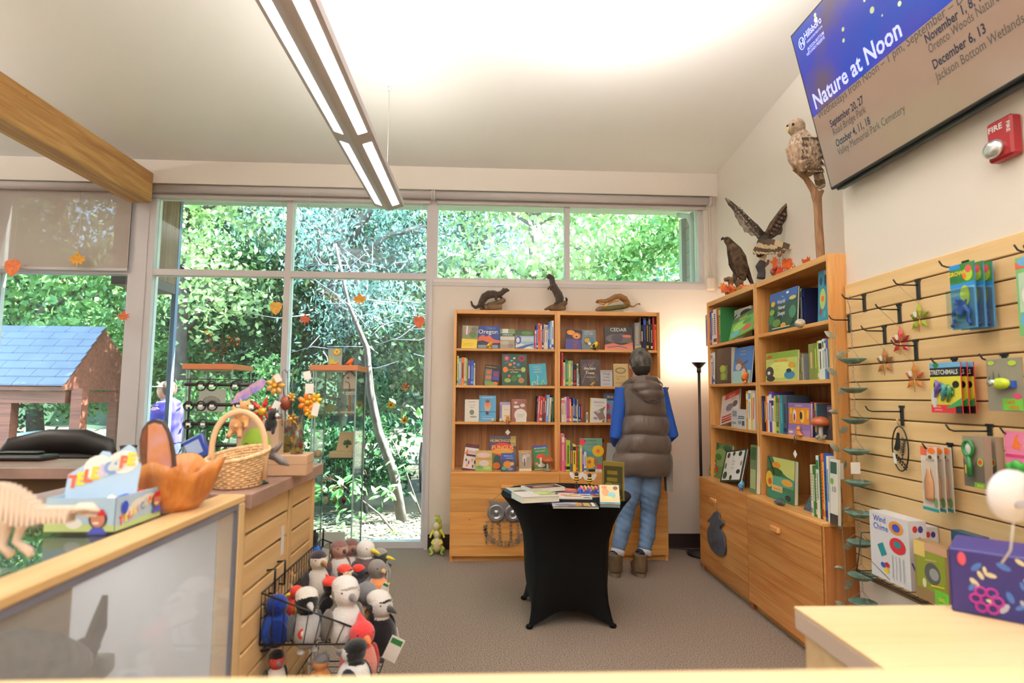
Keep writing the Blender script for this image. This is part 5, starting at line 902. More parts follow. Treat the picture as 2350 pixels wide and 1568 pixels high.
tinybird(1360, 884, BF+.0, SZ[1], ('gold', 'tan', 'gold'), 'small golden figurine before the Ancient Trees book', .6)
tinybird(1701, 1106, None, RC, ('skyblue', 'slate', 'blue'), 'small light blue bird figurine on the right cabinet top', 1.1, X=RL+.035)
tinybird(1710, 874, None, RZ[1], ('orange', 'gold', 'orange'), 'round orange bird figurine beside the wading bird book', 1.2, X=RX+.0)
tinybird(1385, 966, BF+.0, SZ[2], ('orange', 'green', 'olive'), 'tiny orange green bird figurine beside the birding book', .5)
for px, lab in ((1131, 'white egg shaped ornament in front of the blue bird book'), (1149, 'white egg shaped ornament left of the fox ornament')):
    p = at(px, 967, Y=BF); r = thing('egg_ornament', lab, 'ornament', (p.x, BF, SZ[2])); MB().ell((0, 0, .016), (.013, .013, .016), mat((236, 226, 210), .5), 12, 8).build('egg', r); MB().ell((.018, 0, .012), (.008, .008, .010), cm('tan'), 8, 6).build('acorn', r)
def sitter(p, z, rz, label, tagz):
    r = thing('fox_ornament', label, 'ornament', (p.x, p.y, z), rz); a = mat((214, 140, 60), .6, var=.3, vscale=60); m = MB(); m.ell((0, 0, .016), (.017, .014, .018), a, 12, 8); m.ell((0, -.003, .042), (.014, .012, .013), a, 12, 8); m.tube([(-.008, 0, .05), (-.011, 0, .062)], [.005, .001], a, 6); m.tube([(.008, 0, .05), (.011, 0, .062)], [.005, .001], a, 6); m.ell((.024, 0, .01), (.012, .008, .006), a, 8, 6); m.fuse('body', r, .0025, 1)
    l = MB(); 
    for s_ in (-1, 1): l.tube([(s_*.008, -.014, .008), (s_*.011, -.022, -.005), (s_*.009, -.022, -.04)], .0024, mat((90, 70, 60), .7), 6)
    l.build('legs', r); MB().tube([(.0, -.024, -.01), (.0, -.024, tagz+.03)], .0008, m_bar, 4).build('string', r); MB().prism([(-.022, tagz), (0, tagz-.024), (.022, tagz), (0, tagz+.024)], -.026, -.025, mat((240, 238, 236), .6)).build('price_tag', r)
sitter(at(1165, 967, Y=BF+.0), SZ[2], 0, 'small seated fox ornament with dangling legs and white tag, back bookcase', -.085)
sitter(at(1833, 990, X=RX), RZ[2], -PI/2, 'small seated fox ornament with dangling legs and white tag, right bookcase', -.10)
def mushroom(p, z, rz, s, label):
    r = thing('mushroom_figurine', label, 'figurine', (p.x, p.y, z+.0005), rz); MB().lathe([(.001, .062*s), (.03*s, .062*s), (.045*s, .07*s), (.04*s, .088*s), (.022*s, .102*s), (.001, .106*s)], mat((176, 90, 50), .35), 20).build('mushroom_cap', r)
    MB().lathe([(.014*s, .0), (.009*s, .03*s), (.011*s, .063*s)], mat((210, 200, 190), .4), 12).build('stalk', r); g = MB()
    for i in range(7): g.ell((.02*s*math.cos(i), .016*s*math.sin(i), .008*s+.006*s*(i % 2)), .008*s, mat((150, 150, 130), .4), 8, 6)
    g.build('pebble_base', r)
mushroom(at(1257, 1081, Y=BL+.05), CT, 0, 1.15, 'brown capped mushroom figurine on the left cabinet top'); mushroom(at(1884, 994, X=RX-.005), RZ[2], -PI/2, 1.15, 'orange brown mushroom figurine on the right bookcase third shelf')
p = at(1836, 737, X=RX+.0); r = thing('stone_turtle', 'pale carved stone turtle on the top shelf', 'figurine', (p.x, p.y, RZ[0]), -PI/2); MB().ell((0, 0, .012), (.038, .026, .026), mat((196, 184, 160), .8, var=.3, vscale=50, bump=.8, bscale=60), 16, 8).build('shell', r); MB().ell((-.042, 0, .01), (.012, .009, .009), mat((190, 176, 150), .8), 10, 6).build('head', r)
p = at(1790, 1140, X=RL+.03); r = thing('bird_figurine', 'dark grey carved bird lying before the nature board book', 'figurine', (p.x, p.y, RC), -PI/2); m = MB(); m.tube([(-.07, 0, .01), (-.03, 0, .016), (0, 0, .022), (.03, 0, .02), (.05, 0, .016)], [.004, .013, .02, .014, .004], mat((70, 74, 70), .6, var=.4, vscale=40), 10); m.build('body', r); MB().ell((0, -.015, .02), (.03, .008, .012), cm('slate'), 10, 6).build('wing', r)
p = at(1852, 1160, X=RL+.10); face_book((p.x, p.y+.04, RC+.001), -PI/2, .12, .14, .012, 'slate', [('l', [(.1, .1), (.6, .8)], .03, 'grey'), ('l', [(.3, .1), (.8, .8)], .03, 'grey'), ('l', [(.1, .5), (.8, .3)], .02, 'grey')], 'slate grey booklet leaning by the lower near book row', tilt=.5)
p = at(1715, 1128, X=RL+.10); r = thing('iron_easel', 'black curled iron stand beside the mossy green book', 'stand', (p.x, p.y, RC)); b = MB(); b.tube([(0, .03, .0), (.01, .02, .12), (.02, -.01, .26), (.02, -.04, .285), (.02, -.055, .26), (.02, -.045, .24)], .003, m_ironb, 6); b.tube([(0, -.05, 0), (.01, -.04, .12), (.02, -.02, .25)], .003, m_ironb, 6); b.build('scroll', r)
p = at(1350, 968, Y=BF+.01); tag(MB().box((-.008, 0, 0), (.010, .03, .085), mat((222, 216, 200), .4)).box((-.004, -.0006, .02), (.004, 0, .07), cm('slate')).build('slim_box', None, loc=(p.x-.01, BF+.01, SZ[2]+.001)), 'slim white box standing left of the birding book', 'box')
p = at(1366, 1079, Y=BL+.04); r = thing('shelf_label', 'small black and white sticker strip on the ledge below the gardening book', 'sign', (p.x, BL+.04, CT+.001)); MB().box((-.055, 0, 0), (.0, .003, .02), cm('black')).box((0, 0, 0), (.055, .003, .02), cm('white')).build('strip', r); art_mesh(.05, .02, [('t', .5, .2, .5, 'TAG', 'red')], r, X=XF((.002, 0, 0)))
p = at(1208, 1078, Y=BL+.05)
# frog statue
fg = at(1003, 1272, Z=0); r = thing('frog_statue', 'green and cream garden statue of stacked frogs on the carpet', 'statue', (fg.x, fg.y, 0)); a = mat((120, 150, 60), .4, var=.4, vscale=18, c2=(190, 190, 70)); c = mat((226, 210, 180), .4); d = mat((214, 206, 70), .4)
m = MB(); m.ell((0, 0, .075), (.05, .045, .07), a); m.ell((0, -.02, .08), (.035, .035, .055), c); m.ell((.0, 0, .165), (.036, .034, .045), a); m.ell((-.004, -.014, .165), (.026, .026, .034), c); m.ell((0, 0, .235), (.04, .034, .045), a); m.ell((-.006, -.014, .235), (.028, .026, .036), c); m.tube([(.01, 0, .26), (-.002, 0, .295), (-.016, 0, .31)], [.03, .022, .016], a, 10); m.ell((-.012, -.008, .30), (.016, .014, .012), d)
for s_ in (-1, 1):
    m.tube([(s_*.035, -.01, .06), (s_*.055, -.03, .05), (s_*.035, -.05, .015), (s_*.06, -.06, .008)], [.02, .018, .012, .012], a, 8); m.tube([(s_*.03, -.02, .12), (s_*.045, -.035, .10), (s_*.02, -.045, .085)], [.012, .010, .008], d, 8); m.tube([(s_*.03, -.01, .20), (s_*.05, -.025, .17), (s_*.06, -.03, .14)], [.012, .010, .010], d, 8); m.ell((s_*.014, -.008, .318), .008, a)
m.fuse('body', r, .005, 1)
# metal owl hanging on the left cabinet door
Yd = BL-.006; c = PT(1160, 1170, Yd); r = thing('metal_owl', 'embossed metal owl hanging with feathered wire body on the cabinet door', 'wall ornament', (c.x, Yd, c.z))
ms = mat((176, 178, 184), .32, metal=.85, var=.1, vscale=30, bump=.15, bscale=60); msd = mat((160, 148, 134), .4, metal=.5, var=.4, vscale=50)
def q(px, py): v = PT(px, py, Yd); return (v.x-c.x, v.z-c.z)
head = [q(1121, 1146), q(1132, 1150), q(1148, 1152), q(1170, 1152), q(1186, 1150), q(1198, 1146), q(1196, 1158), q(1192, 1164), q(1198, 1176), q(1194, 1190), q(1184, 1198), q(1172, 1196), q(1164, 1190), q(1159, 1198), q(1154, 1190), q(1146, 1197), q(1134, 1198), q(1124, 1192), q(1118, 1182), q(1118, 1170), q(1126, 1160)]
MB().prism(head, -.012, 0, ms).build('head', r)
for ex in (1139, 1177):
    x, z = q(ex, 1177); MB().lathe([(.064, 0), (.068, .008), (.060, .014), (.052, .008), (.046, .012), (.04, .006), (.012, .004), (.009, .014), (.001, .018)], ms, 28, XF((x, -.012, z), (PI/2, 0, 0))).build('eye', r)
x, z = q(1159, 1192); MB().prism([(x-.014, z+.02), (x+.014, z+.02), (x, z-.03)], -.02, -.01, ms).build('beak', r)
w = MB(); fe = MB(); v0 = None
for j, (px, n_) in enumerate(((1117, 7), (1130, 7), (1147, 6), (1172, 6), (1188, 7), (1202, 7))):
    for i in range(n_):
        py = 1199+i*7.6; dx = (px-1159)*(.03*(3.2-abs(i-3.2))); x, z = q(px+dx*.6, py)
        fe.prism([(x-.014, z+.008), (x-.006, z-.006), (x, z-.012), (x+.006, z-.006), (x+.014, z+.008), (x, z+.002)], -.006, -.001, msd)
    P = [q(px+(px-1159)*.03*(3.2-abs(i-3.2))*.6, 1196+i*7.6) for i in range(n_+1)]; w.tube([(a_, -.003, b_) for a_, b_ in P], .0018, msd, 5)
for i in range(17):
    a = PI*(1.06+i*.88/16); x0_, z0_ = q(1160, 1207); rr = (.175, .155); x, z = x0_+rr[0]*math.cos(a), z0_+rr[1]*math.sin(a)
    for dz in (0, .028): fe.prism([(x-.012, z+dz), (x-.004, z-.012+dz), (x+.010, z-.008+dz), (x+.006, z+.010+dz)], -.006, -.001, msd)
fe.build('feather', r, kind='stuff'); w.build('wire_strands', r)
k1 = PT(1160, 1120, Yd); MB().tube([(q(1128, 1150)[0], -.004, q(1128, 1150)[1]), (0, -.016, k1.z-c.z-.01), (q(1192, 1150)[0], -.004, q(1192, 1150)[1])], .001, m_bar, 4).build('hanging_wire', r)
# slate bear plaque on the right cabinet
Xd = RL-.006; c = at(1648, 1225, X=Xd); r = thing('bear_plaque', 'dark slate animal shaped welcome plaque hanging from the right cabinet handle', 'wall ornament', (Xd, c.y, c.z), -PI/2)
def q2(px, py): v = at(px, py, X=Xd); return (c.y-v.y, v.z-c.z)
ol = [q2(*p_) for p_ in ((1641, 1177), (1646, 1174), (1652, 1180), (1653, 1190), (1660, 1196), (1663, 1202), (1656, 1208), (1654, 1214), (1662, 1226), (1665, 1240), (1667, 1258), (1665, 1274), (1656, 1277), (1646, 1273), (1636, 1262), (1628, 1244), (1626, 1226), (1628, 1212), (1632, 1206), (1633, 1199), (1626, 1198), (1629, 1192), (1634, 1188))]
MB().prism(ol, -.012, 0, mat((74, 78, 88), .6, var=.2, vscale=20, bump=.3, bscale=50)).build('body', r)
pp = q2(1636, 1250); art_mesh(.16, .06, [('t', .5, .2, .6, 'WELCOME', (40, 42, 50), 'CENTER', .02)], r, X=XF((pp[0]-.0, -.012, pp[1]-.02), (0, R(-18), 0)))
kx = q2(1644, 1148); MB().tube([(q2(1644, 1178)[0], -.006, q2(1644, 1178)[1]), (kx[0]-.006, -.012, kx[1]), (kx[0]+.006, -.012, kx[1]), (q2(1648, 1178)[0], -.006, q2(1648, 1178)[1])], .0014, cm('tan'), 4).build('hanging_cord', r)
# ================================================================ THE SHOPPER
YP = 4.60
def PP(px, py, dy=0.): return at(px, py, Y=YP)+Vector((0, dy, 0))
k_ = YP/F_PX; HP = at(1447, 1330, Z=0)
per = thing('person', 'person with short grey hair, brown quilted vest, blue sleeves and jeans, seen from behind', 'person', (at(1445, 1200, Y=YP).x, YP, 0))
m_skin = mat((206, 156, 128), .55); m_sweat = mat((28, 78, 170), .8, bump=.1, bscale=200); m_vest = mat((90, 75, 66), .42, var=.12, vscale=14, bump=.35, bscale=26, stretch=(1, 1, .5), sheen=.2); m_seam = mat((60, 50, 44), .6)
m_jean = mat((96, 122, 156), .8, var=.22, vscale=9, bump=.35, bscale=24); m_cuff = mat((206, 206, 214), .8); m_sock = mat((26, 32, 52), .85); m_boot = mat((106, 84, 60), .7, var=.2, vscale=20, bump=.2, bscale=60); m_sole = mat((130, 112, 92), .7)
m_hair = mat((118, 112, 106), .75, var=.5, vscale=30, c2=(52, 46, 42), bump=.8, bscale=150, stretch=(1, 1, .4)); m_haird = mat((44, 38, 36), .75, bump=.8, bscale=150)
def hand(mb, w, f, u, s=1., curl=.6, m=None, side=1):
    """palm and five fingers; w wrist, f forward, u palm normal (fingers curl towards u)"""
    m = m or m_skin; f = Vector(f).normalized(); u = Vector(u).normalized(); sd = f.cross(u).normalized()*side; w = Vector(w)
    mb.tube([w, w+f*.04*s, w+f*.085*s], [(.026*s, .014*s), (.038*s, .016*s), (.040*s, .013*s)], m, 10, up=u)
    for i, (o, L, r_) in enumerate(((.030, .070, .0085), (.010, .078, .009), (-.011, .072, .0085), (-.030, .056, .0075))):
        p = w+f*.08*s+sd*o*s; d = f; P = [p-f*.02*s, p]; 
        for j, q_ in enumerate((.42, .33, .25)):
            a = curl*(.5+.5*j); d = (d*math.cos(a)+u*math.sin(a)).normalized(); p = p+d*L*q_*s; P.append(p)
        mb.tube(P, [r_*s, r_*s, r_*.95*s, r_*.88*s, r_*.7*s], m, 8)
    p = w+f*.03*s+sd*.03*s; mb.tube([w+f*.015*s+sd*.012*s, p, p+(f*.6+sd*.8+u*.3).normalized()*.034*s, p+(f*.9+sd*.5+u*.6).normalized()*.062*s], [.013*s, .012*s, .010*s, .007*s], m, 8)
body = MB()
hc = PP(1469, 834)
body.ell(hc, (.076, .094, .108), m_skin, 20, 14); body.ell(hc+Vector((0, .03, -.045)), (.055, .062, .07), m_skin, 16, 10)   # skull and jaw
body.ell(hc+Vector((0, .098, -.02)), (.012, .018, .018), m_skin, 8, 6); body.ell(hc+Vector((0, .085, -.062)), (.022, .010, .007), mat((170, 100, 90), .5), 8, 6)
for s_ in (-1, 1): body.ell(hc+Vector((s_*.079, .0, -.022)), (.010, .018, .028), m_skin, 8, 8); body.ell(hc+Vector((s_*.030, .086, .0)), (.018, .012, .010), m_skin, 8, 6)
body.tube([hc+Vector((0, .0, -.05)), PP(1468, 868), PP(1469, 885)], [.056, .055, .07], m_skin, 14)
body.tube([PP(1469, 880), PP(1469, 900), PP(1472, 950), PP(1474, 1010), PP(1474, 1060), PP(1472, 1084)], [(.10, .08), (.165, .11), (.15, .115), (.135, .11), (.14, .11), (.12, .10)], m_skin, 20, up=(0, 1, 0))
SL, EL, WL = PP(1428, 897), PP(1410, 1002, -.03), PP(1432, 1030, .24); SR, ER, WR = PP(1514, 897), PP(1541, 1000, -.03), PP(1520, 1025, .24)
for a, b, c in ((SL, EL, WL), (SR, ER, WR)): body.tube([a, a.lerp(b, .5), b, b.lerp(c, .3), b.lerp(c, .7), c], [.052, .044, .038, .038, .032, .025], m_skin, 12)
hand(body, WL, (WL-EL).normalized()+Vector((.15, 0, .15)), (.6, .2, .5), 1., .5, None, -1); hand(body, WR, (WR-ER).normalized()+Vector((-.2, 0, .1)), (-.6, .2, .5), 1., .5, None, 1)
legs = [[PP(1454, 1080, .0), PP(1447, 1130, 0), PP(1436, 1190, .02), PP(1424, 1230, -.02), PP(1413, 1266, -.055)], [PP(1492, 1080, 0), PP(1492, 1130, 0), PP(1489, 1190, .02), PP(1484, 1230, -.02), PP(1474, 1266, -.055)]]
for L in legs: body.tube(L, [.085, .075, .054, .054, .038], m_skin, 14)
FT = [at(1416, 1327, Z=0), at(1474, 1327, Z=0)]
for L, f in zip(legs, FT): body.tube([L[-1], Vector((f.x, f.y+.02, .06)), Vector((f.x, f.y+.10, .04)), Vector((f.x+.01, f.y+.19, .035))], [.034, .03, .026, .02], m_skin, 10)
bo = body.fuse('body', per, .009, 3, True)
for s_ in (-1, 1): MB().ell(hc+Vector((s_*.030, .094, .0)), .009, m_eye, 8, 6).build('eye', per, True)
# hair
h = MB(); h.ell(hc+Vector((0, -.012, .018)), (.086, .098, .104), m_hair, 22, 14); h.ell(hc+Vector((0, -.036, -.035)), (.070, .066, .07), m_haird, 18, 12); h.ell(hc+Vector((0, -.03, -.072)), (.052, .045, .04), m_haird, 16, 10)
o = h.fuse('hair', per, .006, 2, True)
rs = random.Random(2)
for v in o.data.vertices: v.co += v.normal*rs.uniform(-.0015, .0035)
# jeans, cuffs, socks, boots
j = MB()
for L, sgn in zip(legs, (-1, 1)): j.tube([PP(1466+sgn*12, 1050), L[0], L[1], L[1].lerp(L[2], .6), L[2], L[3], L[4]+Vector((0, 0, .02))], [.10, .092, .080, .066, .062, .060, .048], m_jean, 16)
j.tube([PP(1472, 1030), PP(1473, 1060), PP(1472, 1090)], [(.152, .118), (.168, .130), (.165, .13)], m_jean, 20, up=(0, 1, 0))
jo = j.fuse('jeans', per, .009, 3, True)
for v in jo.data.vertices:
    z = v.co.z; w_ = math.sin(z*95+v.co.x*40)*math.sin(z*37+v.co.x*25); v.co += v.normal*.004*w_*(1 if z < .62 else .4)
for L, f in zip(legs, FT):
    d = (L[4]-L[3]).normalized(); MB().tube([L[4]+d*-.028, L[4]+d*.012], [.053, .054], m_cuff, 16).build('trouser_cuff', per, True)
    MB().tube([L[4]-d*.02, Vector((f.x, f.y+.045, .15))], [.044, .048], m_sock, 14).build('sock', per, True)
    b = MB(); b.tube([Vector((f.x, f.y+.05, .165)), Vector((f.x, f.y+.05, .13)), Vector((f.x, f.y+.055, .07)), Vector((f.x, f.y+.055, .035))], [(.056, .064), (.054, .062), (.054, .066), (.054, .062)], m_boot, 16, up=(0, 1, 0)); b.tube([Vector((f.x, f.y+.03, .055)), Vector((f.x, f.y+.09, .06)), Vector((f.x, f.y+.16, .05)), Vector((f.x, f.y+.22, .042))], [.050, .053, .048, .034], m_boot, 14)
    q_ = b.fuse('boot', per, .007, 2, True)
    s_ = MB(); n = 24; pts = []
    for i in range(n): a = 2*PI*i/n; y_ = .105*math.sin(a); w_ = .050*math.cos(a)*(1.08 if y_ > 0 else .95); pts.append((w_, y_+.10))
    vs = [(f.x+x_, f.y+y_+.0, 0.0) for x_, y_ in pts]+[(f.x+x_*1.02, f.y+y_, .03) for x_, y_ in pts]; s_.add(vs, [tuple(range(n-1, -1, -1)), tuple(range(n, 2*n))]+[(i, (i+1) % n, n+(i+1) % n, n+i) for i in range(n)], m_sole); s_.build('sole', q_, True)
# sleeves
s = MB()
for a, b, c in ((SL, EL, WL), (SR, ER, WR)): s.tube([a+Vector((0, 0, .02)), a.lerp(b, .4), b, b.lerp(c, .25), b.lerp(c, .6), b.lerp(c, .94)], [.058, .053, .046, .046, .040, .033], m_sweat, 14)
s.fuse('sleeves', per, .009, 2, True)
# quilted vest: rings from collar to hem
rows = [(871, 1438, 1508, .10), (880, 1430, 1515, .125), (893, 1424, 1521, .14), (915, 1427, 1521, .15), (935, 1428, 1524, .155), (951, 1428, 1528, .15), (954, 1431, 1526, .130), (958, 1425, 1531, .152), (975, 1422, 1533, .165), (993, 1420, 1532, .16), (996, 1424, 1529, .138), (1000, 1418, 1534, .16), (1016, 1415, 1537, .17), (1034, 1413, 1538, .162), (1038, 1417, 1535, .140), (1042, 1409, 1540, .162), (1058, 1406, 1542, .172), (1074, 1410, 1538, .165), (1086, 1414, 1534, .158), (1092, 1424, 1524, .145)]
v = MB(); n = 56; vs = []; fs = []; rs = random.Random(9)
for jx, (py, xl_, xr_, dp) in enumerate(rows):
    a, b = PP(xl_, py), PP(xr_, py); c = (a+b)/2; hw_ = (b.x-a.x)/2
    for i in range(n):
        t = 2*PI*i/n; e_ = .8; cx_, sy_ = math.copysign(abs(math.cos(t))**e_, math.cos(t)), math.copysign(abs(math.sin(t))**e_, math.sin(t))
        wr = 1+.018*math.sin(7*t+jx*1.3)+.012*math.sin(13*t+jx*2.1)+(.012*math.sin(t*23+jx) if jx > 13 else 0)
        vs.append((c.x+hw_*cx_*wr, c.y+dp*sy_*wr, c.z+(.006*math.sin(3*t+1)+(.012*math.sin(5*t) if jx == len(rows)-1 else 0))))
for jx in range(len(rows)-1):
    for i in range(n): fs.append((jx*n+i, jx*n+(i+1) % n, (jx+1)*n+(i+1) % n, (jx+1)*n+i))
fs.append(tuple(range(n-1, -1, -1))); fs.append(tuple((len(rows)-1)*n+i for i in range(n)))
v.add(vs, fs, m_vest, True); vo = v.build('vest', per, True)
for jx in (6, 10, 14): MB().tube([Vector(vs[jx*n+i])+Vector((0, 0, .001)) for i in range(n)], .0045, m_seam, 5, closed=True).build('quilt_seam', per, True)
sub = vo.modifiers.new('s', 'SUBSURF'); sub.levels = 1; sub.render_levels = 1
h = MB(); h.tube([PP(1436, 884, -.02), PP(1446, 874, -.085), PP(1470, 870, -.115), PP(1496, 873, -.09), PP(1512, 884, -.02), PP(1500, 880, .06), PP(1470, 878, .09), PP(1446, 880, .06)], .030, m_vest, 12, closed=True)
h.ell(PP(1474, 890, -.135), (.125, .045, .05), m_vest, 18, 10); h.ell(PP(1479, 904, -.145), (.10, .042, .045), m_vest, 18, 10); h.ell(PP(1482, 915, -.145), (.062, .034, .035), m_vest, 16, 10)
h.fuse('hood', per, .008, 3, True)
MB().tube([PP(1434, 893, -.155), PP(1452, 909, -.178), PP(1471, 921, -.185), PP(1484, 925, -.186), PP(1498, 919, -.183), PP(1513, 903, -.168), PP(1520, 890, -.15)], .005, m_seam, 6).build('hood_seam', per, True)
MB().tube([PP(1541, 1078, -.01), PP(1543, 1086, -.01)], .002, m_seam, 6).build('drawstring', per, True)
MB().prism([(-.02, -.22), (.025, -.22), (.03, 0), (-.03, 0)], -.03, .03, mat((128, 124, 118), .8, bump=.2, bscale=60), Matrix.Translation(PP(1531, 1060, -.02))).build('scarf_end', per, True)
bk = PP(1418, 1040, .16); tag(MB().box((-.01, -.07, -.10), (.012, .07, .06), mat((150, 150, 148), .4), XF(bk, (0, .1, .5))).box((-.007, -.068, -.098), (.009, .072, .058), m_page, XF(bk, (0, .1, .5))).build('held_booklet'), 'grey booklet held in the left hand of the shopper', 'book')
# ================================================================ RIGHT FRONT WALL: slatted panel, hooks and goods
m_slat = wood((232, 200, 148), (220, 184, 130), 1, 0., .5, .5, .05); m_groove = mat((128, 96, 66), .8)
SX, SY0, SY1 = XB-.02, -.8, 2.978                                   # front plane of the slats
sl = thing('slatted_panel', 'pale maple slatted display panel covering the wall under the screen', 'display panel', (SX, 2.0, .45))
MB().box((XB-.008, SY0, .46), (XB-.001, SY1, 1.93), m_groove).build('backing_board', sl, True)
gy = [654, 687, 724, 763, 801, 840, 878, 917, 958, 997, 1036, 1075, 1114, 1153, 1192, 1231, 1270, 1306]
gz = [at(1935+(y-654)*.045, y, X=SX).z for y in gy]
for a, b in zip(gz, gz[1:]): MB().box((SX, SY0, b+.003), (XB-.008, SY1, a-.003), m_slat, bev=.003).build('slat', sl, True)
def hook(tip, base, label, plate=.085):
    b = at(*base, X=SX); L = .0
    yb = b.y; tx = at(tip[0], tip[1], Y=yb).x; z = b.z
    r = thing('display_hook', label, 'hook', (SX, yb, z), group=None); m = m_ironb
    MB().box((SX-.006, yb-.011, z-plate*.75), (SX-.0005, yb+.011, z+plate*.25), m, bev=.002).box((SX-.006, yb-.016, z+plate*.2), (SX-.0005, yb+.016, z+plate*.32), m).build('bracket', r, True)
    MB().tube([(SX-.004, yb, z), (tx+.03, yb, z), (tx+.012, yb, z+.006), (tx, yb, z+.024)], .0032, m, 7).build('arm', r, True)
    return yb, tx, z
H = {}
for k, tip, base, lab in (('a', (1932, 681), (1984, 687), 'black hook holding the hanging chain of green bowls'), ('b', (1902, 732), (1950, 735), 'black hook nearest the bookcase holding the leaf vine chain'),
    ('c', (2050, 650), (2108, 655), 'empty black hook in the top row right of the bowl chain hook'), ('d', (2009, 705), (2065, 711), 'black hook below and left of the top row hook, holding the green leaf'),
    ('e', (1976, 755), (2031, 760), 'black hook above the brown leaf ornament'), ('f', (2045, 788), (2103, 794), 'black hook just in front of the red glass leaf'),
    ('g', (2155, 609), (2218, 614), 'black hook carrying the three frog toy packets'), ('h', (2327, 563), (2362, 578), 'black hook at the top right edge of the photo'),
    ('i', (2136, 826), (2192, 836), 'black hook carrying the stretchy toy cards'), ('j', (2247, 816), (2307, 828), 'black hook carrying the head lamp card'),
    ('k', (1986, 938), (2071, 945), 'black hook holding the oval metal bird ornament'), ('l', (2171, 987), (2273, 990), 'black hook carrying the magnifier boxes'),
    ('m', (2296, 994), (2368, 998), 'black hook carrying the pink toy packet'), ('n', (2117, 1028), (2182, 1032), 'black hook carrying the copper bottle cards')):
    H[k] = hook(tip, base, lab)
# glass leaf ornaments on threads
def glassleaf(px, py, k, c, label, s=.075):
    yb, tx, z = H[k]; p = at(px, py, Y=yb-.0) ; X_ = min(p.x, SX-.012); p = at(px, py, X=X_)
    r = thing('glass_leaf_ornament', label, 'ornament', p, -PI/2); m = mat(c, .12, trans=.45, coat=.5); m2 = mat(tuple(min(255, int(v*1.25)+20) for v in c), .12, trans=.4)
    for i in range(5):
        a = PI/2+(i-2)*1.12; d = Vector((math.cos(a), 0, math.sin(a))); n = Vector((-d.z, 0, d.x)); L = s*(1 if i == 2 else .85)
        vs = [d*L*.12, d*L*.5+n*L*.24, d*L, d*L*.5-n*L*.24, d*L*.5+Vector((0, -.007, 0)), d*L*.5+Vector((0, .005, 0))]
        MB().add(vs, [(0, 4, 1), (1, 4, 2), (2, 4, 3), (3, 4, 0), (0, 1, 5), (1, 2, 5), (2, 3, 5), (3, 0, 5)], m if i % 2 else m2).build('glass_petal', r)
    MB().cyl((0, 0, 0), (-.003, 0, -s*.75), .0016, cm('gold', metal=.7), 6).build('stalk', r); MB().box((-.03, -.004, .012), (-.012, -.003, .036), cm('white')).build('price_tag', r)
    h_ = Vector((tx+.02, yb, z))-p; h_ = Vector((-h_.y, h_.x, h_.z)); MB().tube([(0, 0, s*.9), h_], .0006, m_bar, 4).build('thread', r)
glassleaf(2110, 733, 'c', (150, 160, 50), 'olive green glass leaf ornament hanging on the slatted panel'); glassleaf(2067, 786, 'd', (190, 50, 44), 'red glass leaf ornament hanging on the slatted panel')
glassleaf(2030, 834, 'e', (150, 96, 50), 'brown glass leaf ornament hanging on the slatted panel'); glassleaf(2099, 870, 'f', (226, 116, 50), 'orange glass leaf ornament hanging on the slatted panel')
# rain chain of patina bowls
m_pat = mat((112, 160, 150), .6, var=.4, vscale=30, c2=(96, 100, 80), bump=.4, bscale=60)
yb, tx, z = H['a']; cx = SX-.075; r = thing('bowl_chain', 'hanging chain of green patina metal bowls in front of the panel edge', 'garden ornament', (cx, yb, z))
def chain_seg(mb, a, b, m, rr=.0045):
    a, b = Vector(a), Vector(b); n = max(1, int((b-a).length/.014)); 
    for i in range(n):
        p = a.lerp(b, (i+.5)/n); q = []
        for k in range(8): t = 2*PI*k/8; q.append(p+Vector((rr*math.cos(t)*(i % 2), rr*math.cos(t)*((i+1) % 2), .009*math.sin(t))))
        mb.tube(q, .0011, m, 4, closed=True)
ys = [826, 893, 964, 1035, 1107, 1179, 1246, 1322, 1384]; prev = z+.01; cm_ = mat((150, 160, 150), .4, metal=.6)
ch = MB(); ch.tube([(cx, yb, z+.02), (cx-.012, yb, z-.01), (cx, yb, z-.05)], .0016, cm_, 5); prev = z-.05
for i, y in enumerate(ys):
    pz = at(1966+i*2.6, y, Y=yb).z; pr = .062
    MB().lathe([(.004, -.022), (.03, -.018), (.05, -.006), (pr, .004), (pr-.002, .006), (.048, -.003), (.028, -.014), (.001, -.018)], m_pat, 20, XF((cx, yb, pz))).build('bowl', r, True)
    top = pz+.055; w = MB()
    for k in range(3): a = 2*PI*k/3+.4; w.tube([(cx+pr*.95*math.cos(a), yb+pr*.95*math.sin(a), pz+.004), (cx, yb, top)], .0011, cm_, 4)
    w.build('hanger_wires', r, True); chain_seg(ch, (cx, yb, prev), (cx, yb, top), cm_); prev = pz-.02
ch.build('chain', r, True)
MB().box((cx-.05, yb-.03, at(1985, 1085, Y=yb).z-.002), (cx-.004, yb-.028, at(1985, 1060, Y=yb).z), cm('white'), XF()).build('price_tag', r, True)
yb, tx, z = H['b']; cx = tx+.03; r = thing('vine_chain', 'slim metal vine chain with leaves and small birds beside the bookcase', 'garden ornament', (cx, yb, z)); g = mat((150, 150, 130), .55, metal=.5, var=.3, vscale=40); zt = z+.004; zb_ = at(1945, 1390, Y=yb).z
b = MB(); P = [(cx+.004*math.sin(i*1.3), yb, zt+(zb_-zt)*i/24) for i in range(25)]; b.tube(P, .0022, g, 6); b.build('stem', r, True)
rs = random.Random(4)
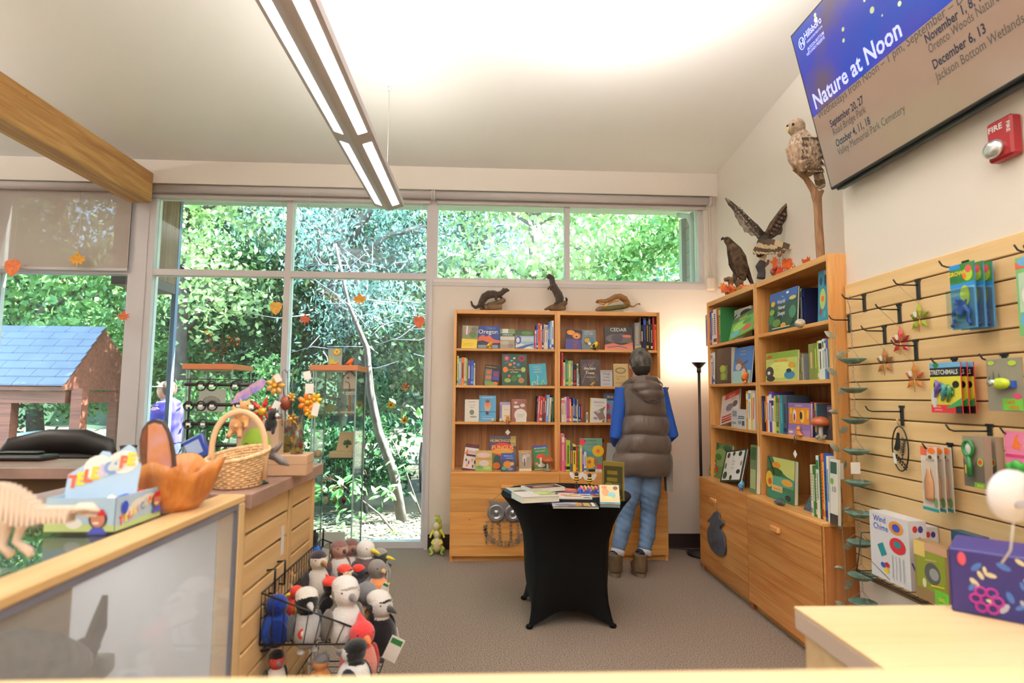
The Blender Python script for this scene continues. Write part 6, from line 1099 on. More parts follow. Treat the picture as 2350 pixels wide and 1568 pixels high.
for i in range(15):
    zz = zt-.10+(zb_-zt+.08)*i/14; s_ = 1 if i % 2 else -1
    if i in (4, 9, 12):
        MB().tube([(cx-s_*.0, yb, zz), (cx+s_*.02, yb, zz+.008), (cx+s_*.04, yb, zz+.012), (cx+s_*.052, yb, zz+.01)], [.002, .011, .009, .002], g, 8).build('little_bird', r, True)
    else:
        lb = MB(); leafshape(lb, Vector((cx, yb, zz)), Vector((s_*.6, 0, rs.uniform(.3, 1))), Vector((0, -1, .2)), .065, g); lb.build('leaf', r, True)
MB().box((cx-.03, yb-.006, at(1940, 1100, Y=yb).z), (cx+.012, yb-.005, at(1940, 1063, Y=yb).z), cm('white')).build('price_tag', r, True)
# oval bird ornament
yb, tx, z = H['k']; px0 = at(2066, 1030, Y=yb); X_ = SX-.02; p = at(2066, 1030, X=X_); r = thing('oval_bird_ornament', 'black metal oval ornament with perched bird and fern cutout', 'ornament', p, -PI/2)
ht = (at(2066, 978, X=X_).z-at(2066, 1080, X=X_).z)/2; wd = ht*.52
b = MB(); b.tube([(wd*math.cos(2*PI*i/32), 0, ht*math.sin(2*PI*i/32)) for i in range(32)], .0032, m_ironb, 6, closed=True); b.build('ring', r)
b = MB(); b.prism([(-.045*.9, -.005), (-.03, -.01), (-.02, -.012), (-.004, 0), (0, .03), (-.004, .052), (-.002, .066), (-.010, .072), (-.016, .066), (-.022, .045), (-.028, .02)], -.002, .002, m_ironb); b.build('bird', r)
b = MB(); b.tube([(.01, 0, -.045), (.02, 0, 0), (.032, 0, .045)], .0018, m_ironb, 5)
for i in range(7):
    t = i/6; a = Vector((.012+.018*t, 0, -.03+.07*t)); b.tube([a, a+Vector((.016, 0, .012))], [.0025, .0008], m_ironb, 5); b.tube([a, a+Vector((-.014, 0, .012))], [.0025, .0008], m_ironb, 5)
b.build('fern', r); b = MB(); b.tube([(-.035, 0, -.03), (0, 0, -.055), (.035, 0, -.075)], .002, m_ironb, 5)
for i in range(12): b.prism([(x+(-.03+.006*i), zz-.035-.0045*i+(.008 if i % 2 else -.008)) for x, zz in ((-.006, 0), (0, .006), (.006, 0), (0, -.006))], -.001, .001, m_ironb)
b.build('leafy_branch', r); MB().tube([(0, 0, ht), (0, -.01, ht+.035)], .005, cm('tan'), 6).build('hanging_knot', r); MB().prism([(-.045, -.02), (-.028, -.028), (-.018, -.07), (-.036, -.068)], -.006, -.005, cm('white')).build('price_tag', r)
# carded goods
def carded(kx, tl, br, n, step, th, cov, els, label, name, cat, extra=None, tilt=0., kind='card'):
    """n flat packets hanging one behind another from hook kx; tl/br pixel corners of the front one"""
    yb, tx, z = H[kx]; x0 = tx+.018; a = at(tl[0], tl[1], Y=yb); ex = min(SX-.012, max(x0, a.x)); out = []
    for i in range(n):
        X_ = x0+step*i
        if X_ > SX-th-.003: break
        if i == 0: L, T_ = at(tl[0], tl[1], X=X_), at(br[0], br[1], X=X_); w_ = L.y-T_.y; h_ = (at((tl[0]+br[0])/2, tl[1], X=X_).z-at((tl[0]+br[0])/2, br[1], X=X_).z); yy = L.y; z0 = at((tl[0]+br[0])/2, br[1], X=X_).z
        r = thing(name, label[i], cat, (X_, yy, z0), -PI/2, group=None)
        c = MB().box((0, 0, 0), (w_, th, h_), cm(cov)); c.build(kind, r)
        art_mesh(w_, h_, els, r, 'print')
        if extra: extra(r, w_, h_)
        out.append(r)
    return out
def frogtoy(r, w, h):
    m = mat((30, 70, 170), .3); b = MB(); b.ell((w*.5, -.012, h*.28), (w*.2, .012, h*.11), m, 12, 8); b.ell((w*.5, -.012, h*.40), (w*.12, .012, h*.05), m, 10, 8)
    for s_ in (-1, 1): b.tube([(w*(.5+s_*.15), -.012, h*.32), (w*(.5+s_*.32), -.012, h*.24), (w*(.5+s_*.28), -.012, h*.1), (w*(.5+s_*.40), -.012, h*.05)], [.010, .008, .006, .009], m, 8); b.tube([(w*(.5+s_*.12), -.012, h*.36), (w*(.5+s_*.26), -.012, h*.44)], [.007, .004], m, 8); b.ell((w*(.5+s_*.07), -.02, h*.44), .006, m, 8, 6)
    b.fuse('toy_frog', r, .004, 1); MB().box((.004, -.024, .004), (w-.004, -.001, h*.6), glass((228, 236, 240), .06, 'bag')).build('clear_bag', r)
fe_ = [('r', 0, 0, 1, .64, (110, 170, 210)), ('r', 0, .64, 1, 1, (60, 130, 60)), ('r', 0, .64, 1, .70, (40, 140, 220)), ('r', 0, .93, .45, 1, (40, 140, 220)), ('e', .74, .82, .2, .1, 'lime'), ('e', .78, .9, .13, .06, (220, 90, 90)), ('e', .62, .80, .08, .05, 'orange'), ('e', .6, .5, .2, .16, (180, 200, 70)), ('t', .27, .83, .09, 'GROW', 'yellow', 'CENTER', .03), ('t', .28, .735, .09, 'FROG', 'green', 'CENTER', .03)]
carded('g', (2178, 604), (2244, 755), 3, .034, .004, (60, 130, 190), fe_, ['frog toy packet hanging in front on the upper hook', 'second frog toy packet behind the front one', 'third frog toy packet nearest the slatted panel'], 'toy_packet', 'toy packet', frogtoy)
def lizards(r, w, h):
    for i, (c, x_, z_) in enumerate((('violet', .28, .45), ('teal', .5, .38), ('green', .68, .36))):
        b = MB(); m = mat(PAL[c], .3, trans=.2)
        b.tube([(w*(x_-.1), -.006, h*(z_-.14)), (w*x_, -.008, h*z_), (w*(x_+.02), -.008, h*(z_+.12)), (w*(x_-.06), -.006, h*(z_+.2))], [.004, .010, .009, .004], m, 8)
        for s_ in (-1, 1):
            for q_ in (0, 1): b.tube([(w*x_, -.007, h*(z_+.1*q_-.02)), (w*(x_+s_*.09), -.006, h*(z_+.1*q_+.05)), (w*(x_+s_*.12), -.006, h*(z_+.1*q_-.03))], [.005, .004, .002], m, 6)
        b.build('stretchy_toy', r)
le_ = [('r', 0, .72, 1, .9, 'black'), ('r', 0, .9, 1, 1, 'skyblue'), ('r', 0, .16, 1, .72, (226, 214, 70)), ('r', 0, 0, 1, .16, (214, 50, 60)), ('r', .8, 0, 1, .14, 'black'), ('e', .22, .95, .1, .05, 'green'), ('e', .84, .56, .11, .07, 'black'), ('p', [(.5, .1), (1, .3), (1, .16), (.55, .08)], (60, 150, 80)), ('e', .12, .3, .1, .2, (226, 226, 230)), ('t', .46, .765, .13, 'STRETCHIMALS', 'white', 'CENTER', .02), ('t', .2, .1, .05, 'STRETCH', 'white'), ('t', .25, .04, .05, 'ANIMALS', 'white')]
carded('i', (2133, 832), (2210, 948), 3, .026, .003, (206, 50, 60), le_, ['stretchy lizard toy card hanging in front', 'second stretchy lizard toy card behind the front one', 'third stretchy lizard toy card nearest the panel'], 'toy_card', 'toy card', lizards)
def headlamp(r, w, h):
    b = MB(); b.ell((w*.5, -.014, h*.52), (w*.26, .016, h*.11), mat((190, 210, 50), .35), 14, 8); b.build('head_lamp', r); MB().ell((w*.32, -.022, h*.53), (w*.14, .012, h*.08), mat((200, 204, 206), .15, metal=.8), 12, 8).build('lamp_lens', r); MB().box((w*.7, -.012, h*.44), (w*.84, -.001, h*.57), cm('blue')).build('strap', r)
carded('j', (2262, 822), (2352, 944), 1, .03, .004, (138, 132, 116), [('p', [(0, .5), (.08, .7), (.14, .5), (.2, .78), (.28, .5), (.36, .74), (.44, .5)], (100, 96, 84)), ('r', .42, .02, .98, .24, (110, 190, 60)), ('e', .84, .28, .11, .06, (206, 70, 110)), ('e', .15, .92, .1, .04, 'lime'), ('e', .75, .9, .12, .05, 'lime'), ('t', .66, .14, .08, 'NITE', 'orange', 'CENTER', .02), ('t', .74, .05, .08, 'HIKER', 'orange', 'CENTER', .02)], ['grey card with lime green head lamp hanging at the right'], 'toy_card', 'toy card', headlamp)
def bottle(r, w, h):
    MB().lathe([(.001, 0), (w*.26, .002), (w*.28, h*.05), (w*.28, h*.28), (w*.2, h*.38), (w*.12, h*.44), (w*.12, h*.5), (.001, h*.5)], mat((206, 150, 110), .4, metal=.3), 14, XF((w*.52, -.006, h*.16), (0, 0, 0), (1, .3, 1))).build('bottle_sticker', r)
bc = lambda c: [('r', .06, .1, .94, .78, (214, 200, 184)), ('r', 0, .86, .4, 1, (236, 110, 80)), ('e', .7, .94, .24, .05, 'orange'), ('e', .6, .84, .12, .03, 'brown'), ('r', 0, 0, 1, .05, 'teal'), ('e', .85, .14, .12, .08, (110, 150, 90)), ('t', .62, .78, .05, 'STICKER', (80, 70, 60))]
carded('n', (2112, 1026), (2156, 1172), 3, .030, .003, (226, 218, 208), bc(0), ['copper bottle card hanging in front on the low hook', 'second copper bottle card behind the front one', 'third copper bottle card nearest the panel'], 'bottle_card', 'card', bottle)
def magnif(r, w, h):
    g = mat((40, 120, 60), .35); b = MB(); b.tube([(w*.42+w*.24*math.cos(2*PI*i/20), -.012, h*.76+h*.15*math.sin(2*PI*i/20)) for i in range(20)], .006, g, 8, closed=True); b.build('rim', r); MB().tube([(w*.44, -.012, h*.6), (w*.46, -.012, h*.2)], [.007, .009], g, 10).build('handle', r); MB().ell((w*.42, -.008, h*.76), (w*.22, .004, h*.13), mat((226, 226, 220), .15), 16, 6).build('lens', r)
carded('l', (2208, 1002), (2262, 1118), 2, .045, .03, (150, 134, 116), [('p', [(0, 0), (1, 0), (1, .55), (.85, .4), (.7, .58), (.5, .42), (.3, .6), (.15, .45), (0, .55)], (98, 88, 78)), ('e', .82, .5, .14, .08, 'lime'), ('e', .82, .5, .1, .05, (214, 70, 50)), ('r', .5, 0, 1, .1, (110, 180, 60)), ('r', .08, .25, .14, .42, 'yellow'), ('t', .78, .02, .07, 'BUG', 'yellow', 'CENTER', .02)], ['grey box with green magnifying glass, in front', 'second grey magnifier box behind the first'], 'toy_box', 'toy box', magnif)
def plump(r, w, h): b = MB(); [b.ell((w*(.2+.16*i), -.01, h*(.34+.05*(i % 2))), (w*.13, .012, h*.1), mat((60, 160, 60), .3), 10, 6) for i in range(4)]; b.fuse('toy', r, .005, 1)
carded('m', (2304, 992), (2400, 1120), 1, .03, .004, (230, 130, 170), [('r', 0, .52, 1, .58, (206, 60, 120)), ('p', [(.2, .7), (.3, .9), (.4, .96), (.36, .84), (.5, .74), (.4, .76), (.42, .66)], 'orange'), ('r', 0, 0, 1, .2, 'purple'), ('t', .66, .8, .12, 'FLY', 'white'), ('t', .66, .68, .1, 'TRAP', 'white')], ['pink toy packet with green toy at the right edge'], 'toy_packet', 'toy packet', plump)
carded('h', (2328, 585), (2400, 770), 1, .03, .004, (120, 180, 110), [('r', 0, .86, 1, .94, (220, 90, 70)), ('e', .4, .94, .3, .06, 'skyblue'), ('r', .1, .3, .9, .8, (190, 214, 190)), ('e', .4, .2, .3, .12, 'skyblue'), ('e', .5, .5, .3, .14, 'white')], ['pale green toy packet cut off by the upper right edge'], 'toy_packet', 'toy packet')
# wire shelf with boxed kits
zs_ = at(2085, 1350, X=SX-.12).z; ya_, yb2 = at(1978, 1300, X=SX-.16).y, .9; xf_ = SX-.185
r = thing('wire_basket_shelf', 'black wire shelf basket holding boxed kits at the foot of the slatted panel', 'wire shelf', (SX, (ya_+yb2)/2, zs_)); b = MB(); hh = .17
for (x_, z_) in ((SX-.004, zs_), (xf_, zs_), (SX-.004, zs_+hh), (SX-.004, zs_+hh*.5)): b.tube([(x_, ya_, z_), (x_, yb2, z_)], .003, m_ironb, 6)
for y_ in (ya_, yb2): b.tube([(SX-.004, y_, zs_), (xf_, y_, zs_), (xf_+.03, y_, zs_+hh), (SX-.004, y_, zs_+hh)], .0032, m_ironb, 6)
b.build('frame', r, True); n = 34
for i in range(n):
    y_ = ya_+(yb2-ya_)*(i+.5)/n; MB().tube([(SX-.004, y_, zs_+hh), (SX-.005, y_, zs_-.001), (xf_-.001, y_, zs_-.001)], .0017, m_ironb, 5).build('wire', r, True)
def kitbox(px0, px1, ytop, depth, X_, cov, els, side, label, dz=.004):
    a, b_ = at(px0, 1290, X=X_), at(px1, 1320, X=X_); z_ = zs_+dz; h_ = at((px0+px1)/2, ytop, X=X_).z-z_; w_ = a.y-b_.y
    r = thing('kit_box', label, 'box', (X_, a.y, z_), -PI/2); MB().box((0, 0, 0), (w_, depth, h_), cm(cov)).build('carton', r); art_mesh(w_, h_, els, r, 'print')
    art_mesh(depth, h_, side, r, 'side_print', X=XF((w_, 0, 0), (0, 0, PI/2))); return r
wc = [('t', .27, .86, .13, 'Wind', (70, 90, 180), 'CENTER', .01), ('t', .3, .74, .13, 'Chime', (70, 90, 180), 'CENTER', .01), ('e', .70, .84, .18, .1, (230, 150, 60)), ('e', .70, .84, .1, .06, (60, 80, 190)), ('e', .72, .58, .2, .12, (206, 50, 60)), ('e', .72, .6, .09, .05, 'teal'), ('p', [(.2, .5), (.34, .56), (.44, .4), (.3, .34)], 'teal'), ('e', .34, .22, .07, .04, 'blue'), ('e', .44, .24, .06, .04, 'red'), ('e', .42, .15, .07, .04, 'yellow'), ('l', [(.0, .2), (.5, .03)], .012, 'slate')]+[('r', .58+.09*i, .08, .594+.09*i, .42, 'grey') for i in range(4)]
ws = [('t', .5, .25, .22, 'W', (70, 90, 180), 'CENTER', .01), ('e', .35, .88, .14, .05, (206, 50, 60)), ('e', .66, .88, .14, .05, (60, 60, 140)), ('e', .6, .72, .12, .05, 'teal'), ('r', .3, .1, .7, .2, (90, 110, 190)), ('r', .42, .34, .6, .6, (90, 110, 190))]
kitbox(2000, 2090, 1185, .075, SX-.15, (232, 230, 236), wc, ws, 'white craft kit box with blue script, front of the wire shelf'); kitbox(2040, 2121, 1200, .07, SX-.073, (232, 230, 236), wc, ws, 'second white craft kit box behind the front one')
kitbox(2099, 2176, 1250, .05, SX-.165, (150, 120, 80), [('r', .06, .2, .94, .86, (140, 150, 50)), ('e', .55, .5, .24, .18, (90, 92, 90)), ('e', .6, .5, .14, .1, (150, 150, 150)), ('r', 0, .86, 1, 1, (206, 160, 130)), ('r', 0, .74, .35, 1, (230, 200, 120)), ('r', .6, .02, 1, .26, (110, 190, 60)), ('e', .3, .3, .06, .08, 'cream'), ('l', [(.35, .7), (.7, .74)], .03, 'tan'), ('l', [(.5, .3), (.9, .34)], .03, 'yellow'), ('t', .8, .1, .08, 'DIG', 'yellow', 'CENTER', .02)], [('r', .1, .1, .9, .9, 'brown')], 'olive green open front fossil kit box with green corner label')
kitbox(2186, 2250, 1226, .04, SX-.15, (40, 70, 90), [('t', .35, .76, .16, 'Kids', (236, 110, 160), 'CENTER', .02), ('t', .35, .6, .12, 'club', (110, 190, 110), 'CENTER', .02), ('e', .3, .46, .24, .06, (200, 200, 200)), ('r', .1, .3, .8, .34, 'white')], [('r', .1, .1, .9, .9, 'navy')], 'dark teal booklet box with pink lettering behind the blue box')
# ---------------------------------------------------------------- screen
A_ = at(1907, 437, X=XB-.10); zA = A_.z; tl_ = at(1813, 83, Y=A_.y); v_ = Vector((tl_.x-A_.x, 0, tl_.z-A_.z)); Hs = v_.length; v_.normalize()
br_ = at(2350, 145, Z=zA+.0); e_ = Vector((0, -1, 0)); p2 = br_; e_ = Vector((0, -1, 0)); Ws = Hs*1.76
n_ = e_.cross(v_).normalized()                                      # away from the viewer, into the wall
TVM = Matrix((( e_.x, n_.x, v_.x, A_.x), (e_.y, n_.y, v_.y, A_.y), (e_.z, n_.z, v_.z, A_.z), (0, 0, 0, 1)))
if n_.x < 0: n_ = -n_; TVM = Matrix(((e_.x, n_.x, v_.x, A_.x), (e_.y, n_.y, v_.y, A_.y), (e_.z, n_.z, v_.z, A_.z), (0, 0, 0, 1)))
r = thing('wall_screen', 'large wall mounted screen showing an event schedule, tilted down over the panel', 'screen', (A_.x, A_.y-Ws/2, A_.z))
m_tv = mat((20, 20, 22), .35)
MB().box((0, 0, 0), (Ws, .045, Hs), m_tv, TVM, bev=.004).box((.02, .02, -.012), (Ws-.02, .06, .05), m_tv, TVM).build('housing', r, True)
MB().box((Ws*.35, .05, Hs*.3), (Ws*.65, .13, Hs*.7), m_tv, TVM).build('wall_bracket', r, True)
def uv(px, py):
    """pixel -> screen coordinates (metres right, up)"""
    d = -CAM_B + CAM_R*((px-CX)/F_PX) - CAM_U*((py-CY)/F_PX); t = (A_-EYEP).dot(n_)/d.dot(n_); p = EYEP+d*t-A_; return p.dot(e_), p.dot(v_)
def scr():
    m = bpy.data.materials.new('screen_picture'); m.use_nodes = True; nt = m.node_tree; b = nt.nodes['Principled BSDF']; N = nt.nodes.new; L = nt.links.new
    tc = N('ShaderNodeTexCoord'); n = N('ShaderNodeTexNoise'); n.inputs['Scale'].default_value = 2.6; r_ = N('ShaderNodeValToRGB'); e = r_.color_ramp.elements
    e[0].position = .38; e[0].color = (*lin((20, 84, 220)), 1); e[1].position = .70; e[1].color = (*lin((120, 96, 130)), 1); q = e.new(.55); q.color = (*lin((70, 76, 214)), 1)
    L(tc.outputs['Object'], n.inputs[0]); L(n.outputs[0], r_.inputs[0]); L(r_.outputs[0], b.inputs['Emission Color']); b.inputs['Emission Strength'].default_value = .62; b.inputs['Base Color'].default_value = (.01, .01, .012, 1); b.inputs['Roughness'].default_value = .12
    return m
def scm(c, s=.55): return mat(c, .14, emit=s)
P = lambda a, b, m, y: MB().add([(a[0], y, a[1]), (b[0], y, a[1]), (b[0], y, b[1]), (a[0], y, b[1])], [(0, 1, 2, 3)], m, False, TVM)
bz = .012; split = uv(1876, 262)[1]
MB().add([(bz, -.001, split), (Ws-bz, -.001, split), (Ws-bz, -.001, Hs-bz), (bz, -.001, Hs-bz)], [(0, 1, 2, 3)], scr(), False, TVM).build('picture_panel', r, True)
MB().add([(bz, -.001, bz), (Ws-bz, -.001, bz), (Ws-bz, -.001, split), (bz, -.001, split)], [(0, 1, 2, 3)], mat((128, 106, 92), .14, emit=.42), False, TVM).build('text_panel', r, True)
bk_ = MB(); rs = random.Random(12)
for i in range(26): q_ = rs.uniform(.004, .016); x_, z_ = rs.uniform(.12, 1.3), rs.uniform(split+.12, Hs-.03); bk_.prism([(x_+q_*math.cos(k*PI/5), z_+q_*math.sin(k*PI/5)) for k in range(10)], -.0015, -.0015, scm(rs.choice([(120, 140, 230), (150, 160, 120), (190, 200, 150)]), .6), TVM, True)
bk_.build('light_spots', r, True, kind='stuff')
tx_ = MB()
def line(s_, px, py, px2, py2, hpx, m, bold=0.):
    tx_ = MB()
    """one line of the notice, its baseline from pixel (px,py) to (px2,py2)"""
    a, b = uv(px, py), uv(px2, py2); wd = text_mesh(s_, bold)[2]; L = b[0]-a[0]; tx_.text(s_, m, hpx, TVM @ XF((a[0], -.002, a[1])), 'LEFT', L/(wd*hpx), bold); tx_.build('lettering', r, True)
lt = scm((170, 176, 250), .8); dk = scm((40, 44, 58), .25); dk2 = scm((74, 70, 66), .25)
line('Nature at Noon', 1872, 252, 2068, 66, .115, lt, .02)
line('Wednesdays from Noon \u2013 1 pm, September \u2013 December', 1880, 275, 2310, -70, .058, dk2)
line('September 20, 27', 1908, 293, 1984, 236, .052, dk, .02); line('Road Bridge Park', 1914, 312, 1990, 262, .052, dk2)
line('October 4, 11, 18', 1921, 338, 1999, 283, .052, dk, .02); line('Valley Memorial Park Cemetery', 1926, 358, 2078, 250, .052, dk2)
line('November 1, 8, 15', 2126, 101, 2262, -20, .052, dk, .02); line('Orenco Woods Nature Park', 2134, 124, 2345, -14, .052, dk2)
line('December 6, 13', 2144, 160, 2264, 70, .052, dk, .02); line('Jackson Bottom Wetlands', 2152, 188, 2352, 44, .052, dk2)
line('Hillsboro', 1848, 92, 1888, 56, .05, lt, .01); line('PARKS & RECREATION', 1853, 100, 1890, 68, .016, lt); line('JACKSON BOTTOM', 1855, 117, 1893, 82, .022, lt, .01); line('WETLANDS PRESERVE', 1853, 130, 1895, 92, .022, lt, .01)
c_ = uv(1841, 100); tx_.tube([(c_[0]+.024*math.cos(k*PI/8), -.002, c_[1]+.030*math.sin(k*PI/8)) for k in range(16)], .0025, lt, 4, TVM, closed=True); tx_.text('H', lt, .045, TVM @ XF((c_[0], -.002, c_[1]-.015)), 'CENTER', 1., .02)
tx_.build('logo', r, True)
# fire alarm strobe
p = at(2318, 320, X=XB-.002); w_ = .105; h_ = .15; r = thing('fire_alarm', 'red wall fire alarm with clear strobe at the upper right edge', 'fire alarm', (XB, p.y, p.z), -PI/2)
MB().box((-w_/2, -.045, -h_/2), (w_/2, 0, h_/2), mat((150, 20, 30), .35), bev=.008).build('housing', r); MB().ell((-.02, -.05, -.03), (.042, .022, .034), mat((220, 224, 226), .12, metal=.7, bump=.6, bscale=40), 16, 10).build('strobe_lens', r)
b = MB(); b.text('FIRE', cm('white'), .03, XF((-.042, -.0462, .035)), 'LEFT', 1.1, .02); b.text('FIRE', cm('white'), .02, XF((.035, -.0462, .05), (0, R(90), 0)), 'LEFT', 1.1, .02); b.build('lettering', r)
# ---------------------------------------------------------------- near desk wing, blue box, white tag
m_desk = wood((232, 204, 160), (218, 186, 138), 0, 0., .45, .5, .2); m_edge = mat((206, 186, 172), .5)
WZ = .90; q1 = at(1822, 1392, Z=WZ); r = thing('desk_wing', 'pale maple side desk at the lower right with pinkish edge band', 'desk', (q1.x+.6, q1.y-.3, 0))
MB().box((q1.x, -.1, WZ-.006), (XB-.03, q1.y, WZ), m_desk).build('desktop', r, True); MB().box((q1.x, -.1, WZ-.046), (XB-.03, q1.y, WZ-.006), m_edge, bev=.003).build('edge_band', r, True); MB().box((q1.x+.012, -.1, 0), (XB-.05, q1.y-.02, WZ-.046), m_desk).build('cabinet', r, True)
LZ = 1.05; le = at(1175, 1541, Z=LZ).y; r = thing('front_counter', 'pale wooden counter ledge running along the bottom of the photo', 'counter', (0, le-.2, 0)); MB().box((-2.5, -.2, LZ-.03), (1.8, le, LZ), m_desk, bev=.006).build('ledge', r, True); MB().box((-2.5, -.15, 0), (q1.x-.01, le-.08, LZ-.03), m_desk).build('front_panel', r, True)
bx0 = at(2184, 1402, Z=WZ); x0, Yb_ = bx0.x, bx0.y; hb_ = at(2184, 1256, Y=Yb_).z-WZ
r = thing('gift_box', 'large blue purple printed box standing at the lower right, out of focus', 'box', (x0, Yb_, WZ))
m_pb = mat((34, 42, 112), .5, var=.6, vscale=7, c2=(62, 44, 116)); rot = XF((x0, Yb_, WZ), (0, 0, R(-44)))
MB().box((0, 0, 0), (.42, .16, hb_), m_pb, rot, bev=.003).build('carton', r, True)
pr = MB(); rs = random.Random(3); mm = mat((170, 170, 190), .5)
for i in range(46): x_, z_ = rs.uniform(.03, .4), rs.uniform(.02, hb_-.01); s_ = rs.uniform(.004, .009); an = rs.uniform(0, 3); pr.prism([(x_+s_*1.5*math.cos(k*PI/4)*math.cos(an)-s_*.7*math.sin(k*PI/4)*math.sin(an), z_+s_*1.5*math.cos(k*PI/4)*math.sin(an)+s_*.7*math.sin(k*PI/4)*math.cos(an)) for k in range(8)], -.0008, -.0008, rs.choice([mm, mat((206, 196, 160), .5), mat((70, 110, 180), .5)]), rot, True)
for k in range(6): a_ = k*PI/3; pr.tube([(.060+.018*math.cos(a_)+.009*math.cos(q*PI/5), -.001, .035+.018*math.sin(a_)+.009*math.sin(q*PI/5)) for q in range(10)], .0025, mat((180, 50, 150), .5), 4, rot, closed=True)
pr.ell((.022, -.001, hb_*.85), (.008, .001, .014), mat((200, 80, 100), .5), 10, 6, X=rot); pr.build('print', r, True, kind='stuff')
Yt = .92; c_ = at(2322, 1138, Y=Yt); r = thing('round_tag', 'round white printed swing tag above the blue box, out of focus', 'tag', (c_.x, Yt, c_.z)); MB().lathe([(.001, -.003), (.048, -.003), (.048, .003), (.001, .003)], mat((236, 234, 240), .5), 28, XF((0, 0, 0), (PI/2, 0, R(8)), (.95, .85, 1))).build('disc', r)
b = MB(); [b.ell((x_, -.0042, z_), (s_, .0005, s_*.6), mat(c, .5), 8, 4) for x_, z_, s_, c in ((-.02, .012, .012, (190, 190, 205)), (.01, -.014, .01, (170, 170, 180)), (.03, .01, .010, (220, 170, 180)), (-.016, -.02, .006, (120, 120, 130)))]; b.build('print', r)
MB().tube([(0, 0, -.04), (.01, .02, -.09), (.03, .06, -.12)], .0015, cm('white'), 5).build('string', r)
# ================================================================ LEFT: counters, glass topped showcase
CZ = 1.05; m_lam = mat((150, 122, 112), .35, var=.18, vscale=9, coat=.15); m_maple = wood((230, 196, 142), (214, 174, 118), 2, 0., .45, .5, .15); m_mapy = wood((232, 198, 144), (216, 176, 120), 1, 0., .45, .5, .15)
ce = at(742, 1063, Z=CZ); VX = -.70; CX1 = ce.x; CY1 = ce.y; vy1 = at(562, 1134, Z=CZ).y; fy0 = at(150, 1074, Z=CZ).y; fy1 = at(150, 1053, Z=CZ).y
LF = CX1-.035
r = thing('sales_counter', 'brown laminate topped counter with maple slat front, running back from the showcase', 'counter', ((CX1-.3), (vy1+CY1)/2, 0))
top = MB(); top.box((CX1-.62, vy1+.003, CZ-.045), (CX1, CY1, CZ), m_lam, bev=.003); top.box((-4.6, fy0, CZ-.045), (CX1-.62, max(fy1, CY1), CZ), m_lam, bev=.003); top.box((-1.35, vy1-.36, CZ-.04), (VX-.105, vy1+.003, CZ+.0005), m_lam); top.build('worktop', r, True)
b = MB(); b.box((CX1-.60, vy1+.02, 0), (LF-.022, CY1-.03, CZ-.045), mat((84, 58, 36), .7)); b.box((-4.6, fy0+.05, 0), (CX1-.6, fy0+.07, CZ-.22), mat((110, 82, 54), .6)); b.box((-4.6, CY1-.06, 0), (CX1-.6, CY1-.03, CZ-.045), mat((120, 90, 60), .6)); b.box((-4.6, fy0+.05, CZ-.24), (CX1-.62, CY1-.06, CZ-.22), mat((120, 90, 60), .6)); b.build('cabinet_body', r, True)
ymid = at(666, 1150, X=LF).y; gzs = [at(566, y, X=LF).z for y in (1165, 1210, 1281, 1341, 1398, 1460, 1524, 1590, 1660)]
for (ya, yb2) in ((vy1+.055, ymid-.025), (ymid+.025, CY1-.035)):
    zz = CZ-.052; st_ = .088
    while zz-st_ > .12: MB().box((LF-.018, ya, zz-st_+.010), (LF, yb2, zz), m_mapy, bev=.002).build('slat', r, True); zz -= st_
for yy in (vy1+.02, ymid-.021, CY1-.034): MB().box((LF-.018, yy, 0), (LF+.004, yy+.034 if yy != ymid-.021 else yy+.042, CZ-.048), m_maple, bev=.002).build('post', r, True)
MB().box((LF-.02, vy1+.02, 0), (LF, CY1-.035, .11), m_maple).build('kickboard', r, True)
p = at(650, 1240, X=LF+.003); MB().box((LF+.001, p.y-.02, p.z-.05), (LF+.003, p.y+.008, p.z+.05), cm('white')).build('shelf_tag', r, True)
# showcase
V0, V1 = .42, vy1
r = thing('showcase', 'wooden framed showcase with glass top and milky glass front at the lower left', 'display case', (-.99, (V0+V1)/2, 0))
T_ = MB(); T_.box((VX-.075, V0, CZ-.022), (VX, V1, CZ), m_mapy, bev=.004); T_.build('top_rail', r, True)
MB().box((-1.30, V0, CZ-.022), (-1.24, V1-.37, CZ), m_mapy).build('rear_rail', r, True)
MB().box((VX-.06, V1-.045, 0), (VX, V1, CZ-.022), m_maple, bev=.004).build('corner_post', r, True); MB().box((VX-.06, V0, 0), (VX, V0+.05, CZ-.022), m_maple).build('corner_post', r, True)
m_gask = mat((112, 112, 124), .4); g = MB()
g.box((VX-.012, V0+.05, CZ-.036), (VX-.001, V1-.045, CZ-.022), m_gask); g.box((VX-.012, V1-.056, .3), (VX-.001, V1-.045, CZ-.036), m_gask); g.box((VX-.012, V0+.05, .29), (VX-.001, V1-.045, .30), m_gask); g.build('gasket', r, True)
MB().box((VX-.06, V0+.05, 0), (VX, V1-.045, .29), m_mapy).build('lower_panel', r, True)
m = bpy.data.materials.new('milky_glass'); m.use_nodes = True; nt = m.node_tree; nt.nodes.clear(); N = nt.nodes.new; L = nt.links.new
o_ = N('ShaderNodeOutputMaterial'); t_ = N('ShaderNodeBsdfTransparent'); g_ = N('ShaderNodeBsdfGlossy'); d_ = N('ShaderNodeBsdfDiffuse'); m1 = N('ShaderNodeMixShader'); m2 = N('ShaderNodeMixShader')
d_.inputs[0].default_value = (*lin((206, 214, 224)), 1); g_.inputs['Roughness'].default_value = .06; m1.inputs[0].default_value = .30; m2.inputs[0].default_value = .07
L(t_.outputs[0], m1.inputs[1]); L(d_.outputs[0], m1.inputs[2]); L(m1.outputs[0], m2.inputs[1]); L(g_.outputs[0], m2.inputs[2]); L(m2.outputs[0], o_.inputs[0])
MB().box((VX-.010, V0+.05, .30), (VX-.006, V1-.056, CZ-.036), m).build('glass_front', r, True)
